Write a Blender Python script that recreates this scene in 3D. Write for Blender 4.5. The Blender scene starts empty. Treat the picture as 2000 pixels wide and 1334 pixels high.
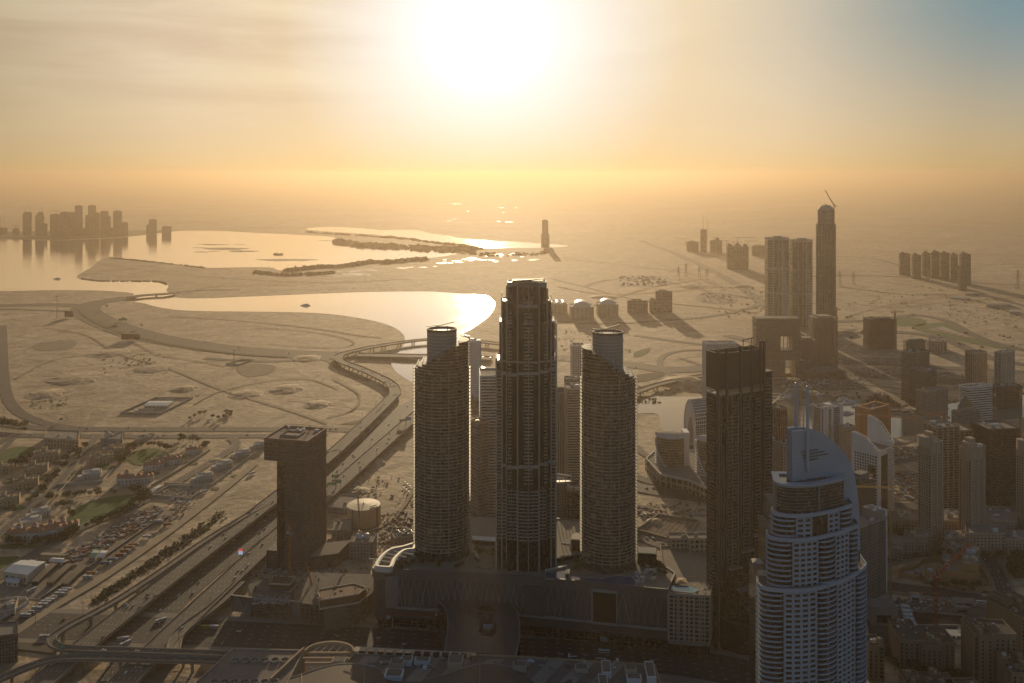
import bpy, bmesh, math, random
from mathutils import Vector, Matrix
from mathutils.geometry import tessellate_polygon
R = math.radians
random.seed(7)
SC = bpy.context.scene
COL = SC.collection
# ---------------------------------------------------------------- camera, light, exposure
F = 1700.0; CAMH = 470.0; HY = 340.0
cd = bpy.data.cameras.new('camera'); cam = bpy.data.objects.new('camera', cd); COL.objects.link(cam)
cam.location = (0, 0, CAMH); cam.rotation_euler = (R(90), 0, 0)
cd.sensor_width = 36; cd.lens = F/2000*36; cd.shift_y = -(667-HY)/2000
cd.clip_start = 1; cd.clip_end = 200000
SC.camera = cam
SUN_EL, SUN_AZ = 9.0, -1.7
SC.view_settings.view_transform = 'Standard'; SC.view_settings.look = 'None'
SC.view_settings.exposure = 0.0; SC.view_settings.gamma = 1
SC.cycles.use_denoising = True
SC.cycles.max_bounces = 6; SC.cycles.volume_bounces = 0; SC.cycles.diffuse_bounces = 2; SC.cycles.glossy_bounces = 2
SC.cycles.sample_clamp_indirect = 4
sd = bpy.data.lights.new('sun', 'SUN'); sd.energy = 5.0; sd.angle = R(0.5); sd.color = (1, .78, .48)
so = bpy.data.objects.new('sun', sd); COL.objects.link(so)
sunv = Vector((math.sin(R(SUN_AZ))*math.cos(R(SUN_EL)), math.cos(R(SUN_AZ))*math.cos(R(SUN_EL)), math.sin(R(SUN_EL))))
so.rotation_euler = sunv.to_track_quat('Z', 'Y').to_euler(); so.location = (0, 0, 900)

W = bpy.data.worlds.new('World'); SC.world = W; W.use_nodes = True
nt = W.node_tree; nt.nodes.clear()
class NG:
    """small helper to wire shader nodes"""
    def __init__(s, t): s.t = t
    def n(s, typ, **kw):
        nd = s.t.nodes.new(typ)
        for k, v in kw.items(): setattr(nd, k, v)
        return nd
    def inp(s, nd, i, v):
        if v is None: return
        if hasattr(v, 'links') or isinstance(v, bpy.types.NodeSocket): s.t.links.new(v, nd.inputs[i])
        else: nd.inputs[i].default_value = v
    def m(s, op, a, b=None, c=None, clamp=False):
        nd = s.n('ShaderNodeMath', operation=op, use_clamp=clamp)
        s.inp(nd, 0, a); s.inp(nd, 1, b); s.inp(nd, 2, c); return nd.outputs[0]
    def vm(s, op, a, b=None):
        nd = s.n('ShaderNodeVectorMath', operation=op); s.inp(nd, 0, a); s.inp(nd, 1, b)
        return nd.outputs[1] if op in ('DOT_PRODUCT', 'LENGTH') else nd.outputs[0]
    def mix(s, f, a, b, bt='MIX'):
        nd = s.n('ShaderNodeMix', data_type='RGBA', blend_type=bt)
        s.inp(nd, 0, f); s.inp(nd, 6, a if not isinstance(a, tuple) else (*a[:3], 1)); s.inp(nd, 7, b if not isinstance(b, tuple) else (*b[:3], 1))
        return nd.outputs[2]
    def rng(s, v, a, b, c, d):
        nd = s.n('ShaderNodeMapRange'); s.inp(nd, 0, v)
        for i, x in enumerate((a, b, c, d)): nd.inputs[i+1].default_value = x
        return nd.outputs[0]
    def sm(s, v, a, b):
        nd = s.n('ShaderNodeMapRange', interpolation_type='SMOOTHSTEP'); s.inp(nd, 0, v); nd.inputs[1].default_value = a; nd.inputs[2].default_value = b; return nd.outputs[0]
    def noise(s, vec, scale, detail=3, rough=.5, dist=0):
        nd = s.n('ShaderNodeTexNoise'); s.inp(nd, 'Vector', vec)
        nd.inputs['Scale'].default_value = scale; nd.inputs['Detail'].default_value = detail
        nd.inputs['Roughness'].default_value = rough; nd.inputs['Distortion'].default_value = dist
        return nd.outputs[0]
    def ramp(s, v, pts):
        nd = s.n('ShaderNodeValToRGB'); s.inp(nd, 0, v); e = nd.color_ramp.elements
        while len(e) < len(pts): e.new(.5)
        for x, (p, c) in zip(e, pts): x.position = p; x.color = (*c, 1)
        return nd.outputs[0]
g = NG(nt)
sky = g.n('ShaderNodeTexSky', sky_type='NISHITA'); sky.sun_disc = False
sky.sun_elevation = R(SUN_EL); sky.sun_rotation = R(SUN_AZ); sky.altitude = 400
sky.air_density = 1.0; sky.dust_density = 1.5; sky.ozone_density = 1.0
tc = g.n('ShaderNodeTexCoord'); dirv = g.vm('NORMALIZE', tc.outputs['Generated'])
cosa = g.vm('DOT_PRODUCT', dirv, tuple(sunv))
ang = g.m('MULTIPLY', g.m('ARCCOSINE', g.m('MINIMUM', cosa, 1.0)), 57.2958)
sep = g.n('ShaderNodeSeparateXYZ'); nt.links.new(dirv, sep.inputs[0])
el = g.m('MULTIPLY', g.m('ARCSINE', sep.outputs[2]), 57.2958)
# dusty morning air: the dust round the sun hides the blue, thinning out with the angle from the sun
dust = g.ramp(g.m('DIVIDE', ang, 60.0), [(0, (1.6, 1.55, 1.5)), (4.6/60, (1.10, 1.05, .99)), (8.5/60, (.98, .88, .74)), (13/60, (.90, .73, .50)),
    (20/60, (.80, .655, .47)), (29/60, (.56, .46, .31)), (45/60, (.30, .25, .19)), (1, (.16, .15, .13))])
low = g.m('EXPONENT', g.m('MULTIPLY', g.m('ABSOLUTE', g.m('SUBTRACT', el, .4)), -1/2.8))
dust = g.mix(low, dust, g.vm('MULTIPLY', dust, (1.06, .91, .62)))
# clear blue air showing high up to the right of the sun
clear = g.m('MULTIPLY', g.sm(sep.outputs[0], .16, .60), g.sm(el, .5, 11.0))
dust = g.mix(clear, dust, (.12, .26, .33))
# high thin cloud veil on the other side, stretched in long streaks
mp = g.n('ShaderNodeMapping'); mp.inputs['Scale'].default_value = (1.7, 1.7, 13.0); mp.inputs['Rotation'].default_value = (0, R(-13), 0)
nt.links.new(dirv, mp.inputs[0])
cl = g.noise(mp.outputs[0], 2.6, 8, .55, .35)
veil = g.m('MULTIPLY', g.rng(cl, .36, .66, 0, 1), g.m('MULTIPLY', g.rng(sep.outputs[0], .30, -.15, 0.08, 1), g.m('MULTIPLY', g.rng(el, 1.5, 7.5, .03, 1), g.rng(ang, 5, 13, 0, 1))))
dust = g.mix(g.m('MULTIPLY', veil, .9), dust, g.vm('MULTIPLY', dust, (.84, .78, .76)))
wd = g.rng(ang, 30, 75, 1, 0)
tot = g.mix(wd, g.vm('MULTIPLY', sky.outputs[0], (.70, .82, 1.0)), g.vm('MULTIPLY', dust, (10.0, 10.0, 10.0)))
bg = g.n('ShaderNodeBackground'); nt.links.new(tot, bg.inputs[0]); bg.inputs[1].default_value = 0.1
wo = g.n('ShaderNodeOutputWorld'); nt.links.new(bg.outputs[0], wo.inputs[0])
# ---------------------------------------------------------------- helpers
def G(px, py, z=0.0):
    """world point at height z seen at photo pixel (px, py)"""
    Y = (CAMH-z)*F/(py-HY); return ((px-1000)*Y/F, Y)
def PX(px, Y): return ((px-1000)*Y/F, Y)
def ZT(py, Y): return CAMH-(py-HY)*Y/F
def YB(py, z=0.0): return (CAMH-z)*F/(py-HY)
def spl(pts, n=6, closed=False):
    out = []; N = len(pts); rngi = range(N if closed else N-1)
    for i in rngi:
        if closed: p = [pts[(i+k-1) % N] for k in range(4)]
        else: p = [pts[max(0, min(N-1, i+k-1))] for k in range(4)]
        for j in range(n):
            t = j/n; a = []
            for c in range(len(pts[0])):
                p0, p1, p2, p3 = (q[c] for q in p)
                a.append(.5*(2*p1+(p2-p0)*t+(2*p0-5*p1+4*p2-p3)*t*t+(3*p1-p0-3*p2+p3)*t**3))
            out.append(tuple(a))
    if not closed: out.append(tuple(pts[-1]))
    return out
class MB:
    """collects shapes; build() links them as ONE mesh object"""
    def __init__(s): s.v = []; s.f = []
    def add(s, vs, fs):
        o = len(s.v); s.v += [tuple(v) for v in vs]; s.f += [tuple(i+o for i in f) for f in fs]; return s
    def box(s, x0, y0, z0, x1, y1, z1):
        return s.add([(x0,y0,z0),(x1,y0,z0),(x1,y1,z0),(x0,y1,z0),(x0,y0,z1),(x1,y0,z1),(x1,y1,z1),(x0,y1,z1)],
                     [(3,2,1,0),(4,5,6,7),(0,1,5,4),(1,2,6,5),(2,3,7,6),(3,0,4,7)])
    def cbox(s, cx, cy, z0, w, d, h, a=0):
        c, n = math.cos(a), math.sin(a); vs = []
        for z in (z0, z0+h):
            for sx, sy in ((-1,-1),(1,-1),(1,1),(-1,1)):
                x, y = sx*w/2, sy*d/2; vs.append((cx+x*c-y*n, cy+x*n+y*c, z))
        return s.add(vs, [(3,2,1,0),(4,5,6,7),(0,1,5,4),(1,2,6,5),(2,3,7,6),(3,0,4,7)])
    def prism(s, poly, z0, z1, cap=True, z1f=None):
        n = len(poly)
        if area(poly) < 0: poly = poly[::-1]
        vs = [(p[0], p[1], z0) for p in poly]+[(p[0], p[1], z1 if z1f is None else z1f(p)) for p in poly]
        fs = [(i, (i+1) % n, n+(i+1) % n, n+i) for i in range(n)]
        if cap: fs += [tuple(range(n, 2*n)), tuple(range(n-1, -1, -1))]
        return s.add(vs, fs)
    def sheet(s, poly, z):
        if area(poly) < 0: poly = poly[::-1]
        return s.add([(p[0], p[1], z) for p in poly], [tuple(range(len(poly)))])
    def ring(s, po, pi, z0, z1):
        if area(po) < 0: po = po[::-1]
        if area(pi) < 0: pi = pi[::-1]
        n = len(po); vs = []
        for p in (po, pi):
            for z in (z0, z1): vs += [(q[0], q[1], z) for q in p]
        fs = []
        for i in range(n):
            j = (i+1) % n
            fs += [(i, j, n+j, n+i), (2*n+j, 2*n+i, 3*n+i, 3*n+j), (n+i, n+j, 3*n+j, 3*n+i), (j, i, 2*n+i, 2*n+j)]
        return s.add(vs, fs)
    def bar(s, a, b, w, h=None):
        a, b = Vector(a), Vector(b); d = b-a
        if d.length < 1e-6: return s
        h = h or w; up = Vector((0, 0, 1)) if abs(d.normalized().z) < .98 else Vector((0, 1, 0))
        sx = d.cross(up).normalized()*(w/2); sy = sx.cross(d).normalized()*(h/2)
        vs = [p+q for p in (a, b) for q in (-sx-sy, sx-sy, sx+sy, -sx+sy)]
        return s.add(vs, [(3,2,1,0),(4,5,6,7),(0,1,5,4),(1,2,6,5),(2,3,7,6),(3,0,4,7)])
    def cyl(s, cx, cy, z0, z1, r0, r1=None, n=12, cap=True):
        r1 = r0 if r1 is None else r1
        vs = [(cx+r*math.cos(2*math.pi*i/n), cy+r*math.sin(2*math.pi*i/n), z) for z, r in ((z0, r0), (z1, r1)) for i in range(n)]
        fs = [(i, (i+1) % n, n+(i+1) % n, n+i) for i in range(n)]
        if cap: fs += [tuple(range(n, 2*n)), tuple(range(n-1, -1, -1))]
        return s.add(vs, fs)
    def dome(s, cx, cy, z, r, h=None, n=12, m=4):
        h = h or r; vs = []; fs = []
        for j in range(m):
            a = math.pi/2*j/m
            vs += [(cx+r*math.cos(a)*math.cos(2*math.pi*i/n), cy+r*math.cos(a)*math.sin(2*math.pi*i/n), z+h*math.sin(a)) for i in range(n)]
        vs.append((cx, cy, z+h))
        for j in range(m-1):
            fs += [(j*n+i, j*n+(i+1) % n, (j+1)*n+(i+1) % n, (j+1)*n+i) for i in range(n)]
        fs += [((m-1)*n+i, (m-1)*n+(i+1) % n, m*n) for i in range(n)]
        return s.add(vs, fs)
    def strip(s, L, Rr, z=None):
        n = len(L); vs = [(p[0], p[1], p[2] if z is None else z) for p in L]+[(p[0], p[1], p[2] if z is None else z) for p in Rr]
        return s.add(vs, [(i, n+i, n+i+1, i+1) for i in range(n-1)])
    def build(s, name, m, parent=None, loc=(0, 0, 0), rz=0, smooth=False):
        me = bpy.data.meshes.new(name); me.from_pydata(s.v, [], s.f); me.update()
        if m is not None: me.materials.append(m)
        if smooth:
            for p in me.polygons: p.use_smooth = True
        o = bpy.data.objects.new(name, me); COL.objects.link(o)
        o.location = loc; o.rotation_euler = (0, 0, rz)
        if parent is not None: o.parent = parent
        return o
def area(p): return sum(p[i][0]*p[(i+1) % len(p)][1]-p[(i+1) % len(p)][0]*p[i][1] for i in range(len(p)))/2
def thing(name, label, cat, loc=(0, 0, 0), rz=0, group=None):
    o = bpy.data.objects.new(name, None); COL.objects.link(o); o.empty_display_size = 5
    o.location = loc; o.rotation_euler = (0, 0, rz); tag(o, label, cat, group); return o
def tag(o, label, cat, group=None):
    o['label'] = label; o['category'] = cat
    if group: o['group'] = group
    return o
def struct(o, kind='structure'): o['kind'] = kind; return o
def kids(o): return list(o.children)
def dup(root, loc, rz=0, label=None, group=None, sc=None):
    r = root.copy(); COL.objects.link(r); r.location = loc; r.rotation_euler = (0, 0, rz)
    if label: r['label'] = label
    if group: r['group'] = group
    if sc: r.scale = sc
    for ch in CH.get(root.name, ()):
        c = ch.copy(); COL.objects.link(c); c.parent = r
        for gg in CH.get(ch.name, ()):
            d = gg.copy(); COL.objects.link(d); d.parent = c
    return r
CH = {}
def reg(root):
    """remember the children of a prototype so copies can be made quickly"""
    CH[root.name] = list(root.children)
    for c in root.children: CH[c.name] = list(c.children)
    return root
# ---------------------------------------------------------------- materials
MC = {}
def mat(name, col, rough=.8, var=.25, sc=.05, metal=0, spec=.3, streak=False, fine=None):
    if name in MC: return MC[name]
    m = bpy.data.materials.new(name); m.use_nodes = True; MC[name] = m
    t = m.node_tree; b = t.nodes['Principled BSDF']; q = NG(t)
    geo = q.n('ShaderNodeNewGeometry'); pos = geo.outputs['Position']
    v = pos
    if streak:
        mpn = q.n('ShaderNodeMapping'); mpn.inputs['Scale'].default_value = (1, 1, .12); t.links.new(pos, mpn.inputs[0]); v = mpn.outputs[0]
    n1 = q.noise(v, sc, 5, .6)
    lo = tuple(c*(1-var) for c in col); hi = tuple(min(1, c*(1+var)) for c in col)
    c = q.mix(q.rng(n1, .3, .7, 0, 1), lo, hi)
    if fine:
        n2 = q.noise(pos, fine, 3, .6)
        c = q.mix(.5, c, q.mix(q.rng(n2, .35, .65, 0, 1), tuple(x*(1-var*1.3) for x in col), tuple(min(1, x*(1+var*1.3)) for x in col)))
    t.links.new(c, b.inputs['Base Color'])
    b.inputs['Roughness'].default_value = rough; b.inputs['Metallic'].default_value = metal
    b.inputs['Specular IOR Level'].default_value = spec
    return m
def glassmat(name, col, rough=.12, cell=3.2, fl=3.6, amt=.5, warm=0.12, spec=.6):
    """reflective curtain-wall glass; each pane differs a little (blinds, tint, tilt)"""
    if name in MC: return MC[name]
    m = bpy.data.materials.new(name); m.use_nodes = True; MC[name] = m
    t = m.node_tree; b = t.nodes['Principled BSDF']; q = NG(t)
    pos = q.n('ShaderNodeNewGeometry').outputs['Position']
    s3 = q.n('ShaderNodeSeparateXYZ'); t.links.new(pos, s3.inputs[0])
    cx = q.m('FLOOR', q.m('DIVIDE', q.m('ADD', s3.outputs[0], q.m('MULTIPLY', s3.outputs[1], .63)), cell))
    cz = q.m('FLOOR', q.m('DIVIDE', s3.outputs[2], fl))
    cb = q.n('ShaderNodeCombineXYZ'); t.links.new(cx, cb.inputs[0]); t.links.new(cz, cb.inputs[1])
    wn = q.n('ShaderNodeTexWhiteNoise', noise_dimensions='2D'); t.links.new(cb.outputs[0], wn.inputs[0])
    r = wn.outputs[0]
    c = q.mix(r, tuple(x*(1-amt) for x in col), tuple(x*(1+amt) for x in col))
    c = q.mix(q.rng(r, .90, .97, 0, warm*4), c, (.28, .21, .13))
    t.links.new(c, b.inputs['Base Color'])
    t.links.new(q.rng(r, 0, 1, rough*.5, rough*2), b.inputs['Roughness'])
    b.inputs['Specular IOR Level'].default_value = spec
    return m
def emis(name, col, st=1.0):
    if name in MC: return MC[name]
    m = bpy.data.materials.new(name); m.use_nodes = True; MC[name] = m
    b = m.node_tree.nodes['Principled BSDF']; b.inputs['Base Color'].default_value = (*[c*.3 for c in col], 1)
    b.inputs['Emission Color'].default_value = (*col, 1); b.inputs['Emission Strength'].default_value = st
    return m
# ---------------------------------------------------------------- the land
def sandmat():
    m = bpy.data.materials.new('desert_sand'); m.use_nodes = True; t = m.node_tree; b = t.nodes['Principled BSDF']; q = NG(t)
    pos = q.n('ShaderNodeNewGeometry').outputs['Position']
    n1 = q.noise(pos, .0011, 6, .6, .3); n2 = q.noise(pos, .012, 7, .65, .6); n3 = q.noise(pos, .09, 5, .6)
    n4 = q.noise(pos, .004, 5, .65, 1.2)
    c = q.mix(q.rng(n1, .35, .65, 0, 1), (.40, .275, .155), (.62, .455, .28))
    c = q.mix(q.m('MULTIPLY', q.rng(n2, .42, .66, 0, 1), .55), c, (.19, .13, .08))
    c = q.mix(q.m('MULTIPLY', q.rng(n3, .5, .72, 0, 1), .5), c, (.15, .105, .06))
    c = q.mix(q.m('MULTIPLY', q.rng(n4, .56, .66, 0, 1), .35), c, (.47, .38, .28))
    scr = q.m('MULTIPLY', q.rng(q.noise(pos, .25, 3, .7), .62, .68, 0, 1), q.rng(q.noise(pos, .006, 4, .6), .5, .62, 0, 1))
    c = q.mix(q.m('MULTIPLY', scr, .8), c, (.06, .06, .03))
    n5 = q.noise(pos, .0035, 8, .7, 2.5); c = q.mix(q.m('MULTIPLY', q.rng(n5, .5, .6, 0, 1), .5), c, (.20, .145, .09))
    n6 = q.noise(pos, .03, 8, .75, 1.0); c = q.mix(q.m('MULTIPLY', q.rng(n6, .52, .6, 0, 1), q.m('MULTIPLY', q.rng(n1, .4, .55, 0, 1), .55)), c, (.13, .10, .06))
    wv = q.n('ShaderNodeTexWave', wave_type='BANDS'); t.links.new(pos, wv.inputs[0]); wv.inputs['Scale'].default_value = .006; wv.inputs['Distortion'].default_value = 22; wv.inputs['Detail'].default_value = 4; wv.inputs['Detail Scale'].default_value = .6
    c = q.mix(q.m('MULTIPLY', q.rng(wv.outputs[1], .93, .99, 0, 1), .45), c, (.56, .44, .31))
    wv = q.n('ShaderNodeTexWave', wave_type='BANDS', bands_direction='Y'); t.links.new(pos, wv.inputs[0]); wv.inputs['Scale'].default_value = .004; wv.inputs['Distortion'].default_value = 30; wv.inputs['Detail'].default_value = 5; wv.inputs['Detail Scale'].default_value = .5
    c = q.mix(q.m('MULTIPLY', q.rng(wv.outputs[1], .94, .99, 0, 1), .5), c, (.17, .12, .075))
    t.links.new(c, b.inputs['Base Color']); b.inputs['Roughness'].default_value = .85; b.inputs['Specular IOR Level'].default_value = .5; b.inputs['Specular Tint'].default_value = (1, .82, .6, 1)
    bp = q.n('ShaderNodeBump'); bp.inputs['Strength'].default_value = .8; bp.inputs['Distance'].default_value = 3
    t.links.new(q.m('ADD', q.m('MULTIPLY', n2, 1.5), q.m('MULTIPLY', n3, .4)), bp.inputs['Height']); t.links.new(bp.outputs[0], b.inputs['Normal'])
    return m
SAND = sandmat()
struct(MB().sheet([(-60000, -2000), (60000, -2000), (60000, 90000), (-60000, 90000)], 0).build('ground', SAND))
def watermat():
    m = bpy.data.materials.new('lagoon_water'); m.use_nodes = True; t = m.node_tree; b = t.nodes['Principled BSDF']; q = NG(t)
    pos = q.n('ShaderNodeNewGeometry').outputs['Position']
    b.inputs['Base Color'].default_value = (.035, .04, .035, 1)
    b.inputs['Specular IOR Level'].default_value = .5; b.inputs['IOR'].default_value = 1.9
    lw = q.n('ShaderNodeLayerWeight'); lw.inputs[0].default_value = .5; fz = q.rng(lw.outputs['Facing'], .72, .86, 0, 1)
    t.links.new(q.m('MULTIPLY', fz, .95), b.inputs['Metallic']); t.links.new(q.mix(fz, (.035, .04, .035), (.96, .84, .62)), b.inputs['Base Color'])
    n = q.noise(pos, .004, 4, .6, 1.5)
    t.links.new(q.rng(n, .35, .7, .05, .11), b.inputs['Roughness'])
    bp = q.n('ShaderNodeBump'); bp.inputs['Strength'].default_value = .25; bp.inputs['Distance'].default_value = .4
    t.links.new(q.noise(pos, .25, 3, .6), bp.inputs['Height']); t.links.new(bp.outputs[0], b.inputs['Normal'])
    return m
WAT = watermat()
def jit(pts, a=.5):
    rr = random.Random(5); out = []
    for p in pts: out.append((p[0]+rr.uniform(-a, a)*2, p[1]+rr.uniform(-a, a)*.35))
    return out
def pxpoly(pts, z=0, n=5, jitter=0):
    q = spl(pts, n, True) if n > 1 else pts
    if jitter: q = jit(q, jitter)
    return [G(p[0], max(p[1], HY+6), z) for p in q]
LAG = [(-400,470),(0,468),(120,470),(240,464),(340,452),(420,451),(500,455),(545,457),(640,462),(655,465),(650,470),(656,477),(680,481),(705,486),(770,487.5),(880,491),(936,487),(865,501),(810,506),(770,511),(720,510),(640,519),(590,525),(545,528),(520,522),(400,523),(340,516),(260,507),(215,503),(195,508),(178,522),(150,540),(165,547),(200,549),(300,550),(328,557),(325,568),(338,577),(350,582),(400,583),(500,579),(600,575),(700,571),(800,569.5),(850,570),(900,574),(945,577),(960,585),(967,595),(955,615),(925,640),(900,655),(895,668),(910,690),(950,720),(1020,748),(1100,765),(1240,773),(1380,775),(1440,768),(1500,757),(1600,768),(1672,787),(1705,802),(1745,806),(1862,788),(1990,770),(2150,755),(2150,800),(2010,815),(1870,832),(1800,846),(1742,857),(1640,878),(1560,892),(1420,900),(1335,880),(1292,838),(1284,810),(1240,808),(1100,812),(940,796),(840,765),(800,745),(775,728),(765,714),(766,700),(778,688),(790,668),(786,652),(765,638),(720,625),(660,615.5),(600,611),(500,609),(400,608),(340,605),(300,598),(278,592),(250,588),(255,580),(258,573),(200,568),(100,567),(0,569),(-200,572),(-500,560),(-500,490)]
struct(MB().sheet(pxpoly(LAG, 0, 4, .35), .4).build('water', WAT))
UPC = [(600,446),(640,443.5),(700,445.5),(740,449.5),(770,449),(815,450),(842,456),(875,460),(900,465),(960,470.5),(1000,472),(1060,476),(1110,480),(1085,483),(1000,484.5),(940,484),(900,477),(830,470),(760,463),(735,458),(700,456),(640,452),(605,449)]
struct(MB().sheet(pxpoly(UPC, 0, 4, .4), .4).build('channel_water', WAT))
bars = MB()
for x, y, w, h in ((440,486,45,2.2), (420,478,26,.9), (475,491,30,1.6), (640,470,20,.6), (560,508,60,2.2), (300,530,14,.5)):
    bars.sheet([G(x+w*math.cos(i/7*math.pi)*(1+.2*math.sin(i*5)), y+h*math.sin(i/7*math.pi)*(1+.3*math.cos(i*3))) for i in range(14)], .6)
struct(bars.build('sandbar', mat('wet_sand', (.22, .17, .11), .5, .2, .01)))
wet = MB(); rr = random.Random(3)
def ponds(n, x0, y0, x1, y1, wx, wy, slope=0):
    for _ in range(n):
        cx, cy = rr.uniform(x0, x1), rr.uniform(y0, y1); cy += slope*(cx-x0)
        w, h = wx*rr.uniform(.3, 1)**1.5, wy*rr.uniform(.35, 1); k = 9
        wet.sheet([G(cx+w*math.cos(2*math.pi*i/k)*rr.uniform(.7, 1.2), cy+h*math.sin(2*math.pi*i/k)*rr.uniform(.6, 1.2)) for i in range(k)], .4+.01*rr.random())
ponds(26, 860, 500, 1060, 515, 14, 1.3, -.03); ponds(22, 640, 530, 720, 543, 14, 1.8, -.06); ponds(14, 720, 528, 860, 531, 10, .9, -.08)
ponds(9, 860, 395, 1020, 436, 14, .5); ponds(16, 500, 400, 780, 436, 22, .5); ponds(14, 400, 530, 560, 552, 9, 1.0)
ponds(16, 1650, 448, 2050, 463, 20, 1.1); ponds(6, 1150, 440, 1500, 446, 14, .5); ponds(8, 380, 476, 470, 494, 20, 1.2)
struct(wet.build('pond_water', mat('pond_sheet', (.30, .25, .18),   .5, .1, .01, spec=.8)), 'structure')
# ---------------------------------------------------------------- roads
ASPH = mat('asphalt', (.085, .072, .058), .85, .25, .02, fine=.3)
ASPHD = mat('asphalt_dark', (.045, .042, .038), .8, .25, .02, fine=.3)
CONC = mat('road_concrete', (.30, .24, .175), .85, .2, .03)
DECKM = mat('deck_asphalt', (.12, .10, .078), .85, .2, .02, fine=.25)
PAINT = mat('lane_paint', (.6, .57, .5), .7, .1, .1)
GRASS = mat('lawn_grass', (.05, .10, .018), .95, .4, .05, fine=.6)
VERGE = mat('verge_planting', (.06, .062, .025), .95, .5, .04, fine=.5)
PAVE = mat('paving_stone', (.26, .21, .155), .9, .2, .03, fine=.4)
PATHS = {}
def line(pts, n=8):
    """px, py[, z] points -> smooth world line"""
    w = [(*G(p[0], p[1], p[2] if len(p) > 2 else 0), p[2] if len(p) > 2 else 0) for p in pts]
    return spl(w, n)
def offl(c, d):
    out = []
    for i, p in enumerate(c):
        a, b = c[max(0, i-1)], c[min(len(c)-1, i+1)]
        dx, dy = b[0]-a[0], b[1]-a[1]; l = math.hypot(dx, dy) or 1
        out.append((p[0]-dy/l*d, p[1]+dx/l*d, p[2]))
    return out
def dashes(mb, c, w, lanes, dz, step=12, dl=4, dw=.35, solid=True):
    for k in range(1, lanes):
        o = offl(c, w/2-w*k/lanes); acc = 0
        for i in range(len(o)-1):
            a, b = Vector(o[i]), Vector(o[i+1]); L = (b-a).length; t = -acc % step
            while t < L:
                p, q = a+(b-a)*(t/L), a+(b-a)*(min(L, t+dl)/L); d = (b-a).normalized(); nrm = Vector((-d.y, d.x, 0))*dw/2
                z = Vector((0, 0, dz)); mb.add([p-nrm+z, p+nrm+z, q+nrm+z, q-nrm+z], [(3, 2, 1, 0)]); t += step
            acc = (acc+L) % step
    if solid:
        for e in (w/2-.7, -w/2+.7):
            o = offl(c, e); a = offl(c, e-.2); mb.strip([(x, y, z+dz) for x, y, z in o], [(x, y, z+dz) for x, y, z in a])
ROADN = [0]
def road(pts, w, m=None, lanes=0, name='road', key=None, n=8, kerb=0):
    ROADN[0] += 1; z = .55+.02*ROADN[0]; c = line(pts, n)
    c = [(x, y, z) for x, y, _ in c]
    if kerb:
        k = MB().strip([(x, y, z-.15) for x, y, _ in offl(c, w/2+kerb)], [(x, y, z-.15) for x, y, _ in offl(c, -w/2-kerb)])
        struct(k.build('pavement', PAVE))
    struct(MB().strip(offl(c, w/2), offl(c, -w/2)).build(name, m or ASPH))
    if lanes:
        d = MB(); dashes(d, c, w, lanes, .05); struct(d.build('lane_markings', PAINT))
    if key: PATHS[key] = (c, w, lanes or (10 if w > 80 else 4))
    return c
def flyover(pts, w, label, lanes=5, key=None, step=38, n=8, m=None, thick=2.0, cat='flyover', pier=2.2):
    c = line(pts, n); r = thing('elevated_road', label, cat, (0, 0, 0))
    d = MB(); L, Q = offl(c, w/2), offl(c, -w/2)
    d.strip(L, Q); low = lambda P: [(x, y, z-thick) for x, y, z in P]
    d.strip(low(Q), low(L)); d.strip(low(L), L); d.strip(Q, low(Q)); d.build('deck', m or DECKM, r)
    for e, s in ((w/2, 1), (-w/2, -1)):
        o = offl(c, e-s*.15); i = offl(c, e-s*.6); up = lambda P, h: [(x, y, z+h) for x, y, z in P]
        q = MB(); q.strip(up(o, 1.15), up(i, 1.15)) if s > 0 else q.strip(up(i, 1.15), up(o, 1.15))
        out = offl(c, e+s*.1)
        if s > 0: q.strip(up(out, -thick-.1), up(o, 1.15)); q.strip(up(i, 1.15), up(i, -.1))
        else: q.strip(up(o, 1.15), up(out, -thick-.1)); q.strip(up(i, -.1), up(i, 1.15))
        q.build('parapet', CONC, r)
    mk = MB(); dashes(mk, c, w-2, lanes, .04); mk.build('lane_marking', PAINT, r)
    acc = 0
    for i in range(len(c)-1):
        a, b = Vector(c[i]), Vector(c[i+1]); l = (b-a).length; acc += l
        if acc > step and a.z > 4:
            acc = 0; ang = math.atan2((b-a).y, (b-a).x)
            p = MB(); k = 2 if w > 14 else 1
            for j in range(k):
                o = (j-(k-1)/2)*w*.5; p.cbox(a.x-math.sin(ang)*o, a.y+math.cos(ang)*o, -.3, pier, pier, a.z-thick-1.4, ang)
            p.cbox(a.x, a.y, a.z-thick-1.9, pier*1.1, w*.72, 1.9, ang); p.build('pier', CONC, r)
    if key: PATHS[key] = (c, w, lanes)
    return r
z9 = 9
flyover([(20,1390,9),(90,1325,9),(162,1262,9),(260,1184,9),(370,1099,9),(497,1003,9),(575,943,9),(640,893,9),(690,848,9),(735,805,9),(762,778,9),(772,765,9),(762,748,9),(735,733,9),(700,718,9),(668,706,9),(660,698,9),(672,690,9),(720,679,10),(780,669,10),(835,663,10),(905,664,10),(980,672,9),(1060,684,7)], 25,
        'long raised carriageway with pale parapets running past the hammerhead tower and looping towards the canal', 5, 'deckA')
flyover([(190,1390,9),(250,1322,9),(307,1265,9),(400,1176,9),(500,1083,9),(570,1021,9),(640,963,9),(730,883,9),(811,812,9),(870,766,8),(930,735,6),(1000,715,2)], 27,
        'wide raised carriageway with dashed lanes passing in front of the beige storage tank', 5, 'deckB')
flyover([(520,985,8),(475,1010,9),(400,1056,10),(325,1108,11),(250,1158,12),(190,1193,13),(140,1219,14),(110,1238,14),(101,1250,14),(112,1262,14),(150,1267,14),(300,1272,14),(450,1278,14),(560,1287,14)], 9,
        'narrow ramp making a tight bend at the sandy verge and joining the crossing flyover', 2, 'rampC', 30)
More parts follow.
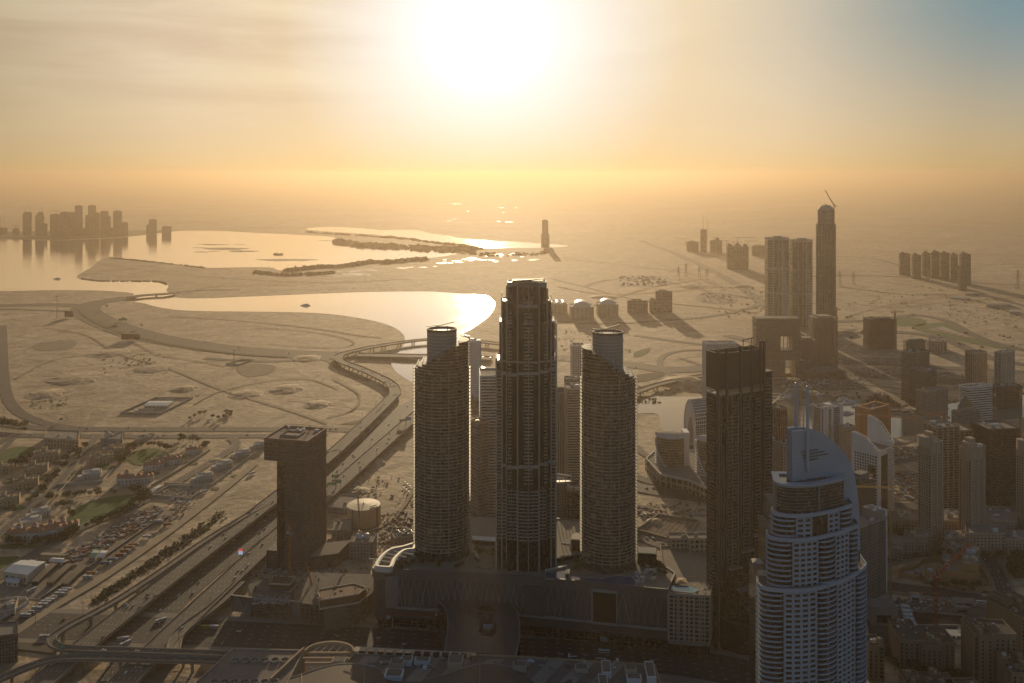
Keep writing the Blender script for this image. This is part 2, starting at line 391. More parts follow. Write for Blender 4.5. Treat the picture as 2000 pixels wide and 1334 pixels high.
flyover([(560,1302,12.5),(450,1291,12.5),(300,1286,12.5),(180,1283,12.5),(110,1286,12),(60,1300,11),(0,1325,10),(-60,1352,9)], 9,
        'thin flyover crossing under the ramp and curving down beside the dark corner block', 2, 'rampD', 30)
flyover([(470,1135,8.6),(420,1182,8.8),(375,1215,9),(349,1238,9.5),(340,1258,10),(338,1275,12)], 13,
        'short slip road bulging off the wide carriageway above the dark lawn', 3, 'rampE', 30)
flyover([(345,571,7),(320,574,8),(300,575,8),(275,577,8),(252,581,7)], 34, 'low bridge on slim piers over the narrow neck of the lagoon', 4, 'neckbridge', 90, thick=2.5, cat='bridge', pier=5)
flyover([(700,693,6),(760,694,7),(800,695,8),(835,695.5,8),(900,697,8),(960,700,6)], 42, 'broad lower road bridge over the canal beside the curved tower', 8, 'canalbridge', 95, thick=3, cat='bridge', pier=5)
flyover([(1180,790,7),(1240,766,9),(1285,751,9),(1330,741,8),(1390,731,6),(1440,726,4)], 22, 'curving bridge approach on piers above the canal bank beyond the rounded glass tower', 4, 'eastbridge', 60)
road([(230,1330),(317,1195),(380,1135),(435,1092),(475,1057),(560,995),(640,930),(715,866),(790,803),(850,760)], 38, ASPHD, 8, 'road', 'low')
road([(-60,812),(0,826),(60,835),(150,838),(300,839),(500,839),(640,839),(720,842)], 26, ASPH, 4, key='cross1')
road([(-60,842),(0,848),(60,851),(150,852),(300,853),(500,852),(640,851)], 22, ASPH, 4, key='cross2')
road([(5,636),(6,680),(8,740),(18,783),(48,812),(110,832),(170,838)], 22, ASPH)
road([(252,581),(215,587),(185,593),(168,602),(172,613),(205,630),(255,648),(330,666),(450,683),(600,693),(700,694)], 95, ASPH, 0, key='lagoonroad')
road([(-200,598),(0,597),(90,595),(160,597)], 60, ASPH)
road([(-200,606),(0,604),(80,606),(140,610),(180,625)], 25, ASPH)
road([(345,571),(400,567),(470,566)], 30, ASPH)
road([(400,700),(520,706),(640,700),(700,699)], 20, ASPH)
road([(720,745),(690,733),(660,718),(640,704),(600,700)], 16, ASPH)
road([(1000,715),(1087,700),(1135,704),(1240,714),(1300,722),(1380,720),(1500,712),(1560,712)], 60, ASPH, 8, key='east1')
road([(1330,741),(1300,726),(1289,712),(1293,698),(1315,688),(1350,684),(1420,686)], 16, ASPH, 2, key='east3')
road([(1330,700),(1380,716),(1440,728),(1500,730)], 14, ASPH)
road([(1240,655),(1330,668),(1400,676),(1480,680)], 22, ASPH)
road([(1420,690),(1560,716),(1660,730),(1800,741),(1900,748),(2080,758)], 62, ASPHD, 8, key='east4')
road([(1420,655),(1560,690),(1660,706),(1800,716),(1900,722),(2080,732)], 40, ASPH, 6, key='east5')
road([(1560,625),(1640,628),(1720,624),(1790,616),(1850,628),(1900,655),(1960,675),(2080,700)], 34, ASPH, 4, key='east6')
road([(1640,645),(1740,648),(1810,655),(1860,668),(1900,686),(1960,706),(2080,722)], 40, ASPH, 4, key='east8')
road([(1250,470),(1330,500),(1420,545),(1480,585),(1540,630),(1640,655)], 45, ASPH, 6, key='eastfar')
road([(1080,628),(1180,632),(1300,626),(1400,616),(1470,600),(1480,590),(1455,580),(1380,572)], 26, ASPH)
road([(1140,560),(1180,548),(1260,545),(1330,556),(1420,580)], 22, ASPH)
road([(1080,545),(1140,560),(1240,585),(1380,600),(1480,612)], 14, ASPH)
road([(1500,545),(1640,538),(1760,541),(1900,548)], 26, ASPH)
road([(1640,560),(1760,575),(1880,580),(2050,640)], 10, ASPH)
road([(1540,500),(1700,505),(1850,545),(2050,560)], 16, ASPH)
road([(1000,925),(1140,936),(1240,952),(1320,966),(1400,978),(1560,992),(1740,992),(1860,990),(2060,985)], 34, ASPHD, 6, key='mid')
road([(1180,912),(1240,930),(1262,940),(1330,955),(1400,960)], 16, ASPH)
road([(1240,870),(1262,890),(1300,905)], 14, ASPH)
road([(1560,935),(1742,905),(1800,892),(1860,876),(2060,845)], 16, ASPH, 2, key='quay')
road([(1742,870),(1800,856),(1860,842),(1900,836)], 9, PAVE, name='path')
road([(1742,803),(1800,794),(1862,784),(1995,764)], 12, PAVE, name='path')
road([(1640,744),(1700,752),(1760,760),(1850,762),(1960,752)], 10, PAVE)
road([(1130,1014),(1243,1048),(1310,1070),(1390,1090)], 22, ASPH, 4, key='alley')
road([(-40,1222),(40,1222),(150,1225),(300,1232),(450,1240),(600,1247),(750,1255),(870,1263),(1010,1273),(1200,1283),(1350,1298),(1480,1323),(1600,1352)], 50, ASPHD, 6, key='street', kerb=9)
road([(1690,1138),(1760,1150),(1850,1162),(1950,1177),(2080,1196)], 24, ASPHD, 4, key='south', kerb=4)
road([(1895,1062),(1925,1085),(1945,1115),(1960,1150),(1962,1180)], 18, ASPHD, 4, key='south2', kerb=3)
road([(2080,1075),(1960,1068),(1880,1072),(1800,1085),(1740,1095),(1700,1110)], 14, ASPHD, 2, kerb=3)
road([(192,851),(150,900),(105,955),(40,1010),(-40,1075)], 11, ASPH, 2, key='villa1', kerb=2)
road([(452,856),(462,868),(440,886),(350,940),(260,990),(180,1022),(90,1068),(-40,1150)], 13, ASPH, 2, key='villa2', kerb=2)
road([(32,851),(0,885),(-40,915)], 10, ASPH)
road([(500,905),(440,955),(330,1040),(200,1130),(100,1190),(-20,1270)], 12, mat('dirt_track', (.36, .27, .17), .95, .2, .05))
road([(-30,1262),(40,1264),(110,1272)], 12, ASPH)
# low grass, verges, planting beds: ground covers laid on the sand
def cover(name, pts, m, z=.5, n=4, lab=None):
    o = MB().sheet([G(*p) for p in (spl(pts, n, True) if n > 1 else pts)], z).build(name, m); struct(o, 'structure'); return o
cover('lawn', [(0,884),(30,873),(64,874),(70,882),(50,893),(10,904),(-40,904)], GRASS)
cover('lawn', [(252,888),(290,876),(328,884),(312,904),(262,908)], GRASS)
cover('lawn', [(133,1022),(145,996),(190,976),(262,966),(262,978),(228,1003),(160,1032)], GRASS)
cover('lawn', [(-30,1090),(0,1088),(42,1090),(10,1118),(-30,1120)], GRASS)
cover('lawn', [(1780,639),(1835,630),(1880,640),(1930,662),(1985,684),(1900,672),(1830,655)], GRASS)
cover('lawn', [(1752,622),(1795,622),(1810,630),(1795,637),(1745,635)], GRASS)
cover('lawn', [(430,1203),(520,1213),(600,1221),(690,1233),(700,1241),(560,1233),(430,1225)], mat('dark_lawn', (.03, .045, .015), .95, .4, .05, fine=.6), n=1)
cover('lawn', [(330,1266),(420,1266),(420,1276),(345,1276)], GRASS, n=1)
cover('lawn', [(1985,1060),(2080,1060),(2080,1110),(1990,1130),(1965,1100)], VERGE)
cover('lawn', [(1900,1165),(1925,1155),(1948,1160),(1945,1172),(1910,1176)], VERGE)
cover('lawn', [(1963,1150),(1990,1172),(1982,1182),(1960,1170)], VERGE)
cover('lawn', [(1240,688),(1270,680),(1262,692),(1240,698)], GRASS)
cover('lawn', [(1243,733),(1290,728),(1297,735),(1260,745),(1240,745)], VERGE)
road([(155,603),(175,622),(232,648),(330,672),(450,690),(560,698)], 16, VERGE, name='verge')
cover('gravel_lot', [(70,672),(120,665),(150,668),(135,682),(75,685)], mat('oiled_sand', (.21, .16, .105), .95, .3, .05))
cover('gravel_lot', [(462,717),(500,711),(538,716),(530,728),(490,737),(468,730)], mat('oiled_sand', (.21, .16, .105)))
cover('gravel_lot', [(665,829),(690,823),(705,820),(712,828)], mat('oiled_sand', (.21, .16, .105)))
# planted flag bed of red and pale stripes on the interchange lawn
bed = thing('flower_bed', 'triangular flower bed with slanting red and pale stripes on the interchange lawn', 'flower bed', (0, 0, 0))
MB().sheet([G(1812,643), G(1842,638), G(1905,662)], .62).build('pale_planting', mat('pale_bed', (.38, .33, .27), .9), bed)
fb = MB()
for i in range(6):
    x = 1818+i*12; y = 643.5+i*3.1
    fb.sheet([G(x,y-.6), G(x+14,y-1.2), G(x+20,y+1.0), G(x+6,y+1.2)], .66+.003*i)
fb.build('red_planting', mat('red_bed', (.28, .05, .04), .9), bed)

TRK = mat('dirt_track', (.36, .27, .17)); TRD = mat('dark_track', (.31, .23, .145), .95, .2, .05)
for i, (pts, w, m) in enumerate((([(90,640),(170,655),(230,690),(330,720),(430,760),(560,800),(640,828)], 9, TRK), ([(30,740),(120,700),(260,690),(380,705),(440,716)], 8, TRD), ([(380,790),(430,765),(520,745),(600,740),(660,760)], 8, TRK),
    ([(110,655),(150,640),(220,650),(300,690)], 7, TRD), ([(330,618),(450,625),(600,640),(700,655),(745,660)], 12, TRD), ([(500,640),(620,650),(690,668),(650,680),(520,672)], 8, TRD), ([(650,740),(700,770),(690,800),(640,815)], 8, TRK), ([(560,780),(650,790),(730,800)], 6, TRD),
    ([(1090,560),(1180,575),(1300,570),(1400,560)], 14, TRK), ([(1150,600),(1280,560),(1420,540)], 12, TRD), ([(1640,590),(1750,600),(1850,590),(2000,580)], 10, TRK), ([(1650,620),(1720,600),(1800,585),(1900,570)], 8, TRD), ([(1560,520),(1700,530),(1860,520),(2050,515)], 14, TRD),
    ([(640,1035),(720,1040),(780,1000),(812,950)], 9, TRK), ([(1240,985),(1300,1000),(1380,1006)], 8, TRK), ([(1742,940),(1790,960),(1800,1000)], 7, TRK), ([(230,1220),(300,1160),(400,1080),(480,1015)], 6, TRK),
    ([(400,540),(520,548),(640,552),(800,545)], 16, TRD), ([(360,575),(420,560),(560,556)], 12, TRK), ([(200,515),(300,530),(400,540)], 10, TRK), ([(1100,505),(1240,520),(1380,540)], 14, TRD))):
    road(pts, w*.65, m, name='track')
# ---------------------------------------------------------------- building kit
BEIGE = mat('beige_render', (.42, .33, .24), .85, .12, .08, streak=True)
WHITE = mat('white_cladding', (.62, .60, .56), .6, .08, .08, streak=True)
CREAM = mat('cream_render', (.50, .42, .31), .85, .12, .08, streak=True)
GREY = mat('grey_concrete', (.27, .25, .22), .85, .18, .08, streak=True)
DGREY = mat('dark_stone', (.10, .09, .08), .7, .2, .08, streak=True)
RAW = mat('raw_concrete', (.22, .19, .16), .9, .3, .12, fine=.5)
ROOFM = mat('roof_gravel', (.22, .19, .155), .95, .2, .08, fine=.5)
STEEL = mat('steel', (.16, .15, .14), .5, .2, .2, metal=.6)
METW = mat('pale_metal', (.55, .55, .53), .45, .1, .2)
ORANGE = mat('orange_paint', (.40, .15, .04), .6, .15, .2)
RED = mat('red_paint', (.30, .05, .035), .6, .15, .2)
TERRA = mat('terracotta', (.38, .16, .085), .85, .2, .3)
GL = glassmat('blue_grey_glass', (.035, .042, .048), .1)
GLB = glassmat('bronze_glass', (.032, .026, .020), .12, 3.0, 3.55, .8, .2)
GLD = glassmat('dark_glass', (.014, .015, .016), .14, 2.4, 3.6, .6, .03)
GLG = glassmat('green_glass', (.02, .045, .045), .12)
def off(poly, d):
    """offset a closed polygon outwards"""
    if area(poly) < 0: poly = poly[::-1]
    n = len(poly); out = []
    for i in range(n):
        a, b, c = poly[i-1], poly[i], poly[(i+1) % n]
        d1 = Vector((b[0]-a[0], b[1]-a[1])).normalized(); d2 = Vector((c[0]-b[0], c[1]-b[1])).normalized()
        n1 = Vector((d1.y, -d1.x)); n2 = Vector((d2.y, -d2.x)); m = n1+n2
        k = d/max(.35, (1+n1.dot(n2))) ; out.append((b[0]+m.x*k, b[1]+m.y*k))
    return out
def corner(xa, xb, xc, Y, th=20, dep=None):
    """rectangle with its nearest corner at photo column xb; left end at column xa, right end at xc"""
    t = R(th); x, y = PX(xb, Y); ka, kc = (xa-1000)/F, (xc-1000)/F
    Lr = (kc*Y-x)/(math.cos(t)-kc*math.sin(t))
    den = math.sin(t)+ka*math.cos(t)
    Ll = dep if dep else (x-ka*Y)/den
    if not dep and (den < .05 or Ll < 0 or Ll > 200): Ll = 25
    v = Vector((math.cos(t), math.sin(t)))*Lr; u = Vector((-math.sin(t), math.cos(t)))*Ll
    p = Vector((x, y)); return [tuple(p), tuple(p+v), tuple(p+v+u), tuple(p+u)]
def arc(cx, cy, rx, ry, a0, a1, n):
    return [(cx+rx*math.cos(R(a0+(a1-a0)*i/n)), cy+ry*math.sin(R(a0+(a1-a0)*i/n))) for i in range(n+1)]
def ell(cx, cy, rx, ry, n=28, rot=0):
    c, s = math.cos(rot), math.sin(rot); o = []
    for i in range(n):
        a = 2*math.pi*i/n; x, y = rx*math.cos(a), ry*math.sin(a); o.append((cx+x*c-y*s, cy+x*s+y*c))
    return o
def clipx(poly, xm):
    out = []; n = len(poly)
    for i in range(n):
        a, b = poly[i], poly[(i+1) % n]
        if a[0] >= xm: out.append(a)
        if (a[0]-xm)*(b[0]-xm) < 0:
            t = (xm-a[0])/(b[0]-a[0]); out.append((xm, a[1]+(b[1]-a[1])*t))
    return out
def lattice(mb, poly, z0, z1, fh, bay, pw, st, dep, closed=True, hoff=0, edges=None):
    """piers and spandrels round a footprint (or along an open line), butted so nothing lies flush"""
    n = len(poly)
    if closed and area(poly) < 0: poly = poly[::-1]
    nf = max(1, int(round((z1-z0)/fh))); f = (z1-z0)/nf
    for i in range(n if closed else n-1):
        if edges is not None and i not in edges: continue
        a, b = Vector((*poly[i], 0)), Vector((*poly[(i+1) % n], 0)); L = (b-a).length
        if L < .5: continue
        d = (b-a)/L; nr = Vector((d.y, -d.x, 0)); ang = math.atan2(d.y, d.x)
        if st > 0:
            for k in range(nf+1):
                h = st if k else st*.6; zz = z0+k*f-(st if k == nf else st*.6)
                if k == nf: zz = z1-st
                c = (a+b)/2+nr*(dep/2); mb.cbox(c.x, c.y, max(z0, zz), L+dep*.9, dep, h, ang)
        if bay > 0:
            nb = max(1, int(round(L/bay)))
            for k in range(nb+1):
                if k == nb and closed and not edges: continue
                c = a+d*(L*k/nb)+nr*((dep+.25)/2+hoff); mb.cbox(c.x, c.y, z0, pw, dep+.25, z1-z0+.1, ang)
def roofkit(root, poly, z, n=4, m=None, ph=1.6, seed=1, wm=None, units=True):
    rr = random.Random(seed)
    if area(poly) < 0: poly = poly[::-1]
    MB().ring(poly, off(poly, -.5), z-.2, z+ph).build('parapet', wm or GREY, root)
    MB().sheet(off(poly, -.5), z+.1).build('roof', m or ROOFM, root)
    if not units: return
    cx = sum(p[0] for p in poly)/len(poly); cy = sum(p[1] for p in poly)/len(poly)
    for k in range(n):
        p = rr.choice(poly); t = rr.uniform(.15, .6); x, y = cx+(p[0]-cx)*t, cy+(p[1]-cy)*t
        w, d, h = rr.uniform(2.5, 7), rr.uniform(2.5, 6), rr.uniform(1.5, 4)
        q = MB().cbox(x, y, z+.1, w, d, h, rr.uniform(0, 1.5)); q.cbox(x, y, z+.1+h, w*.5, d*.5, .6, .3)
        q.build('roof_unit', rr.choice([METW, GREY, CREAM]), root)
def tower(name, label, poly, z0, z1, wm=BEIGE, gm=GL, fh=3.6, bay=3.6, pw=.9, st=1.1, dep=.7, cat='tower', units=4, seed=1, ph=1.6, base=0, group=None, rm=None, strips=()):
    """glass core with a wall lattice round it, roof, parapet and roof plant"""
    if area(poly) < 0: poly = poly[::-1]
    c = (sum(p[0] for p in poly)/len(poly), sum(p[1] for p in poly)/len(poly))
    P = [(p[0]-c[0], p[1]-c[1]) for p in poly]
    r = thing(name, label, cat, (*c, 0), 0, group)
    MB().prism(P, z0-.5 if z0 > 1 else z0, z1-.3).build('glazing', gm, r)
    w = MB(); lattice(w, P, z0+base, z1, fh, bay, pw, st, dep); w.build('wall', wm, r)
    if base: MB().prism(off(P, dep*.7), z0, z0+base).build('plinth', wm, r)
    roofkit(r, off(P, dep), z1, units, rm, ph, seed, wm)
    for (e, t0, t1, m2, d2, zz0, zz1) in strips:      # solid vertical bands on edge e
        a, b = Vector((*P[e], 0)), Vector((*P[(e+1) % len(P)], 0)); L = (b-a).length; d = (b-a)/L; nr = Vector((d.y, -d.x, 0))
        cc = a+d*L*(t0+t1)/2+nr*(d2/2); MB().cbox(cc.x, cc.y, zz0 or z0, L*(t1-t0), d2, (zz1 or z1)-(zz0 or z0)+.4, math.atan2(d.y, d.x)).build('pilaster', m2, r)
    return r, P
def latbar(mb, a, b, w=1.6, seg=4, t=.28):
    """open lattice girder from a to b"""
    a, b = Vector(a), Vector(b); d = b-a; L = d.length; up = Vector((0, 0, 1)) if abs(d.normalized().z) < .9 else Vector((1, 0, 0))
    s = d.cross(up).normalized()*w/2; u = s.cross(d).normalized()*w/2; C4 = [s+u, s-u, -s-u, -s+u]
    for c in C4: mb.bar(a+c, b+c, t)
    n = max(2, int(L/seg))
    for i in range(n):
        p, q = a+d*(i/n), a+d*((i+1)/n)
        for k in range(4): mb.bar(p+C4[k], q+C4[(k+1) % 4], t*.7)
def crane(label, x, y, z0, h, jib=45, ang=0, col=None, luff=0, t=.35, w=1.8, cj=14):
    col = col or ORANGE; r = thing('tower_crane', label, 'crane', (x, y, z0), ang, 'tower cranes over the building sites')
    m = MB(); latbar(m, (0, 0, 0), (0, 0, h), w, 5, t); m.build('mast', col, r)
    j = MB(); l = R(luff); e = (jib*math.cos(l), 0, h+1.5+jib*math.sin(l)); latbar(j, (0, 0, h+1.5), e, w*.75, 4, t*.85); j.build('jib', col, r)
    c = MB(); latbar(c, (0, 0, h+1.5), (-cj, 0, h+1.5), w*.7, 4, t*.8); c.bar((0, 0, h+1.5), (0, 0, h+8), t*2); c.bar((0, 0, h+8), (-cj, 0, h+2), t*.6)
    c.bar((0, 0, h+8), (e[0]*.6, 0, h+1.5+(e[2]-h-1.5)*.6+.8), t*.6); c.build('counter_jib', col, r)
    MB().cbox(-cj+2, 0, h-1.4, 4, 2.2, 3).build('counterweight', GREY, r); MB().cbox(1.6, 1.4, h-.6, 2, 1.8, 2.2).build('cab', METW, r)
    return r
# ---------------------------------------------------------------- the podium with its three towers
ZP = 62.0
POD = [G(727,1112,ZP), G(744,1085,ZP), G(765,1073,ZP), G(800,1066,ZP), G(860,1050,ZP), G(1000,1040,ZP), G(1240,1085,ZP), G(1300,1100,ZP)]
FR = [G(735,1117,ZP), G(772,1113,ZP), G(860,1118,ZP), G(960,1122,ZP), G(1060,1130,ZP), G(1160,1139,ZP), G(1240,1147,ZP), G(1305,1153,ZP)]
pod = thing('shopping_centre', 'long dark podium block with thin zigzag lines on its facade carrying the three towers', 'podium building', (0, 0, 0))
PODP = FR+[G(1320,1120,ZP), G(1248,1072,ZP), (FR[-1][0]-30, 1010), (60, 1030), (-60, 1040), G(805,1064,ZP), G(765,1070,ZP), G(742,1088,ZP), G(727,1110,ZP)]
DP = mat('podium_cladding', (.075, .07, .066), .6, .2, .05)
MB().prism(off(PODP, -1.5), 12, ZP-.6).build('facade', DP, pod)
MB().prism(off(PODP, -5), 0, 12).build('street_glazing', GLD, pod)
MB().ring(PODP, off(PODP, -1.6), ZP-9, ZP+1).build('louvre_band', mat('louvre_metal', (.12, .11, .10), .55, .15, .1), pod)
lv = MB()
for i in range(len(FR)-1):
    a, b = Vector((*FR[i], 0)), Vector((*FR[i+1], 0)); n = int((b-a).length/1.5)
    for k in range(n):
        p = a+(b-a)*k/n; lv.box(p.x, p.y-.35, ZP-9, p.x+.4, p.y+.2, ZP+.6)
lv.build('louvre_fin', STEEL, pod)
MB().sheet(off(PODP, -1.6), ZP).build('terrace', PAVE, pod)
zz = MB(); PX_ = [FR[i] for i in range(len(FR))]
def along(pl, t):
    L = [0]
    for i in range(len(pl)-1): L.append(L[-1]+math.dist(pl[i], pl[i+1]))
    s = t*L[-1]
    for i in range(len(pl)-1):
        if s <= L[i+1]+1e-6:
            k = (s-L[i])/(L[i+1]-L[i]); return (pl[i][0]+(pl[i+1][0]-pl[i][0])*k, pl[i][1]+(pl[i+1][1]-pl[i][1])*k)
    return pl[-1]
rr = random.Random(2); N = 46
for i in range(N):
    for s in (0, 1):
        t0 = (i+.1+rr.uniform(-.15, .15))/N; t1 = t0+(1 if s else -1)*rr.uniform(.55, .95)/N
        if not (.06 < t0 < 1 and .06 < t1 < .995): continue
        a, b = along(FR, t0), along(FR, t1)
        zz.bar((a[0], a[1]+1.2, ZP-9.2), (b[0], b[1]+1.2, 25), .28, .5)
zz.build('facade_lines', mat('line_metal', (.30, .28, .25), .5, .1), pod)
led = MB(); led2 = MB()
for i in range(1, len(FR)-1):
    a, b = FR[i], FR[i+1]; led.bar((a[0], a[1]-.4, 23.6), (b[0], b[1]-.4, 23.6), 3.0, 1.6); led2.bar((a[0], a[1]+1.8, 15), (b[0], b[1]+1.8, 15), 2.0, .8)
led.build('ledge', GREY, pod); led2.build('lower_ledge', DGREY, pod)
def panel(x0, x1, z0, z1, m, dy=-.6, th=1.2, name='panel'):
    Y = [p for p in FR if p[0] <= PX((x0+x1)/2, 880)[0]][-1][1]; a = along(FR, .5)
    def fy(px):
        X = (px-1000)*.51
        for i in range(len(FR)-1):
            if FR[i][0] <= X <= FR[i+1][0]: k = (X-FR[i][0])/(FR[i+1][0]-FR[i][0]); return X, FR[i][1]+(FR[i+1][1]-FR[i][1])*k
        return X, FR[0][1]
    p, q = fy(x0), fy(x1)
    return MB().prism([(p[0], p[1]+dy), (q[0], q[1]+dy), (q[0], q[1]+dy+th), (p[0], p[1]+dy+th)], z0, z1).build(name, m, pod)
panel(745, 771, 24, 57, mat('billboard_panel', (.16, .15, .15), .5, .1), -1.0)
panel(1024, 1062, 14, 54, mat('dark_panel', (.07, .065, .06), .6, .1), -1.2)
panel(1155, 1205, 22, 57, GREY, -1.4, 1.0, 'screen_frame'); panel(1158, 1202, 25, 54, mat('dark_screen', (.012, .012, .013), .2, .1), -1.9, .9, 'screen')
for x in (1178, 1330): panel(x-7, x+7, 9.5, 10.2, GREY, -9, 8, 'canopy')
wn = MB()
for i in range(40):
    p = along(FR, .12+.86*i/40); wn.box(p[0]-.2, p[1]+1.5, .4, p[0]+.25, p[1]+2.4, 12)
for i in range(len(FR)-1): wn.bar((FR[i][0], FR[i][1]+1.9, 6), (FR[i+1][0], FR[i+1][1]+1.9, 6), .5, .4)
wn.build('mullion', DGREY, pod)
for x in (748, 764): # two stout legs under the corner
    q = PX(x, 901); MB().cbox(q[0], q[1]+3, 0, 3, 5, 24).build('corner_column', CREAM, pod)
# ring-shaped car ramp at the corner of the terrace
rg = thing('ramp_ring', 'white ring shaped ramp with open beams at the corner of the podium roof', 'ramp', (0, 0, 0))
RP = spl([G(731,1109,65), G(742,1090,65), G(760,1076,65), G(785,1070,65), G(812,1063,65), G(812,1076,65), G(792,1080,65), G(775,1095,65), G(766,1112,65), G(745,1113,65)], 5, True)
MB().ring(RP, off(RP, -4.5), 62.5, 67.5).build('ring_wall', mat('white_plaster', (.55, .50, .43), .6, .1), rg)
MB().ring(off(RP, -1.4), off(RP, -3.2), 67.6, 67.9).build('ring_gutter', STEEL, rg)
MB().sheet(off(RP, -4.5), 62.3).build('ramp_floor', CREAM, rg)
cr = (sum(p[0] for p in RP)/len(RP), sum(p[1] for p in RP)/len(RP))
for i in range(5):
    k = i-2; x = cr[0]+k*7.5+2; y = cr[1]+k*6
    MB().bar((x-14, y+5, 66.4), (x+10, y-4, 66.4), 1.3, 1.4).build('beam', CREAM, rg)

def round_tower(name, label, xl, xr, Y, ysh_lo, ysh_hi, mirror, capx, capy, ry=24, zb=ZP, fh=3.55, glass=GLB, seed=1, fins=()):
    cxp = (xl+xr)/2; Yc = Y+ry; cx, _ = PX(cxp, Yc); rx = (xr-xl)/2*Yc/F
    r = thing(name, label, 'tower', (cx, Yc, 0))
    P = ell(0, 0, rx, ry, 40, 0); sg = -1 if mirror else 1
    zlo = ZT(ysh_lo, Yc); zhi = ZT(ysh_hi, Yc); nf = int(round((zlo-zb-9)/fh)); fhh = (zlo-zb-9)/nf
    MB().prism(off(P, -.25), zb, zlo-.2).build('glazing', glass, r)
    slab = MB().ring(off(P, .35), off(P, -.6), 0, .8)
    s0 = slab.build('floor_slab', mat('slab_edge', (.30, .26, .205), .7, .15, .1), r, (0, 0, zb+9))
    for k in range(1, nf+1):
        c = s0.copy(); COL.objects.link(c); c.parent = r; c.location.z = zb+9+k*fhh
    # mullions and a few bolder vertical fins
    fm = MB(); n = len(P)
    for i in range(0, n, 2):
        a = 2*math.pi*i/n; x, y = (rx+.05)*math.cos(a), (ry+.05)*math.sin(a); big = (i % 10 == 2)
        fm.cbox(x, y, zb+3, .95 if big else .5, .95 if big else .5, zlo-zb-3, math.atan2(y/ry/ry, x/rx/rx))
    fm.build('mullion', mat('mullion_metal', (.26, .225, .18), .6, .15, .1), r)
    # side balconies with glass edges, one per floor
    for side in (-1, 1):
        b = MB().cbox(side*(rx+.5), -2, 0, 2.6, 10, .5); b.cbox(side*(rx+1.7), -2, .5, .15, 10, 1.1)
        o = b.build('balcony', mat('balcony_slab', (.30, .27, .20), .6, .15), r, (0, 0, zb+12))
        for k in range(1, nf):
            c = o.copy(); COL.objects.link(c); c.parent = r; c.location.z = zb+12+k*fhh
    # stepped crown
    ns = 9; up = (zhi-zlo)/ns
    for k in range(ns):
        xm = -rx+(2*rx*.86)*(k+.6)/ns
        Q = clipx(P, xm) if not mirror else [(-p[0], p[1]) for p in clipx([(-p[0], p[1]) for p in P], xm)]
        if len(Q) < 4 or abs(area(Q)) < 12: continue
        MB().prism(off(Q, -.3), zlo+k*up-.2, zlo+(k+1)*up).build('crown_tier', glass, r)
        MB().prism(off(Q, .3), zlo+(k+1)*up-.1, zlo+(k+1)*up+.4).build('crown_slab', mat('slab_edge', (.3,)*3), r)
        fr = MB(); x0 = xm*sg; x1 = x0+sg*2*rx*.86/ns
        for yy in (-ry*.75, -ry*.3, ry*.2):
            fr.bar((x0, yy, zlo+(k+1)*up+.4), (x0, yy, zlo+(k+1)*up+3.2), .3); fr.bar((x0, yy, zlo+(k+1)*up+3.2), (x1, yy, zlo+(k+1)*up+3.2), .3)
        fr.bar((x0, -ry*.75, zlo+(k+1)*up+3.2), (x0, ry*.2, zlo+(k+1)*up+3.2), .3); fr.build('pergola', METW, r)
    # drum on top
    c0, c1 = PX(capx[0], Yc)[0]-cx, PX(capx[1], Yc)[0]-cx; zc = ZT(capy, Yc)
    D = ell((c0+c1)/2, 0, (c1-c0)/2, 13, 28)
    MB().prism(D, zlo-3, zc-.5).build('drum', mat('drum_cladding', (.24, .21, .18), .5, .08, .1, streak=True), r)
    dj = MB()
    for k in range(1, int((zc-zlo)/3.6)): dj.ring(off(D, .12), off(D, -.2), zlo+k*3.6, zlo+k*3.6+.22)
    dj.build('drum_joint', METW, r)
    MB().ring(off(D, .15), off(D, -1), zc-1.6, zc+1).build('drum_parapet', DGREY, r); MB().sheet(off(D, -.9), zc-.8).build('roof', ROOFM, r)
    g_ = MB(); mx = (c0+c1)/2; h = zc+1
    for s_, a_ in ((-1, .05), (1, .35)):
        g_.bar((mx+s_*6, 0, zc-.8), (mx+s_*6, 0, h+3), .9); g_.bar((mx+s_*6-11, -4, h+3), (mx+s_*6+7, 4, h+3+s_*1.6+1.6), 1.0, .8)
    g_.build('cleaning_gantry', STEEL, r)
    MB().prism(off(P, .8), zb, zb+5.5).build('base_ring', GLG, r)
    return r
round_tower('curved_glass_tower', 'curved bronze glass tower nearest the beige tank, its crown stepping up to the right', 811, 916, 915, 716, 664, False, (834, 892), 643, 24)
round_tower('curved_glass_tower', 'curved bronze glass tower by the blue roof pools, its crown stepping down to the right', 1136, 1240, 888, 736, 678, True, (1157, 1217), 649, 24)

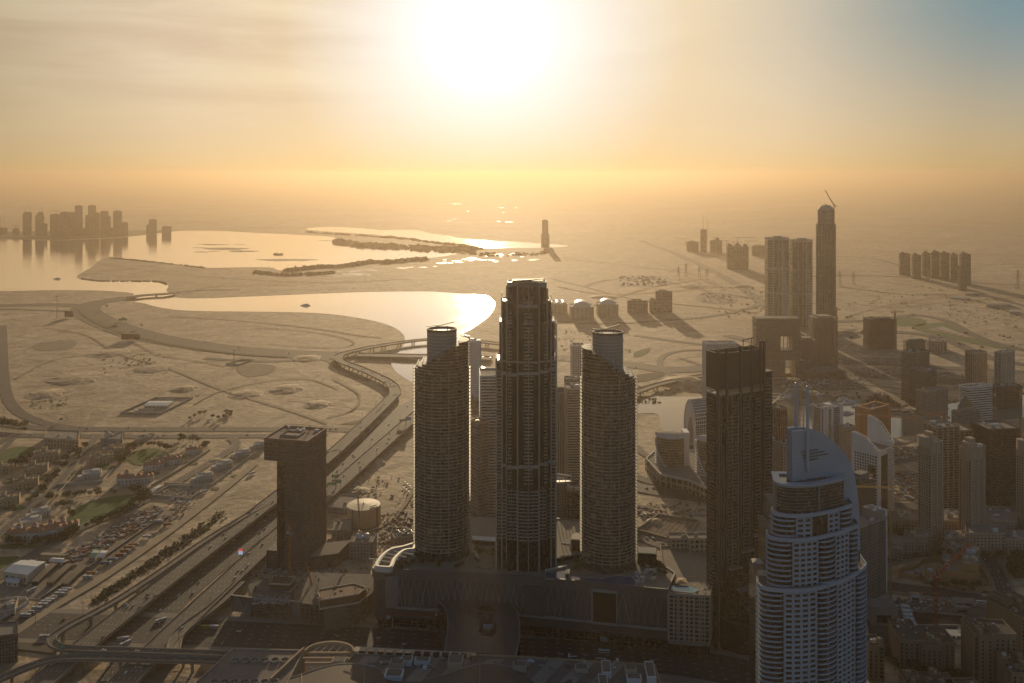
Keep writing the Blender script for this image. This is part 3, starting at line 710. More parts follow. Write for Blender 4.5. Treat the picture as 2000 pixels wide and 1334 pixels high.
def centre_tower():
    Y = 893; r = thing('residential_tower', 'tallest dark tower with pale vertical ribs and a stepped crown between the two curved towers', 'tower', (*PX(1027, Y), 0))
    cx = PX(1027, Y)[0]; X = lambda px: (px-1027)*Y/F
    Z = lambda py: ZT(py, Y); fh = 3.55
    st = mat('tower_frame', (.32, .27, .215), .7, .12, .08, streak=True); dg = glassmat('near_black_glass', (.018, .017, .016), .12, 2.6, 3.55, .5, .02)
    segs = [(968, 990, 7), (990, 1011, 3), (1011, 1053, 0), (1053, 1071, 3.5), (1071, 1088, 8)]
    tiers = [(968, 1088, ZP, Z(708), 0), (975, 1084, Z(708)-1, Z(632), 1), (980, 1077, Z(632)-1, Z(592), 2), (991, 1068, Z(592)-1, Z(556), 3.5)]
    for a, b, z0, z1, inset in tiers:
        q = []
        for s0, s1, dd in segs:
            s0, s1 = max(s0, a), min(s1, b)
            if s1-s0 < 3: continue
            q += [(X(s0), dd+inset), (X(s1), dd+inset)]
        q += [(X(b), 44-inset*3), (X(a), 44-inset*3)]
        MB().prism(q, z0, z1).build('glazing', dg, r)
        MB().ring(off(q, .3), off(q, -.8), z1-1.0, z1+1.0).build('frame_band', st, r)
    ribs = MB()
    for px, dd, top in ((969, 7, 704), (989.5, 5, 560), (1011, 1, 556), (1053, 1, 556), (1069.5, 5, 566), (1086.5, 8, 690), (980, 7, 585), (1077, 8, 610)):
        ribs.box(X(px)-.75, dd-1.5, ZP, X(px)+.75, dd+1.2, Z(top)+1)
    for px in (1021, 1032, 1042):
        ribs.box(X(px)-.45, 1.6, Z(612), X(px)+.45, 3.2, Z(553)); 
    ribs.box(X(1032)-.4, -1.6, ZP, X(1032)+.4, .4, Z(640))
    ribs.build('rib', st, r)
    cb = MB()
    for x0, x1 in ((991, 1068),): cb.box(X(x0), 3.2, Z(562), X(x1), 4.4, Z(552))
    cb.build('crown_band', st, r)
    for (py, xs, xe, dd) in ((731, 978, 990, 4.5), (733, 990, 1011, 1.5), (729, 1011, 1053, -1.6), (727, 1053, 1071, 2), (724, 1071, 1083, 6), (598, 1011, 1050, -1.2), (912, 978, 990, 5), (914, 990, 1011, 1.5), (911, 1011, 1053, -1.6), (908, 1053, 1071, 2), (905, 1071, 1087, 6)):
        MB().box(X(xs), dd-.6, Z(py)-1.5, X(xe), dd+2.2, Z(py)+1.5).build('belt', st, r)
    # balcony stacks: each balcony one part
    def stack(x0, x1, dd, zlo, zhi, step=fh, out=1.9, walls=False):
        b = MB().box(X(x0), dd-out, 0, X(x1), dd+.3, .45); b.box(X(x0), dd-out, .45, X(x1), dd-out+.14, 1.35)
        if walls: b.box(X(x1)-.2, dd-out, .45, X(x1), dd, fh)
        o = None; z = zlo
        while z < zhi:
            if o is None: o = b.build('balcony', mat('balcony_pale', (.30, .26, .21), .7, .12), r, (0, 0, z))
            else:
                c = o.copy(); COL.objects.link(c); c.parent = r; c.location.z = z
            z += step
    dk = MB()
    for x0, x1, dd, zt_ in ((1000, 1010, 2.8, 560), (1043, 1052, -.2, 560), (981, 989, 6.8, 600), (1055, 1062, 3.3, 560), (1072, 1077, 7.8, 600), (1012, 1021, -.2, 560)): dk.box(X(x0), dd, Z(955), X(x1), dd+.6, Z(zt_))
    dk.build('dark_glass_strip', mat('matt_black_glass', (.008, .008, .008), .35, .3, .2, spec=.2), r)
    stack(1023, 1031, 0, Z(945), Z(612)); stack(1033, 1041, 0, Z(945), Z(612))
    stack(992, 999, 3, Z(945), Z(610)); stack(1063, 1069, 3.5, Z(945), Z(640)); stack(971, 979, 7, Z(945), Z(728)); stack(1078, 1085, 8, Z(945), Z(700))
    # lower zone: cellular balconies across the whole width
    for (x0, x1, dd) in ((972, 980, 7), (980.5, 988.5, 6.6), (991.5, 1000, 3), (1001, 1009.5, 2.4), (1013, 1022, 0), (1022.5, 1031, -.8), (1033, 1041.5, -.8), (1042, 1051.5, 0), (1054.5, 1061.5, 3), (1062, 1068, 3.6), (1071.5, 1078, 8), (1078.5, 1085, 8.6)):
        b = MB().box(X(x0), dd-2.4, 0, X(x1), dd+.3, .5); b.box(X(x0), dd-2.4, .5, X(x1), dd-2.2, 1.25); b.box(X(x1)-.35, dd-2.4, .5, X(x1), dd, fh)
        z = Z(1055); o = None
        while z < Z(958):
            if o is None: o = b.build('balcony', mat('balcony_pale', (.34,)*3), r, (0, 0, z))
            else: c = o.copy(); COL.objects.link(c); c.parent = r; c.location.z = z
            z += fh
    MB().box(X(1000), 8, Z(556), X(1062), 30, Z(551)).build('roof_plant', DGREY, r)
    g_ = MB(); g_.bar((X(1000), 10, Z(551)), (X(1050), 12, Z(548.5)), 1.2); g_.bar((X(1030), 10, Z(551)), (X(1064), 14, Z(547)), .8); g_.bar((X(1064), 14, Z(547)), (X(1064), 14, Z(549.5)), .5)
    g_.build('cleaning_gantry', STEEL, r)
    fr = MB()
    for (x, dd, y0, y1) in ((971, 7, 708, 700), (978, 7, 708, 700), (980, 9, 592, 575), (1077, 10, 600, 580), (1083, 8, 690, 664), (1086, 8, 690, 664), (1075, 9, 592, 588)):
        fr.bar((X(x), dd, Z(y0)), (X(x), dd, Z(y1)), .6); fr.bar((X(x), dd, Z(y1)), (X(x), dd+14, Z(y1)), .6)
    fr.bar((X(1083), 8, Z(664)), (X(1086), 8, Z(664)), .6); fr.build('roof_frame', st, r)
    return r
centre_tower()

# terrace life: pools, planters, pavilions, loungers
POOL = bpy.data.materials.new('pool_water'); POOL.use_nodes = True
_b = POOL.node_tree.nodes['Principled BSDF']; _b.inputs['Base Color'].default_value = (.01, .08, .16, 1); _b.inputs['Roughness'].default_value = .08
POOL2 = POOL.copy(); POOL2.name = 'pool_water_turquoise'; POOL2.node_tree.nodes['Principled BSDF'].inputs['Base Color'].default_value = (.02, .30, .42, 1)
def pool(label, pts, m, z=ZP+.5):
    P = [G(*p, z) for p in pts]; r = thing('swimming_pool', label, 'pool', (0, 0, 0))
    MB().ring(off(P, .8), P, z-.5, z+.12).build('pool_edge', CREAM, r); MB().sheet(P, z).build('pool_water', m, r)
pool('deep blue roof pool under a row of white cabanas', [(1066,1119), (1105,1113), (1104,1131), (1066,1130)], POOL)
pool('long curved dark blue infinity pool wrapping the second curved tower', [(1116,1126), (1140,1128), (1175,1130), (1210,1124), (1221,1127), (1232,1125), (1243,1137), (1240,1143), (1180,1138), (1116,1133)], POOL)
pool('small bright blue pool on the terrace behind the tallest tower', [(1099,1060), (1112,1053), (1117,1055), (1116,1063)], POOL)
# ---------------------------------------------------------------- dark tower with a roof screen (right of centre)
def dark_tower():
    B = (1401, 862); th = 25
    A = PX(1401, 862); r = thing('residential_tower', 'dark brown tower with a tall screened crown and stacked balconies right of the round towers', 'tower', (*A, 0))
    t = R(th); v = Vector((math.cos(t), math.sin(t))); u = Vector((-math.sin(t), math.cos(t)))
    def P(s, d): q = v*s+u*d; return (q.x, q.y)
    kc = (1492-1000)/F; L = (kc*862-A[0])/(math.cos(t)-kc*math.sin(t)); L2 = ((1512-1000)/F*862-A[0])/(math.cos(t)-(1512-1000)/F*math.sin(t))
    ka = (1380-1000)/F; dl = (A[0]-ka*862)/(math.sin(t)+ka*math.cos(t)); dl = min(dl, 34)
    Z = lambda py, Y=862: ZT(py, Y)
    m = mat('brown_stone', (.085, .066, .052), .7, .2, .08, streak=True); pl = mat('tan_pier', (.27, .21, .155), .75, .12, .08)
    top = Z(772); crown = Z(690)
    nz = [P(0,0), P(L*.16,0), P(L*.16,-2.2), P(L*.44,-2.2), P(L*.44,-1), P(L*.7,-1), P(L*.7,.6), P(L,.6), P(L,dl), P(0,dl)]
    MB().prism(nz, 0, top).build('glazing', GLD, r)
    wing = [P(L,3), P(L2,3), P(L2,dl-4), P(L,dl-4)]
    MB().prism(wing, 0, Z(722, 905)).build('wing', GLD, r)
    MB().prism(off(wing, .5), Z(722, 905), Z(722, 905)+1.2).build('wing_roof', pl, r)
    cr_ = [P(-.4,-.8), P(L*.16,-.8), P(L*.16,-2.8), P(L*.44,-2.8), P(L*.44,-1.6), P(L*.7,-1.6), P(L*.7,0), P(L+.3,0), P(L+.3,dl+.3), P(-.4,dl+.3)]
    MB().ring(cr_, off(cr_, -1.2), top+5, crown).build('crown_screen', mat('screen_mesh', (.075, .058, .048), .6, .15, .3), r)
    MB().ring(off(cr_, .2), off(cr_, -1), top-1.5, top+.8).build('crown_sill', pl, r)
    MB().sheet(off(cr_, -1.2), crown-6).build('roof', ROOFM, r)
    fs = MB()
    for s in [i*L/30 for i in range(31)]: fs.cbox(*P(s, -.1), top+.6, .5, 1.6, 5, t)
    fs.build('crown_louvre', pl, r)
    pr = MB()
    for s, d, z1 in ((0, -.6, crown+4), (L*.16, -3.2, crown+5), (L*.44, -3.4, crown+6), (L*.7, -2.2, crown+5), (L, -.3, crown+8), (L*.92, -.2, crown+8)):
        pr.cbox(*P(s, d), 0, 1.9, 2.4, z1, t)
    pr.build('corner_pier', m, r)
    for s, z0, z1, w in ((L*.035, 0, top, .5), (L*.075, 60, top, .5), (L*.125, 80, top-55, .7), (L*.27, 60, top, .8), (L*.40, 60, top-3, .8), (L*.53, 60, top-3, .8), (L*.665, 60, top-3, .8)):
        dd = -3.0 if L*.16 < s < L*.44 else (-1.8 if s > L*.44 else -.8)
        MB().cbox(*P(s, dd), z0, w, 1.2, z1-z0, t).build('light_pier', pl, r)
    fh = 3.6
    def stack(s0, s1, d, z0, z1, out=1.8, tall=1.1):
        c = (s0+s1)/2; b = MB(); b.cbox(*P(c, d-out/2+.2), 0, s1-s0, out+.4, .5, t); b.cbox(*P(c, d-out+.1), .5, s1-s0, .18, tall, t)
        o = None; z = z0
        while z < z1:
            if o is None: o = b.build('balcony', mat('balcony_brown', (.17, .14, .115), .7, .15), r, (0, 0, z))
            else: q = o.copy(); COL.objects.link(q); q.parent = r; q.location.z = z
            z += fh
    stack(L*.28, L*.39, -2.2, 62, top-6); stack(L*.54, L*.655, -1, 62, top-6); stack(L*.165, L*.23, -2.2, 62, top-50); stack(L*.14, L*.26, -2.4, top-48, top-22)
    stack(L*.80, L*.9, .6, 62, top-6); stack(L*1.02, L2*.97, 3, 62, Z(730, 905))
    b = MB(); b.cbox(*P(-.9, dl*.45), 0, 1.8, dl*.5, .5, t); b.cbox(*P(-1.7, dl*.45), .5, .2, dl*.5, 1.1, t); o = b.build('balcony', mat('balcony_brown', (.1,)*3), r, (0, 0, 62)); z = 62
    while z < top-4: z += fh; q = o.copy(); COL.objects.link(q); q.parent = r; q.location.z = z
    sl = MB()
    for k in range(int(top/fh/11)+1):
        z = top-30-k*52
        if z > 60: sl.cbox(*P(L*.08, -1.1), z, L*.17, 1.2, 1, t)
    sl.cbox(*P(L*.02, -1.0), 60, .5, 1.0, top-90, t); sl.build('belt', STEEL, r)
    # stepped terraces near the foot and a rounded dark base
    for s0, s1, d, z1 in ((L*.18, L*.42, -7, 78), (L*.45, L*.7, -6, 92), (L*.72, L*1.0, -5, 105), (L*.3, L*.6, -13, 58), (L*.6, L*.9, -12, 68), (L*.9, L2, -7, 84), (L*.42, L*.74, -19, 40), (L*.74, L2, -18, 48)):
        q = [P(s0, d), P(s1, d), P(s1, 0), P(s0, 0)]; MB().prism(q, 0, z1).build('setback', GLD, r); MB().prism(off(q, .9), z1, z1+1.3).build('terrace_slab', pl, r)
        w = MB(); lattice(w, q, 10, z1, 3.6, 5, .6, .7, .5, edges=[0]); w.build('setback_wall', m, r)
    cxy = P(L*.62, -2); MB().prism(ell(cxy[0], cxy[1], L*.55, 26, 28, t), 0, 30).build('rounded_base', GLD, r); MB().ring(ell(cxy[0], cxy[1], L*.55+.4, 26.4, 28, t), ell(cxy[0], cxy[1], L*.55-1, 25, 28, t), 29, 31.4).build('base_rim', m, r)
    ps = MB(); rr = random.Random(4)
    for s in (.02, .05, .08, .12, .15, .3, .48, .5, .52, .72, .75, .85, .9, .96): h = rr.uniform(3, 7); ps.bar((*P(L*s, dl*.25), crown-3), (*P(L*s, dl*.25), crown+h), .5)
    ps.bar((*P(0, dl*.25), crown+4.6), (*P(L*.15, dl*.25), crown+4.6), .4); ps.bar((*P(L*.6, dl*.3), crown+9), (*P(L*.85, dl*.3), crown+11), 1.0)
    for s in (.62, .8): ps.bar((*P(L*s, dl*.3), crown-3), (*P(L*s, dl*.3), crown+10), .7)
    ps.build('roof_steelwork', STEEL, r)
dark_tower()

# ---------------------------------------------------------------- sail-topped tower in the foreground
def sail_tower():
    r = thing('sail_topped_tower', 'pale blue and white tower with a curved sail fin and twin masts', 'tower', (0, 0, 0))
    PAN = mat('blue_white_panel', (.31, .375, .435), .35, .06, .06, spec=.5)
    PAND = mat('panel_joint', (.22, .25, .28), .5, .1, .1); DG = glassmat('teal_dark_glass', (.012, .018, .02), .12, 2.1, 4.1, .7, .12)
    def path(pts): return spl([PX(*p) for p in pts], 10)
    tiers = [ # front line (px,Y), z0, z1, list of zones
        ([(1479,716),(1481,704),(1492,697),(1530,693),(1575,694),(1615,701),(1652,713),(1680,727),(1691,738)], -1, 139),
        ([(1498,716),(1499,706),(1512,701),(1545,698),(1580,700),(1618,707),(1650,716),(1676,727)], 139, 177),
        ([(1508,718),(1510,709),(1524,704),(1552,702),(1585,704),(1620,711),(1650,719),(1664,725)], 177, 195)]
    zones = [
        [('solid', 0, .035), ('glass', .035, .055), ('balc', .065, .265), ('wall', .27, .47, 4), ('balc', .475, .64), ('wall', .645, .82, 4), ('balc', .83, .975), ('solid', .985, 1)],
        [('solid', 0, .05), ('glass', .05, .08), ('balc', .09, .30), ('wall', .31, .52, 4), ('balc', .53, .70), ('wall', .71, .86, 3), ('balc', .87, .985)],
        [('balc', .03, .32), ('wall', .33, .47, 2), ('glass', .48, .66), ('wall', .67, .80, 2), ('balc', .81, .98)]]
    fh = 4.1
    for (fp, z0, z1), zs in zip(tiers, zones):
        L = path(fp); n = len(L)
        back = [(L[-1][0]+2, L[-1][1]+24), (L[0][0]+2, L[0][1]+34)]
        inner = L+back
        MB().prism(off(inner, -.4), max(0, z0), z1-.4).build('glazing', DG, r)
        cum = [0]
        for i in range(n-1): cum.append(cum[-1]+math.dist(L[i], L[i+1]))
        T = cum[-1]
        def at(t, o=0):
            s = max(0, min(1, t))*T
            for i in range(n-1):
                if s <= cum[i+1]+1e-6:
                    k = (s-cum[i])/(cum[i+1]-cum[i]+1e-9); x = L[i][0]+(L[i+1][0]-L[i][0])*k; y = L[i][1]+(L[i+1][1]-L[i][1])*k
                    a, b = L[max(0, i-1)], L[min(n-1, i+2)]; dx, dy = b[0]-a[0], b[1]-a[1]; l = math.hypot(dx, dy); return (x+dy/l*o, y-dx/l*o)
        def band(mb, t0, t1, za, zb, o, i=-.3, k=6):
            P = [at(t0+(t1-t0)*j/k, o) for j in range(k+1)]+[at(t1-(t1-t0)*j/k, i) for j in range(k+1)]; mb.prism(P, za, zb)
        nf = int((z1-z0-3)/fh); ztop = z1
        rim = MB(); band(rim, 0, 1, z1-2.0, z1+.9, .9, -.8, 30); rim.prism([(p[0], p[1]) for p in [at(1, 1.0), (back[0][0]+1, back[0][1]), (back[0][0], back[0][1]-.2), at(1, 0)]], z1-2.6, z1+1.3)
        rim.build('setback_rim', PAN, r)
        MB().sheet(off(inner, -.6), z1-.2).build('terrace_floor', ROOFM, r)
        for zn in zs:
            if zn[0] == 'solid': q = MB(); band(q, zn[1], zn[2], max(0, z0), z1-2.6, .9, -.5, 3); q.build('white_pier', PAN, r)
            elif zn[0] == 'wall':
                q = MB(); nb = zn[3]; t0, t1 = zn[1], zn[2]; w = (t1-t0)/nb
                for k in range(nb+1):
                    tt = t0+w*k; h = w*(.15 if 0 < k < nb else .12); band(q, tt-h, tt+h, max(0, z0), z1-2.6, .55, -.3, 1)
                for k in range(nf+2):
                    z = z1-2.6-k*fh
                    if z < max(z0, 0): break
                    band(q, t0, t1, max(0, z-.85), min(z+.85, z1-2.6), .5, -.3, 5)
                q.build('punched_wall', PAN, r)
                jn = MB()
                for k in range(nb+1): tt = t0+w*k; band(jn, tt-.0012, tt+.0012, max(0, z0), z1-2.7, .58, .4, 1)
                jn.build('panel_joint', PAND, r)
            elif zn[0] == 'balc':
                t0, t1 = zn[1]+.012, zn[2]-.012; k = 10
                for j in range(nf+1):
                    z = z1-4.6-j*fh
                    if z < max(z0, 0)+.5: break
                    b = MB(); bul = lambda s: 1.0+2.1*math.sin(math.pi*max(0, min(1, s)))**.5
                    P = [at(t0+(t1-t0)*i/k, bul(i/k)) for i in range(k+1)]+[at(t1-(t1-t0)*i/k, -.3) for i in range(k+1)]
                    b.prism(P, z, z+.35)
                    P2 = [at(t0+(t1-t0)*i/k, bul(i/k)+.1) for i in range(k+1)]+[at(t1-(t1-t0)*i/k, bul(1-i/k)-.15) for i in range(k+1)]
                    b.prism(P2, z+.3, z+1.25)
                    P3 = [at(zn[1]-.004+(zn[2]-zn[1]+.008)*i/3, .45) for i in range(4)]+[at(zn[2]+.004-(zn[2]-zn[1]+.008)*i/3, -.3) for i in range(4)]
                    b.prism(P3, z-.1, z+.2); b.build('balcony', PAN, r)
        if z1 == 139:
            c = (zs[4][1]+zs[4][2])/2; q = MB(); band(q, c-.006, c+.006, 0, z1, 1.2, 0, 1); q.build('downpipe', GREY, r)
    # glazed bow under the ring canopy
    bow = path([(1515,722),(1518,712),(1532,707),(1556,705),(1590,707),(1622,714),(1648,722)]); bk = [(bow[-1][0], bow[-1][1]+5), (bow[0][0]+2, bow[0][1]+10)]
    zt = ZT(948, 705)
    MB().prism(bow+bk, 191, zt).build('bow_glazing', DG, r)
    sl = MB()
    for k in range(1, int((zt-195)/2.7)): sl.prism(off(bow+bk, .35), 195+k*2.7, 195+k*2.7+.28)
    sl.build('bow_transom', mat('transom', (.24, .25, .26), .5, .1), r)
    q = PX(1599, 708); MB().cbox(q[0], q[1]-.6, 195, .8, 1, zt-197, .1).build('bow_mullion', PAND, r)
    MB().ring(off(bow+bk, 2.6), off(bow+bk, -3), zt, zt+1.4).build('ring_canopy', PAN, r)
    MB().ring(off(bow+bk, 1.4), off(bow+bk, -3.5), zt-1.8, zt).build('ring_soffit', PAND, r)
    # the sail: two parallel fins
    pts = [(1549,843),(1572,841),(1600,847),(1628,862),(1652,888),(1666,918),(1674,955),(1678,1000),(1680,1060),(1680,1130)]
    a0 = PX(1549, 713); a1 = PX(1679, 741); dv = Vector((a1[0]-a0[0], a1[1]-a0[1])).normalized(); nv = Vector((-dv.y, dv.x))
    def onp(px):
        k = (px-1000)/F; s = (k*a0[1]-a0[0])/(dv.x-k*dv.y); return s, a0[0]+dv.x*s, a0[1]+dv.y*s
    cv = spl(pts, 6)
    for di, (o, hgt) in enumerate(((0, 0), (5.2, 1.5))):
        f, b = [], []
        for px, py in cv:
            s, x, y = onp(px); z = ZT(py, y)+hgt; f.append((x+nv.x*o, y+nv.y*o, z)); b.append((x+nv.x*(o+2.6), y+nv.y*(o+2.6), z))
        s, x, y = onp(1680); zl = 150
        f.append((x+nv.x*o, y+nv.y*o, zl)); b.append((x+nv.x*(o+2.6), y+nv.y*(o+2.6), zl))
        s, x, y = onp(1549); f.append((x+nv.x*o, y+nv.y*o, zl)); b.append((x+nv.x*(o+2.6), y+nv.y*(o+2.6), zl))
        m = MB(); n = len(f); m.add(f+b, [tuple(range(n))[::-1], tuple(range(n, 2*n))]+[(i, (i+1) % n, n+(i+1) % n, n+i) for i in range(n)])
        m.build('sail_fin', PAN, r)
        if di == 0:
            jt = MB()
            for k in range(1, 40):
                s_ = k*1.5; x, y = a0[0]+dv.x*s_, a0[1]+dv.y*s_; zz_ = None
                for (c0, c1) in zip(f[:-3], f[1:-2]):
                    if c0[0] <= x <= c1[0]: zz_ = c0[2]+(c1[2]-c0[2])*(x-c0[0])/(c1[0]-c0[0]+1e-9)
                if zz_: jt.bar((x-nv.x*.02, y-nv.y*.02, 200), (x-nv.x*.02, y-nv.y*.02, zz_-.3), .12, .08)
            for k in range(24):
                z = 203+k*3.0; xe = None
                for (c0, c1) in zip(f[:-3], f[1:-2]):
                    if c1[2] <= z <= c0[2]: xe = (c0[0]+(c1[0]-c0[0])*(c0[2]-z)/(c0[2]-c1[2]+1e-9), c0[1]+(c1[1]-c0[1])*(c0[2]-z)/(c0[2]-c1[2]+1e-9))
                if z > max(c[2] for c in f)-1: break
                xe = xe or f[3][:2]; jt.bar((a0[0]-nv.x*.02, a0[1]-nv.y*.02, z), (xe[0], xe[1], z), .1, .14)
            jt.build('sail_joint', PAND, r)
    sp = [(onp(1550)[1]+nv.x*k, onp(1550)[2]+nv.y*k) for k in (1, 6.5)]
    MB().prism([(sp[0][0]-1.2, sp[0][1]), (sp[0][0]+.5, sp[0][1]), (sp[1][0]+.5, sp[1][1]), (sp[1][0]-1.2, sp[1][1])], 200, ZT(846, 713)).build('fin_core', PAND, r)
    for px, o, yt, yb in ((1574.5, -1.6, 757, 914), (1565.5, 6.5, 751, 848)):
        s, x, y = onp(px); x += nv.x*o; y += nv.y*o; m = MB(); zb, zt_ = ZT(yb, y), ZT(yt, y)
        m.cyl(x, y, zb, zt_, 1.35, 1.15, 16); m.dome(x, y, zt_, 1.15, 1.8, 16); m.cyl(x, y, zb-4, zb, .3, 1.35, 16); m.cyl(x, y, zt_, zt_+3, .18, .18, 6); m.build('mast', PAN, r, smooth=False)
    lo = MB()
    for k, w in ((0, 17), (1, 23), (2, 26), (3, 15)):
        z = ZT(884+k*6, 715); s, x, y = onp(1564+k*2); lo.bar((x-nv.x*.9, y-nv.y*.9, z), (x+dv.x*w-nv.x*.9, y+dv.y*w-nv.y*.9, z+.5), 1.4, .35)
    lo.build('mast_bracket', STEEL, r)
    gt = MB(); s, x, y = onp(1569)
    for k in range(4): gt.bar((x+2, y+3, ZT(846-k*9, 716)), (x+.5, y+5, ZT(842-k*9, 716)), .4)
    gt.bar((x+1.6, y+4, ZT(848, 716)), (x+1.6, y+4, ZT(810, 716)), .4); gt.build('access_ladder', STEEL, r)
    # small terrace tents at the setback corners
    for px, Y, z in ((1490, 712, 139.8), (1478, 716, 148)):
        q = PX(px, Y); m = MB(); m.add([(q[0]-4, q[1]-2, z+3), (q[0]+5, q[1]-3, z+2.6), (q[0]+5, q[1]+5, z+3), (q[0]-3, q[1]+6, z+3.2), (q[0]+2, q[1]+1, z+6)], [(0, 1, 4), (1, 2, 4), (2, 3, 4), (3, 0, 4)])
        for cx_, cy_ in ((-4, -2), (5, -3), (5, 5), (-3, 6)): m.bar((q[0]+cx_, q[1]+cy_, z-1), (q[0]+cx_, q[1]+cy_, z+3), .2)
        m.build('terrace_tent', CREAM, r)
sail_tower()

# ---------------------------------------------------------------- hammerhead tower on the left
def hammer():
    A = PX(600, 1029); th = 18; t = R(th)
    Z = lambda py: ZT(py, 1029)
    r = thing('hammerhead_tower', 'dark square tower with an overhanging top block beside the raised road', 'tower', (*A, 0))
    # right face runs back from the corner, front face runs left
    kr = (637-1000)/F; kl = (516-1000)/F; Yr = (470-Z(863))*F/(838-HY); br = (kr*Yr, Yr); dR = Vector((br[0]-A[0], br[1]-A[1])); wR = dR.length; dR.normalize()
    dL = Vector((-dR.y, dR.x)); 
    if dL.x > 0: dL = -dL
    den = dL.x-kl*dL.y; wL = (kl*A[1]-A[0])/den
    P = lambda l, d: ((dL*l+dR*d).x, (dL*l+dR*d).y)
    wf = wL*(600-541)/(600-516)
    CL = mat('mesh_cladding', (.17, .14, .13), .55, .15, .1); gz = glassmat('brown_glass', (.06, .052, .05), .15, 3.2, 3.9, .6, .02)
    top = [P(0,0), P(wL,0), P(wL,wR), P(0,wR)]; sh = [P(0,0), P(wf,0), P(wf,wR), P(0,wR)]
    zt, zm = Z(863), Z(905)
    MB().prism(sh, 0, zm).build('shaft_glazing', gz, r); MB().prism(top, zm, zt-.5).build('head_glazing', gz, r)
    rr = random.Random(9)
    def skin(poly, edge, z0, z1, jitter):
        m = MB(); a, b = Vector((*poly[edge], 0)), Vector((*poly[(edge+1) % 4], 0)); 
        d = (b-a); L = d.length; d /= L; nr = Vector((d.y, -d.x, 0)); cc = Vector((*P(wf/2, wR/2), 0))
        if (a+d*L/2-cc).dot(nr) < 0: nr = -nr
        ang = math.atan2(d.y, d.x); nf = int((z1-z0)/3.9); fh = (z1-z0)/nf
        for k in range(nf+1): c = (a+b)/2+nr*.25; m.cbox(c.x, c.y, min(z0+k*fh, z1-.5), L+.3, .5, .55, ang)
        for k in range(nf):
            s = rr.uniform(0, 2)
            while s < L:
                c = a+d*s+nr*.3; m.cbox(c.x, c.y, z0+k*fh, .35, .65, fh*(2 if jitter and k < nf-1 and rr.random() < .3 else 1), ang); s += rr.uniform(1.6, 3.2) if jitter else 2.2
        return m
    m = skin(top, 3, zm, zt, True); m2 = skin(top, 0, zm, zt, False); m3 = skin(sh, 3, 0, zm, True)
    for q, nme in ((m, 'head_skin'), (m2, 'head_skin'), (m3, 'shaft_skin')): q.build(nme, CL, r)
    q = MB()
    for k in range(int(zm/3.9)): c = P(wf*.36, -.3); q.cbox(c[0], c[1], k*3.9, wf*.72, .5, .5, math.atan2(dL.y, dL.x))
    for i in range(12): c = P(wf*.72*i/11, -.35); q.cbox(c[0], c[1], 0, .35, .6, zm, math.atan2(dL.y, dL.x))
    q.build('shaft_skin', CL, r)
    c = P(wf*.86, -.1); MB().cbox(c[0], c[1]+.3, 0, wf*.27, 1, zm, math.atan2(dL.y, dL.x)).build('corner_glazing', GLD, r)
    MB().ring(off(top, .6), off(top, -.8), zt-1, zt+1.4).build('parapet', mat('rust_rim', (.20, .10, .075), .7, .1), r)
    MB().sheet(off(top, -.8), zt).build('roof', mat('roof_brown', (.15, .10, .085), .9, .2), r)
    w0 = [P(wL*.35, wR*.3), P(wL*.75, wR*.3), P(wL*.75, wR*.62), P(wL*.35, wR*.62)]
    MB().ring(off(w0, .8), w0, zt, zt+1.8).build('light_well', GREY, r); MB().sheet(w0, zt+.25).build('well_glass', GLD, r)
    rf = MB()
    for i in range(22): a_ = P(wL*i/21, wR-1); rf.bar((*a_, zt+1), (*a_, zt+3.4), .3)
    rf.bar((*P(0, wR-1), zt+3.4), (*P(wL, wR-1), zt+3.4), .3); rf.build('roof_rail', mat('rust_rim', (.2,)*3), r)
    for i in range(9):
        a_ = P(wL*rr.uniform(.05, .95), wR*rr.uniform(.66, .92)); MB().cbox(*a_, zt, rr.uniform(2, 5), rr.uniform(2, 4), rr.uniform(1, 3), t).build('roof_unit', METW, r)
    MB().cyl(*P(wL*.3, wR*.8), zt, zt+6, .8).build('flue', STEEL, r)
    # low wings
    lw = [P(wf, -2), P(wf+12, -2), P(wf+12, 26), P(wf, 26)]
    MB().prism(lw, 0, 22).build('low_wing', gz, r); q = MB(); lattice(q, lw, 0, 22, 4, 3, .4, .5, .4); q.build('low_wing_skin', CL, r)
    w2 = [P(-2, 4), P(-2, 44), P(-30, 58), P(-30, 20)]
    MB().prism(w2, 0, 14, True, lambda p: 16 if p[0] < A[0] else 16).build('annex', gz, r); MB().sheet(off(w2, .3), 16.1).build('annex_roof', ROOFM, r)
    q = MB(); lattice(q, w2, 0, 16, 8, 1.8, .3, .5, .4); q.build('annex_skin', CL, r)
hammer()

# beige storage tank and the buildings round it
def tank():
    Y = 1173; c = PX(710.5, Y); r = thing('storage_tank', 'round beige storage tank with a flat conical lid and red ladder', 'tank', (*c, 0)); m = mat('tank_paint', (.50, .37, .22), .6, .08, .05, streak=True)
    MB().cyl(0, 0, 0, 25, 22.5, 22.5, 48, False).build('shell', m, r); q = MB(); q.cyl(0, 0, 25, 26.6, 22.7, .8, 48); q.build('lid', m, r)
    MB().ring(ell(0, 0, 22.9, 22.9, 48), ell(0, 0, 22.3, 22.3, 48), 24.4, 25.2).build('rim', CREAM, r); MB().cyl(0, 0, 26.5, 28.5, .8, .5, 8).build('vent', METW, r)
    q = MB(); latbar(q, (19.6, -11.6, 0), (19.6, -11.6, 27), 1.4, 2.5, .35); q.build('ladder', RED, r); q = MB(); q.bar((-12, -19.6, 0), (-12, -19.6, 26), .8); q.cbox(-12, -19.6, 20, 1.6, 1.6, 2.5); q.build('standpipe', STEEL, r)
    q = MB(); q.cbox(14, -8, 26, 9, 2, 1.2, .7); q.build('lid_walkway', STEEL, r)
    return r
tank()
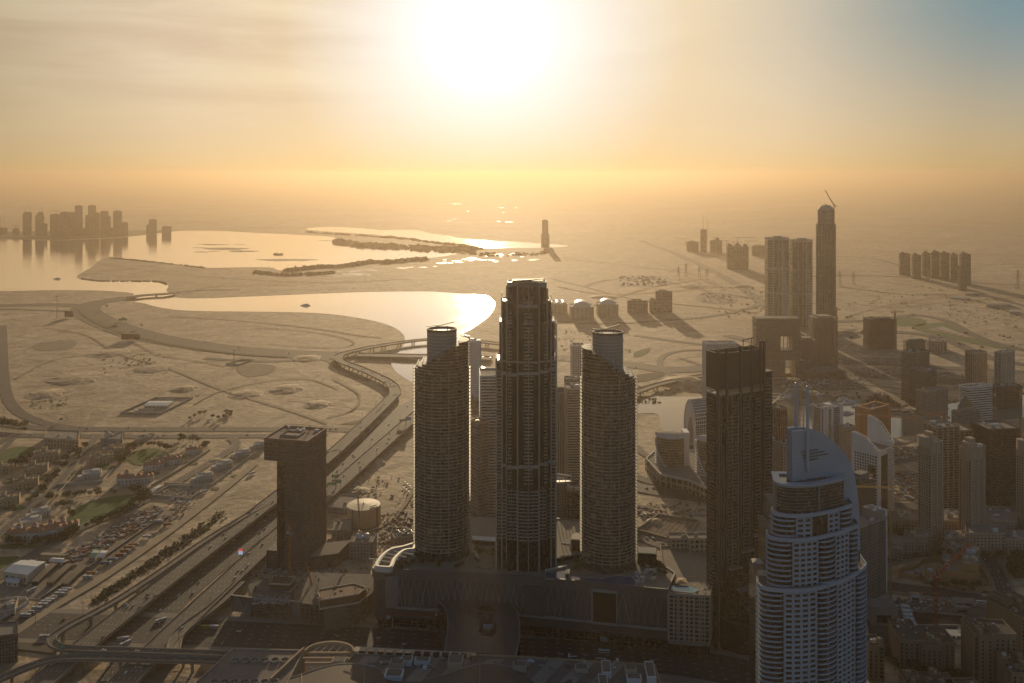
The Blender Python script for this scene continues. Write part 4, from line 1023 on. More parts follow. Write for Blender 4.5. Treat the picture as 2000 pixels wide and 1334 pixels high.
def boxb(name, label, x0, x1, Y, dep, h, m=BEIGE, cat='building', z0=0, th=0, win=True, wm=None, units=3, seed=1, fh=4, bay=4, group=None, dark=GLD, pw=None, st=None):
    P = corner(x0, x0, x1, Y, th, dep)
    return tower(name, label, P, z0, z0+h, m, dark, fh, bay, pw or bay*.6, st or fh*.5, .5, cat, units, seed, 1.0, 0, group)
b, P = boxb('cooling_plant', 'grey plant block with two round roof coolers in front of the beige tank', 684, 728, 1063, 24, 20, GREY, 'building')
for dx in (-5, 4): q = MB(); q.cyl(dx, 3, 20, 24, 4, 3.2, 20); q.dome(dx, 3, 24, 3.2, 1.2, 20); q.build('cooler', METW, b)
boxb('beige_block', 'low beige block with parapet turrets beside the white ring ramp', 760, 812, 1010, 34, 22, BEIGE, th=14, seed=5, bay=5)
boxb('parking_block', 'flat beige block with cars on its roof behind the ring ramp', 770, 815, 1075, 20, 20, BEIGE, th=18, seed=6, units=6)
boxb('louvred_shed', 'long low shed with a striped roof between the hammerhead tower and the beige tank', 641, 678, 1205, 46, 9, GREY, th=-12, seed=8, units=2)
boxb('glass_canopy_block', 'low block with a translucent roof behind the hammerhead tower', 650, 684, 1110, 34, 15, GREY, th=8, seed=9, units=1)
# ---------------------------------------------------------------- roofs of the big mall at the bottom of the view
def mall():
    z = 30; r = thing('mall_building', 'large mall with a flat grey striped roof and wave canopies along the bottom edge', 'mall', (0, 0, 0))
    BR = mat('mall_roof', (.15, .135, .115), .9, .12, .05); LS = mat('roof_strip', (.27, .235, .19), .9, .12, .05)
    P = [G(652,1318,z), G(698,1272,z), G(704,1266,z), G(1225,1297,z), G(1280,1300,z), G(1310,1400,z), G(590,1400,z)]
    MB().prism(P, 0, z).build('walls', BEIGE, r); MB().sheet(off(P, -.3), z+.1).build('roof', BR, r)
    MB().ring(P, off(P, -1.2), z, z+1.6).build('parapet', mat('orange_beige', (.42, .29, .17), .85, .12), r)
    for i in range(9):
        x = 712+i*60; q = [G(x,1281+i*1.6,z), G(x+32,1282+i*1.6,z), G(x-10,1330+i,z), G(x-42,1330+i,z)]
        MB().prism(q, z+.1, z+.5).build('roof_strip', LS, r)
    sk = MB()
    for i in range(13):
        x = 703+i*18; y = 1270+i*.85; q = [G(x,y-3,z+3), G(x+12,y-2.4,z+3), G(x+10,y+2.6,z+3), G(x-2,y+2,z+3)]; MB().prism(q, z+1, z+3.4).build('skylight', GLD, r)
    q = [G(694,1264,z+2), G(930,1276,z+2), G(926,1284,z+2), G(688,1273,z+2)]; MB().prism(q, z, z+2.6).build('skylight_kerb', CREAM, r)
    rr = random.Random(6)
    for x, y, w, d, h, m in ((662,1299,12,9,7,BEIGE), (776,1300,13,8,6,BEIGE), (770,1318,16,12,4,METW), (795,1292,10,9,5,METW), (825,1291,14,7,4,METW), (890,1302,13,14,9,BEIGE), (893,1325,15,8,4,CREAM), (1015,1305,12,7,6,BEIGE), (1136,1306,12,8,4,BEIGE), (1184,1308,8,20,5,METW), (1178,1336,8,20,5,METW), (1232,1312,10,8,6,BEIGE), (1238,1325,13,8,4,METW), (1270,1316,8,26,6,METW)):
        Y = YB(y, z+2); c = PX(x, Y); MB().cbox(c[0], c[1], z, w, d, h, -.05).build('roof_unit', m, r)
        MB().cbox(c[0], c[1], z+h, w*.8, d*.8, .35, -.05).build('unit_top', BR, r)
    for i in range(46):
        x, y = rr.uniform(705, 1215), rr.uniform(1279, 1306); c = PX(x, YB(y, z+1)); w_, d_ = rr.uniform(1, 4), rr.uniform(1, 3)
        q = MB().cbox(c[0], c[1], z+.5, w_, d_, rr.uniform(.6, 2.4), -.05); q.bar((c[0], c[1], z+1), (c[0]+rr.uniform(-9, 9), c[1]+rr.uniform(-3, 3), z+1), .5); q.build('duct_unit', rr.choice((METW, GREY, STEEL)), r)
    # the wave canopies
    WV = mat('wave_fabric_shaded', (.12, .10, .08), .95, .1, .03)  # the towers' shadow over the canopy is put into this dark fabric colour
    n = 60; top = []; 
    for i in range(n+1):
        px = 555+i*(620/n); a = (px-650)/118*math.pi; amp = 11*math.cos(a*.86)-2 if px < 1120 else -13
        c = PX(px, 770); top.append((c[0], 764+8*math.sin(a*.86), z+4+amp*.5))
    bk = [(x*.93, y-52, zz+9) for x, y, zz in top]
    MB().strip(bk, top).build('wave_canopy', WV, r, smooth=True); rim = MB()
    for i in range(n): rim.bar(top[i], top[i+1], .9, 1.3)
    rim.build('canopy_rim', GREY, r); rb = MB()
    for i in range(4, n, 11): rb.bar(Vector(top[i])+Vector((0, 0, .4)), Vector(bk[i])+Vector((0, 0, .4)), .7)
    rb.build('canopy_seam', GREY, r)
    return r
mall()
def plantroof():
    z = 32; r = thing('plant_building', 'wide low building with rows of round fans on its grey roof at the bottom edge', 'building', (0, 0, 0))
    P = [G(455,1268,z), G(594,1271,z), G(530,1400,z), G(310,1400,z)]
    MB().prism(P, 0, z).build('walls', BEIGE, r); MB().sheet(off(P, -.3), z+.1).build('roof', mat('plant_roof', (.20, .165, .135), .9, .12, .05), r)
    MB().ring(P, off(P, -1), z, z+1.2).build('parapet', BEIGE, r)
    for row, (y, x0, n_, dx) in enumerate(((1289.5, 460, 6, 19.3), (1332, 419, 7, 19.5))):
        for i in range(n_):
            Y = YB(y, z+1); c = PX(x0+i*dx, Y); q = MB(); q.ring(ell(0, 0, 4.1, 4.1, 20), ell(0, 0, 3.3, 3.3, 20), 0, 1.8); o = q.build('fan_ring', GREY, r, (c[0], c[1], z+.1))
            MB().cyl(0, 0, .1, .4, 3.25, 3.25, 20).build('fan_pit', mat('black_void', (.01, .01, .01), .9), o)
            q = MB()
            for k in range(4): a = k*math.pi/2+.4; q.bar((0, 0, .8), (3.1*math.cos(a), 3.1*math.sin(a), 1.0), .9, .15)
            q.build('fan_blade', STEEL, o)
plantroof()
def arches():
    z = 30; r = thing('arched_canopy', 'orange curved canopy frame with open rafters between the two mall roofs', 'canopy', (0, 0, 0)); OB = mat('orange_beige', (.42, .29, .17))
    A0, A1 = G(597,1271,z), G(694,1271,z); c = ((A0[0]+A1[0])/2, A0[1]-6); rx = (A1[0]-A0[0])/2
    o = arc(c[0], c[1], rx, 17, 180, 0, 18); i_ = arc(c[0], c[1], rx-1.6, 14.8, 180, 0, 18)
    m = MB(); m.strip([(x, y, z+3.5) for x, y in o], [(x, y, z+3.5) for x, y in i_]); m.strip([(x, y, z-4) for x, y in o], [(x, y, z+3.5) for x, y in o]); m.strip([(x, y, z+3.5) for x, y in i_], [(x, y, z-4) for x, y in i_]); m.build('arch_rim', OB, r)
    for k in range(5):
        x = c[0]-rx*.62+k*rx*.31; MB().bar((x-2, c[1]+.5, z+1), (x+2.6, c[1]+13.5*math.sqrt(max(.1, 1-((x-c[0])/rx)**2)), z+1), .7, .8).build('rafter', METW, r)
    for dy, w in ((0, 1), (-9, .95), (-17, .8)): MB().bar((c[0]-rx*w, c[1]+dy, z+1.5), (c[0]+rx*w*.9, c[1]+dy, z+1.5), 2, 1.4).build('cross_beam', OB, r)
    m = MB(); m.bar((c[0]-rx*.6, c[1]-20, z), (c[0]+rx*.2, c[1]-34, z), .8); m.bar((c[0]-rx*.1, c[1]-20, z), (c[0]-rx*.5, c[1]-34, z), .8); m.bar((c[0]+rx*.2, c[1]-20, z), (c[0]-rx*.1, c[1]-34, z), .8); m.build('cross_brace', METW, r)
    MB().sheet([(c[0]-rx, c[1]+10), (c[0]+rx, c[1]+10), (c[0]+rx*.8, c[1]-40), (c[0]-rx, c[1]-40)], 8).build('lower_floor', ROOFM, r)
    MB().prism([(c[0]-rx-2, c[1]+3), (c[0]-rx-.2, c[1]+3), (c[0]-rx-17, c[1]-46), (c[0]-rx-19, c[1]-46)], 0, z+5).build('side_wall', OB, r)
arches()
def linkbridge():
    r = thing('covered_link_bridge', 'wide ribbed dark roof with an oval opening spanning the street to the mall', 'bridge', (0, 0, 0))
    m = MB(); RM = mat('ribbed_roof', (.105, .10, .098), .45, .1, .1, metal=.2); NS = 34
    LE = [(857,1174,33),(868,1186,33),(874,1205,33),(875,1225,32),(872,1250,31),(868,1275,30)]; RE = [(1001,1181,33),(1010,1195,33),(1014,1215,33),(1015,1235,32),(1013,1255,31),(1007,1284,30)]
    L = spl([(*G(a, b, c), c) for a, b, c in LE], 4); Q = spl([(*G(a, b, c), c) for a, b, c in RE], 4); n = len(L)
    grid = [[Vector(L[j]).lerp(Vector(Q[j]), i/NS)+Vector((0, 0, 2.2*math.sin(math.pi*i/NS))) for i in range(NS+1)] for j in range(n)]
    HO = lambda i, j: ((i/NS-.56)/.12)**4+((j/(n-1)-.46)/.30)**4 < 1
    vs = [tuple(p) for row in grid for p in row]; fs = [(j*(NS+1)+i, (j+1)*(NS+1)+i, (j+1)*(NS+1)+i+1, j*(NS+1)+i+1) for j in range(n-1) for i in range(NS) if not HO(i+.5, j+.5)]
    m.add(vs, fs); m.build('roof_shell', RM, r)
    rb = MB()
    for i in range(1, NS):
        for j in range(n-1):
            if not (HO(i, j+.5)): rb.bar(grid[j][i]+Vector((0, 0, .25)), grid[j+1][i]+Vector((0, 0, .25)), .35, .5)
    rb.build('roof_rib', STEEL, r)
    ed = MB()
    for e in (0, NS):
        for j in range(n-1): ed.bar(grid[j][e], grid[j+1][e], 1.1, 1.5)
    ed.build('edge_beam', mat('edge_metal', (.24, .22, .19), .5, .1), r)
    c = Vector((0, 0, 0)); cc = grid[int(n*.46)][int(NS*.56)]
    O = ell(cc.x, cc.y, 8.4, 17, 28); MB().ring(O, off(O, -1), 22, 34.6).build('oval_collar', DGREY, r); MB().sheet(off(O, -1), 24).build('sunken_roof', DGREY, r)
    MB().cbox(cc.x, cc.y+7, 24, 9, 6, 2.2).build('roof_unit', METW, r); MB().cbox(cc.x-1, cc.y+3, 24, 6, 2, 1).build('roof_unit', METW, r)
    s = MB()
    for rowe in (0, NS):
        for j in range(0, n-1, 3): p = grid[j][rowe]; s.cbox(p.x, p.y, 0, 1.2, 1.2, p.z-.5)
    for j in range(n-1):
        a, b = grid[j][0], grid[j+1][0]; s.add([(a.x+.6, a.y, 8), (b.x+.6, b.y, 8), (b.x+.6, b.y, b.z), (a.x+.6, a.y, a.z)], [(0, 1, 2, 3)])
        a, b = grid[j][NS], grid[j+1][NS]; s.add([(a.x-.6, a.y, 8), (b.x-.6, b.y, 8), (b.x-.6, b.y, b.z), (a.x-.6, a.y, a.z)], [(3, 2, 1, 0)])
    s.build('side_screen', GLD, r)
    MB().prism([(L[0][0]+1, L[0][1]), (Q[0][0]-1, Q[0][1]), (Q[-1][0]-1, Q[-1][1]), (L[-1][0]+1, L[-1][1])], 8, 9.5).build('bridge_deck', DGREY, r)
linkbridge()
# hotel block with roof pool at the right end of the podium
def poolblock():
    P = [G(1306,1160,ZP-3), G(1386,1165,ZP-3), (PX(1393, 880)[0], 880), (PX(1382, 960)[0], 960), (PX(1290, 960)[0], 960), (PX(1300, 880)[0], 885)]
    r = thing('apartment_block', 'beige gridded block carrying a turquoise roof pool beside the dark brown tower', 'building', (0, 0, 0)); z = ZP-3
    MB().prism(off(P, -.7), 0, z-.3).build('glazing', GLD, r); q = MB(); lattice(q, P, 14, z, 4.1, 5.2, 1.5, 1.1, .9, edges=[0, 1, 5]); q.build('wall', BEIGE, r)
    MB().prism([P[0], P[1], (P[1][0], P[1][1]+3), (P[0][0], P[0][1]+3)], 10, 14).build('base_band', GREY, r)
    MB().sheet(P, z).build('terrace', PAVE, r); MB().ring(off(P, .3), off(P, -.4), z-.8, z+1.2).build('parapet', BEIGE, r)
    for i in range(6): a = along([P[0], P[1]], i/5); MB().box(a[0]-.5, a[1]-1.7, 12, a[0]+.5, a[1]-.8, z+1).build('pilaster', BEIGE, r)
    return r
poolblock()
pool('turquoise kidney pool on the beige block beside the dark brown tower', [(1308,1149), (1316,1144), (1344,1145), (1360,1149), (1363,1153), (1352,1157), (1316,1154)], POOL2, ZP-2.4)
def townh(lab, x0, x1, Y, z, h, seed):
    b, P = tower('terrace_house', lab, corner(x0, x0, x1, Y, 3, 13), z, z+h, CREAM, GLD, 5.5, 5.2, 1.5, 1.6, 1.4, 'house', 1, seed, 1.2, group='white terrace houses on the podium')
townh('cream terrace house with deep window bays, nearer the curved tower on the podium', 1311, 1344, 955, ZP-6, 14, 1)
townh('cream terrace house, higher and beside the dark brown tower on the podium', 1347, 1384, 948, ZP-6, 17, 2)
# ---------------------------------------------------------------- the city to the right and behind the towers
TAN = mat('tan_render', (.34, .26, .185), .85, .12, .08, streak=True)
PINK = mat('sand_stone', (.40, .30, .215), .85, .1, .08, streak=True)
SLATE = mat('slate_cladding', (.16, .165, .17), .6, .12, .08)
NETM = mat('scaffold_net', (.16, .10, .065), .9, .3, .2, fine=.6)
def T(label, xa, xb, xc, yb, yt, th=20, m=TAN, g_=GLD, fh=3.6, bay=3.6, pw=.9, st=1.0, dep=.7, name='apartment_tower', cat='tower', units=5, seed=1, dl=None, z0=0, Y=None, ph=1.8, **kw):
    Y = Y or YB(yb); P = corner(xa, xb, xc, Y, th, dl); return tower(name, label, P, z0, ZT(yt, Y), m, g_, fh, bay, pw, st, dep, cat, units, seed, ph, **kw)+(Y,)
# behind the centre
T('slim white tower with rows of small windows behind the first curved tower', 914, 920, 939, 880, 668, 12, WHITE, GL, 3.6, 3.0, 1.6, 1.8, .4, units=2, seed=11, dl=20)
T('white slab wing with a flat top half hidden by the first curved tower', 900, 903, 918, 880, 660, 8, WHITE, GL, 3.6, 4, 2, 1.8, .4, seed=12, dl=22)
r, P, Y_ = T('office tower with bold white floor stripes and a flat glass roof behind the tallest tower', 937, 940, 1000, 1040, 735, 4, WHITE, GLB, 3.9, 0, .9, 1.5, 1.6, seed=13, dl=40, units=2)
r, P, Y_ = T('blue and beige banded tower with angled balconies right of the first curved tower', 912, 935, 954, 1055, 828, 38, PINK, glassmat('blue_spandrel', (.06, .08, .12), .2), 4.2, 0, .9, 1.0, .9, seed=14, dl=30)
for i in range(2): q = MB(); q.cyl(-5+i*8, 2, ZT(828, Y_), ZT(828, Y_)+2.2, 3.4, 3, 18); q.build('roof_drum', ORANGE if 0 else PINK, r)
bm = MB()
for k in range(38):
    z = 8+k*4.2
    for a_, b_ in ((P[3], P[0]), (P[0], P[1])):
        a_, b_ = Vector((*a_, z)), Vector((*b_, z)); bm.bar(a_.lerp(b_, .12), a_.lerp(b_, .5), 3.4, .5)
bm.build('angled_balcony_band', PINK, r)
T('dark glass block with sloping roof between the curved tower and the striped office tower', 920, 930, 942, 960, 782, 30, GREY, GLD, 3.8, 3, .5, .7, .4, seed=15, dl=22)
T('pale glass tower with floor ledges right behind the tallest tower', 1060, 1063, 1087, 830, 632, 2, WHITE, GLG, 3.6, 5, .5, 1.1, 1.0, seed=16, dl=26)
T('white gridded office slab behind the second curved tower', 1114, 1118, 1142, 790, 676, 4, WHITE, GL, 3.8, 3.4, .8, .9, .5, seed=17, dl=24, units=2)
T('grey topped block beside the white gridded slab behind the second curved tower', 1104, 1106, 1140, 840, 742, 4, GREY, GLB, 3.8, 4, 1.2, 1.4, .4, seed=18, dl=24)
T('beige tower with narrow vertical window strips between the tallest and second curved towers', 1080, 1084, 1106, 940, 768, 6, BEIGE, GLB, 3.6, 3.2, 1.9, 1.0, .5, seed=19, dl=30)
T('tower with tapering white balcony bands left of the second curved tower', 1106, 1109, 1140, 955, 760, 3, CREAM, GLD, 3.8, 0, .9, 1.5, 1.9, seed=20, dl=32, units=3)
T('small beige tower with a low grey top between the tallest and second curved towers', 1083, 1088, 1106, 1062, 945, 10, TAN, GLD, 3.6, 3.4, 1.3, 1.3, .5, seed=21, dl=24)
T('dark ribbed tower with roof plant tucked left of the second curved tower', 1104, 1109, 1134, 1075, 962, 5, DGREY, GLD, 3.4, 0, .9, 1.0, 1.0, seed=22, dl=24)
r = thing('red_white_screen', 'slanting white roof frame with a red corner above the small beige tower', 'roof frame', (0, 0, 0))
a = PX(1090, 1066); z = ZT(935, 1066); m = MB(); m.prism([(a[0]-6, a[1]), (a[0]+17, a[1]+4), (a[0]+17, a[1]+9), (a[0]-6, a[1]+9)], z-6, z-5); 
for k in range(4): m.bar((a[0]-6+k*7.6, a[1]+1, z-5), (a[0]-6+k*7.6, a[1]+9, z+4-k*1.5), .8)
m.bar((a[0]-6, a[1]+9, z+4), (a[0]+17, a[1]+9, z), 1.0); m.bar((a[0]-6, a[1]+1, z-5), (a[0]+17, a[1]+4, z-5), 1); m.build('frame', METW, r); MB().bar((a[0]-8, a[1]+9, z+2), (a[0]-1, a[1]+9, z+6), 2.6, .8).build('red_panel', RED, r)
m = MB()
for k in range(6): m.bar((a[0]-5+k*4, a[1]+3, 40), (a[0]-5+k*4, a[1]+3, z-5), .8)
m.build('support', GREY, r)
# rounded glass offices with white swooping bands, and the arch behind them
def rounded(lab, x0, x1, yb, yt, seed):
    Y = YB(yb)+20; cx = PX((x0+x1)/2, Y)[0]; rx = (x1-x0)/2*Y/F; r = thing('rounded_office_tower', lab, 'office building', (cx, Y, 0)); z1 = ZT(yt, Y); gg = glassmat('gold_glass', (.11, .085, .05), .12)
    P = ell(0, 0, rx-1, 19, 32); Q = [p for p in P if p[0] < rx*.66]; MB().prism(P, 0, z1-6).build('glazing', gg, r)
    s = MB(); n = int((z1-12)/4)
    for k in range(n): s.ring(off(P, .25), off(P, -.4), 8+k*4, 8.8+k*4)
    s.build('floor_band', mat('tan_band', (.28, .23, .17), .7, .1), r)
    w = MB()
    for k in range(n+1):
        z = 6+k*4; f = (k/n); am = 180+75*(1-f)**1.5+12; A = arc(0, 0, rx+.9, 20.6, 172, am, 12); B = arc(0, 0, rx-1.6, 18, am, 172, 12); w.prism(A+B, z, z+1.5)
    w.build('swoop_band', WHITE, r)
    v = MB(); pv = None
    for k in range(n+1):
        f = k/n; am = 180+75*(1-f)**1.5+12; p = ((rx+1.3)*math.cos(R(am)), 20.9*math.sin(R(am)), 6+k*4)
        if pv: v.bar(pv, p, 1.6)
        pv = p
    v.build('swoop_edge', WHITE, r)
    MB().cbox(rx*.86, -4, 0, rx*.34, 22, z1+2).build('side_slab', WHITE, r)
    T_ = arc(0, 0, rx, 19.5, 178, 350, 20); m = MB(); m.strip([(x, y, z1-7) for x, y in T_], [(x, y, z1-1+3*math.sin(i/20*math.pi)) for i, (x, y) in enumerate(T_)]) ; m.build('crown_wall', WHITE, r)
    MB().sheet(off(P, -1), z1-5.9).build('roof', ROOFM, r)
    for k in range(3): MB().cbox(-6+k*5, -6, z1-5.9, 4, 4, 3.4).build('roof_tank', METW, r)
    return r
rounded('rounded gold glass office tower with white bands swooping down its left edge', 1280, 1342, 935, 842, 1)
rounded('rounded gold glass office tower cut off by the dark brown tower', 1359, 1420, 955, 848, 2)
r = thing('office_podium', 'low podium with big square frames under the rounded gold glass towers', 'podium building', (0, 0, 0))
P = [G(1262,918), G(1290,950), G(1345,962), G(1384,980), G(1440,985), G(1440,915), G(1290,893)]
MB().prism(off(P, -.6), 0, 17).build('glazing', GLB, r); q = MB(); lattice(q, P, 0, 18, 9, 9, 1.6, 1.8, 1); q.build('wall', CREAM, r); MB().sheet(P, 18).build('roof', ROOFM, r); MB().ring(off(P, .6), off(P, -.6), 17.5, 19.4).build('parapet', WHITE, r)
r = thing('arch_building', 'tall horseshoe shaped building clad in a pale square lattice beside the water', 'office building', (*PX(1362, 1500), 0), R(22))
def horse(s, H, w): return [(w*math.cos(a_)*.5, max(0, H-w*.5*1.25)+w*.5*1.25*math.sin(a_)) for a_ in [math.pi*i/20 for i in range(21)]]
H = ZT(776, 1500)-2; o = [(31, 0)]+[(31*(math.cos(a_)), H-46+46*math.sin(a_)) for a_ in [math.pi*i/22 for i in range(23)]]+[(-31, 0)]
i_ = [(15, 0)]+[(15*(math.cos(a_)), H-64+34*math.sin(a_)) for a_ in [math.pi*i/22 for i in range(23)]]+[(-15, 0)]
# the horseshoe stands with its open side to the right; its long clad flank faces the camera
n = len(o); MB().add([(0-14, x*.6, z) for x, z in o]+[(0+14, x*.6, z) for x, z in o]+[(-14, x*.6, z) for x, z in i_]+[(14, x*.6, z) for x, z in i_],
    [(i, i+1, n+i+1, n+i) for i in range(n-1)]+[(n+i, n+i+1, 3*n+i+1, 3*n+i) for i in range(n-1)]+[(i+1, i, 2*n+i, 2*n+i+1) for i in range(n-1)]+[(2*n+i+1, 2*n+i, 3*n+i, 3*n+i+1) for i in range(n-1)]).build('shell', WHITE, r)
m = MB(); rr = random.Random(1)
for i in range(n-1):
    a_, b_ = o[i], o[i+1]
    for k in range(8):
        x = -14+k*4; L_ = math.dist(a_, b_); nn = max(1, int(L_/4))
        for j in range(nn):
            t0, t1 = (j+.12)/nn, (j+.88)/nn; p0 = (a_[0]+(b_[0]-a_[0])*t0, a_[1]+(b_[1]-a_[1])*t0); p1 = (a_[0]+(b_[0]-a_[0])*t1, a_[1]+(b_[1]-a_[1])*t1)
            dx, dz = b_[0]-a_[0], b_[1]-a_[1]; l = math.hypot(dx, dz); nx, nz = (dz/l*.25, -dx/l*.25)
            sgn = 1 if nx*p0[0]+nz*(p0[1]-H*.5) > 0 else -1; nx *= sgn; nz *= sgn
            m.add([(x-1.5 if k == 0 else x-1.5, (p0[0]+nx)*.6, p0[1]+nz), (x+1.5, (p0[0]+nx)*.6, p0[1]+nz), (x+1.5, (p1[0]+nx)*.6, p1[1]+nz), (x-1.5, (p1[0]+nx)*.6, p1[1]+nz)], [(0, 1, 2, 3)])
m.build('square_window_grid', GLG, r)
MB().add([(13, x*.6, z) for x, z in i_], [tuple(range(n))]).build('inner_glass', glassmat('gold_glass', (.1,)*3), r)
# behind / beside the dark brown tower
T('beige tower with deep gridded balconies and a stone crown right behind the dark brown tower', 1508, 1529, 1546, 995, 866, 28, PINK, GLD, 4.0, 4.6, 1.4, 1.5, 1.3, seed=31, dl=30)
r_, P_, Y_ = T('reddish stone crown block over the beige gridded tower', 1508, 1524, 1536, 990, 800, 28, mat('red_stone', (.33, .18, .115), .8, .12), GLD, 12, 4, 1.6, 2, .9, seed=32, dl=24, units=2)
T('pale ghostly white block with louvred top behind the dark brown tower', 1377, 1379, 1440, 800, 672, 3, WHITE, GLG, 4, 3, .6, 1.4, .6, seed=33, dl=26)
# white hotel by the marina
r, P, Y_ = T('white tower with paired vertical fins standing in front of the marina', 1588, 1613, 1645, 905, 800, 33, WHITE, glassmat('brown_glass', (.06,)*3), 3.5, 0, 1, .8, .4, seed=34, dl=None, strips=[(3, .88, 1, WHITE, 2.4, 0, 92), (3, .0, .06, WHITE, 2, 0, 92), (0, 0, .12, WHITE, 1.8, 0, 92), (0, .3, .42, WHITE, 1.6, 0, 92), (0, .8, 1, WHITE, 1.8, 0, 92), (3, .62, .70, WHITE, 1.4, 0, 90)])
MB().cyl(0, 0, ZT(800, Y_), ZT(800, Y_)+4, 6, 6, 20).build('roof_drum', WHITE, r)
r, P, Y_ = T('orange brown tower with a white window grid and stepped roof near the marina', 1671, 1702, 1739, 888, 806, 36, mat('burnt_orange', (.40, .19, .08), .8, .1, .1, streak=True), GLD, 3.7, 3.4, 1.5, 1.5, .5, seed=35, strips=[(3, 0, .3, mat('burnt_orange', (.4,)*3), 1.2, 0, None), (3, .5, .62, mat('burnt_orange', (.4,)*3), 1.2, 0, None), (0, .82, 1, mat('burnt_orange', (.4,)*3), 1.2, 0, None)])
zt = ZT(806, Y_); MB().ring(off(P, -1), off(P, -4), zt, zt+5).build('crown_wall', mat('burnt_orange', (.4,)*3), r)
T('low beige block with cluttered roof left of the white tower with arched fins', 1640, 1652, 1670, 915, 836, 25, BEIGE, GLD, 3.8, 3.6, 1.7, 1.7, .5, seed=36)
# tower with two white arched fins
def arched():
    Y = YB(1040); P = corner(1664, 1713, 1743, Y, 40); r, P2 = tower('fin_topped_tower', 'white tower with two curved rooftop fins and a dark glass corner', P, 0, ZT(885, Y), WHITE, GLD, 3.8, 3.6, 1.1, 1.2, .5, 'tower', 4, 37)
    zt = ZT(885, Y)
    def fin(a, b, h0, h1, name):
        a, b = Vector((*a, 0)), Vector((*b, 0)); n = 14; d = (b-a).normalized(); nr = Vector((d.y, -d.x, 0)); top = [a.lerp(b, i/n)+Vector((0, 0, zt+h1+(h0-h1)*(1-(i/n)**2.2))) for i in range(n+1)]
        F_ = [Vector((a.x, a.y, zt-3))]+top+[Vector((b.x, b.y, zt-3))]; m = MB(); k = len(F_); m.add([p+nr*1.2 for p in F_]+[p-nr*.6 for p in F_], [tuple(range(k)), tuple(range(2*k-1, k-1, -1))]+[(i, k+i, k+(i+1) % k, (i+1) % k) for i in range(k)]); m.build(name, WHITE, r)
        rb = MB()
        for i in range(n): rb.bar(top[i]+nr*-.7+Vector((0, 0, .2)), top[i]+nr*-6+Vector((0, 0, .2)), .5)
        rb.bar(top[0]+nr*-6, top[n//2]+nr*-6, .6); rb.bar(top[n//2]+nr*-6, top[n]+nr*-6, .6); rb.build('fin_rafter', WHITE, r)
    fin(P2[3], P2[0], 20, 2, 'arched_fin'); fin(P2[2], P2[1], 34, 4, 'arched_fin')
    a, b = Vector((*P2[0], 0)), Vector((*P2[1], 0)); L = (b-a).length; d = (b-a)/L; nr = Vector((d.y, -d.x, 0)); ang = math.atan2(d.y, d.x)
    for t0, t1, m, dd, z1 in ((0, .2, WHITE, 1.2, zt+3), (.2, .62, GLD, 1.4, zt-6), (.24, .62, WHITE, .2, zt)):
        c = a+d*L*(t0+t1)/2+nr*dd/2; MB().cbox(c.x, c.y, 0, L*(t1-t0), dd, z1, ang).build('facade_strip', m, r)
    bal = MB().cbox(*(a+d*L*.84+nr*1.2).xy, 0, L*.36, 2.6, .7, ang); o = None
    for k in range(28):
        if o is None: o = bal.build('balcony', WHITE, r, (0, 0, 8))
        else: c = o.copy(); COL.objects.link(c); c.parent = r; c.location.z = 8+k*3.9
    a, b = Vector((*P2[3], 0)), Vector((*P2[0], 0)); L = (b-a).length; d = (b-a)/L; nr = Vector((d.y, -d.x, 0)); c = a+d*L*.8+nr*.7; MB().cbox(c.x, c.y, 0, L*.26, 1.4, zt-18, math.atan2(d.y, d.x)).build('facade_strip', GLD, r)
    c = a+d*L*.06+nr*.6; MB().cbox(c.x, c.y, 0, L*.12, 1.3, zt+4, math.atan2(d.y, d.x)).build('facade_strip', WHITE, r)
arched()
def sitebld(name, lab, P, z1, fh=3.8, m=RAW, seed=1, cols=6, net=False, cat='building under construction', core=True, rebar=True):
    """bare concrete frame: slabs on columns, a dark core and starter bars on top"""
    if area(P) < 0: P = P[::-1]
    c = (sum(p[0] for p in P)/len(P), sum(p[1] for p in P)/len(P)); Q = [(p[0]-c[0], p[1]-c[1]) for p in P]; r = thing(name, lab, cat, (*c, 0)); rr = random.Random(seed)
    n = int(z1/fh); s = MB()
    for k in range(1, n+1): s.prism(Q, k*fh, k*fh+.7)
    s.build('floor_slabs' if 0 else 'floor_slab_stack', m, r); cl = MB()
    for i in range(len(Q)):
        a, b = Vector((*off(Q, -1)[i], 0)), Vector((*off(Q, -1)[(i+1) % len(Q)], 0)); k = max(1, int((b-a).length/cols))
        for j in range(k): p = a.lerp(b, j/k); cl.cbox(p.x, p.y, 0, 1, 1, n*fh)
    cl.build('column_grid', m, r)
    if core: MB().prism([(p[0]*.62, p[1]*.62) for p in Q], 0, n*fh+(4 if rebar else 0)).build('core', m if rebar else DGREY, r)
    if net: MB().ring(off(Q, .9), off(Q, .6), n*fh*.1, n*fh*.96).build('safety_net', NETM, r)
    if rebar:
        q = MB()
        for _ in range(36):
            a, b = rr.choice(Q), rr.choice(Q); t = rr.uniform(.05, .95); x, y = (a[0]*t+b[0]*(1-t))*.95, (a[1]*t+b[1]*(1-t))*.95; q.bar((x, y, n*fh), (x+rr.uniform(-.4, .4), y, n*fh+rr.uniform(1.5, 5)), .35)
        for _ in range(8):
            a = rr.choice(Q); t = rr.uniform(.2, .8); q.cbox(a[0]*t, a[1]*t, n*fh+.7, rr.uniform(2, 7), rr.uniform(1, 4), rr.uniform(.5, 2), rr.uniform(0, 3))
        q.build('rebar', mat('rusty_steel', (.20, .10, .06), .8, .3, .5), r)
    return r
sitebld('unfinished_tower', 'unfinished rust coloured tower wrapped in netting behind the sail fin', corner(1655, 1682, 1706, YB(1120), 35), 112, 3.8, seed=41, net=True)
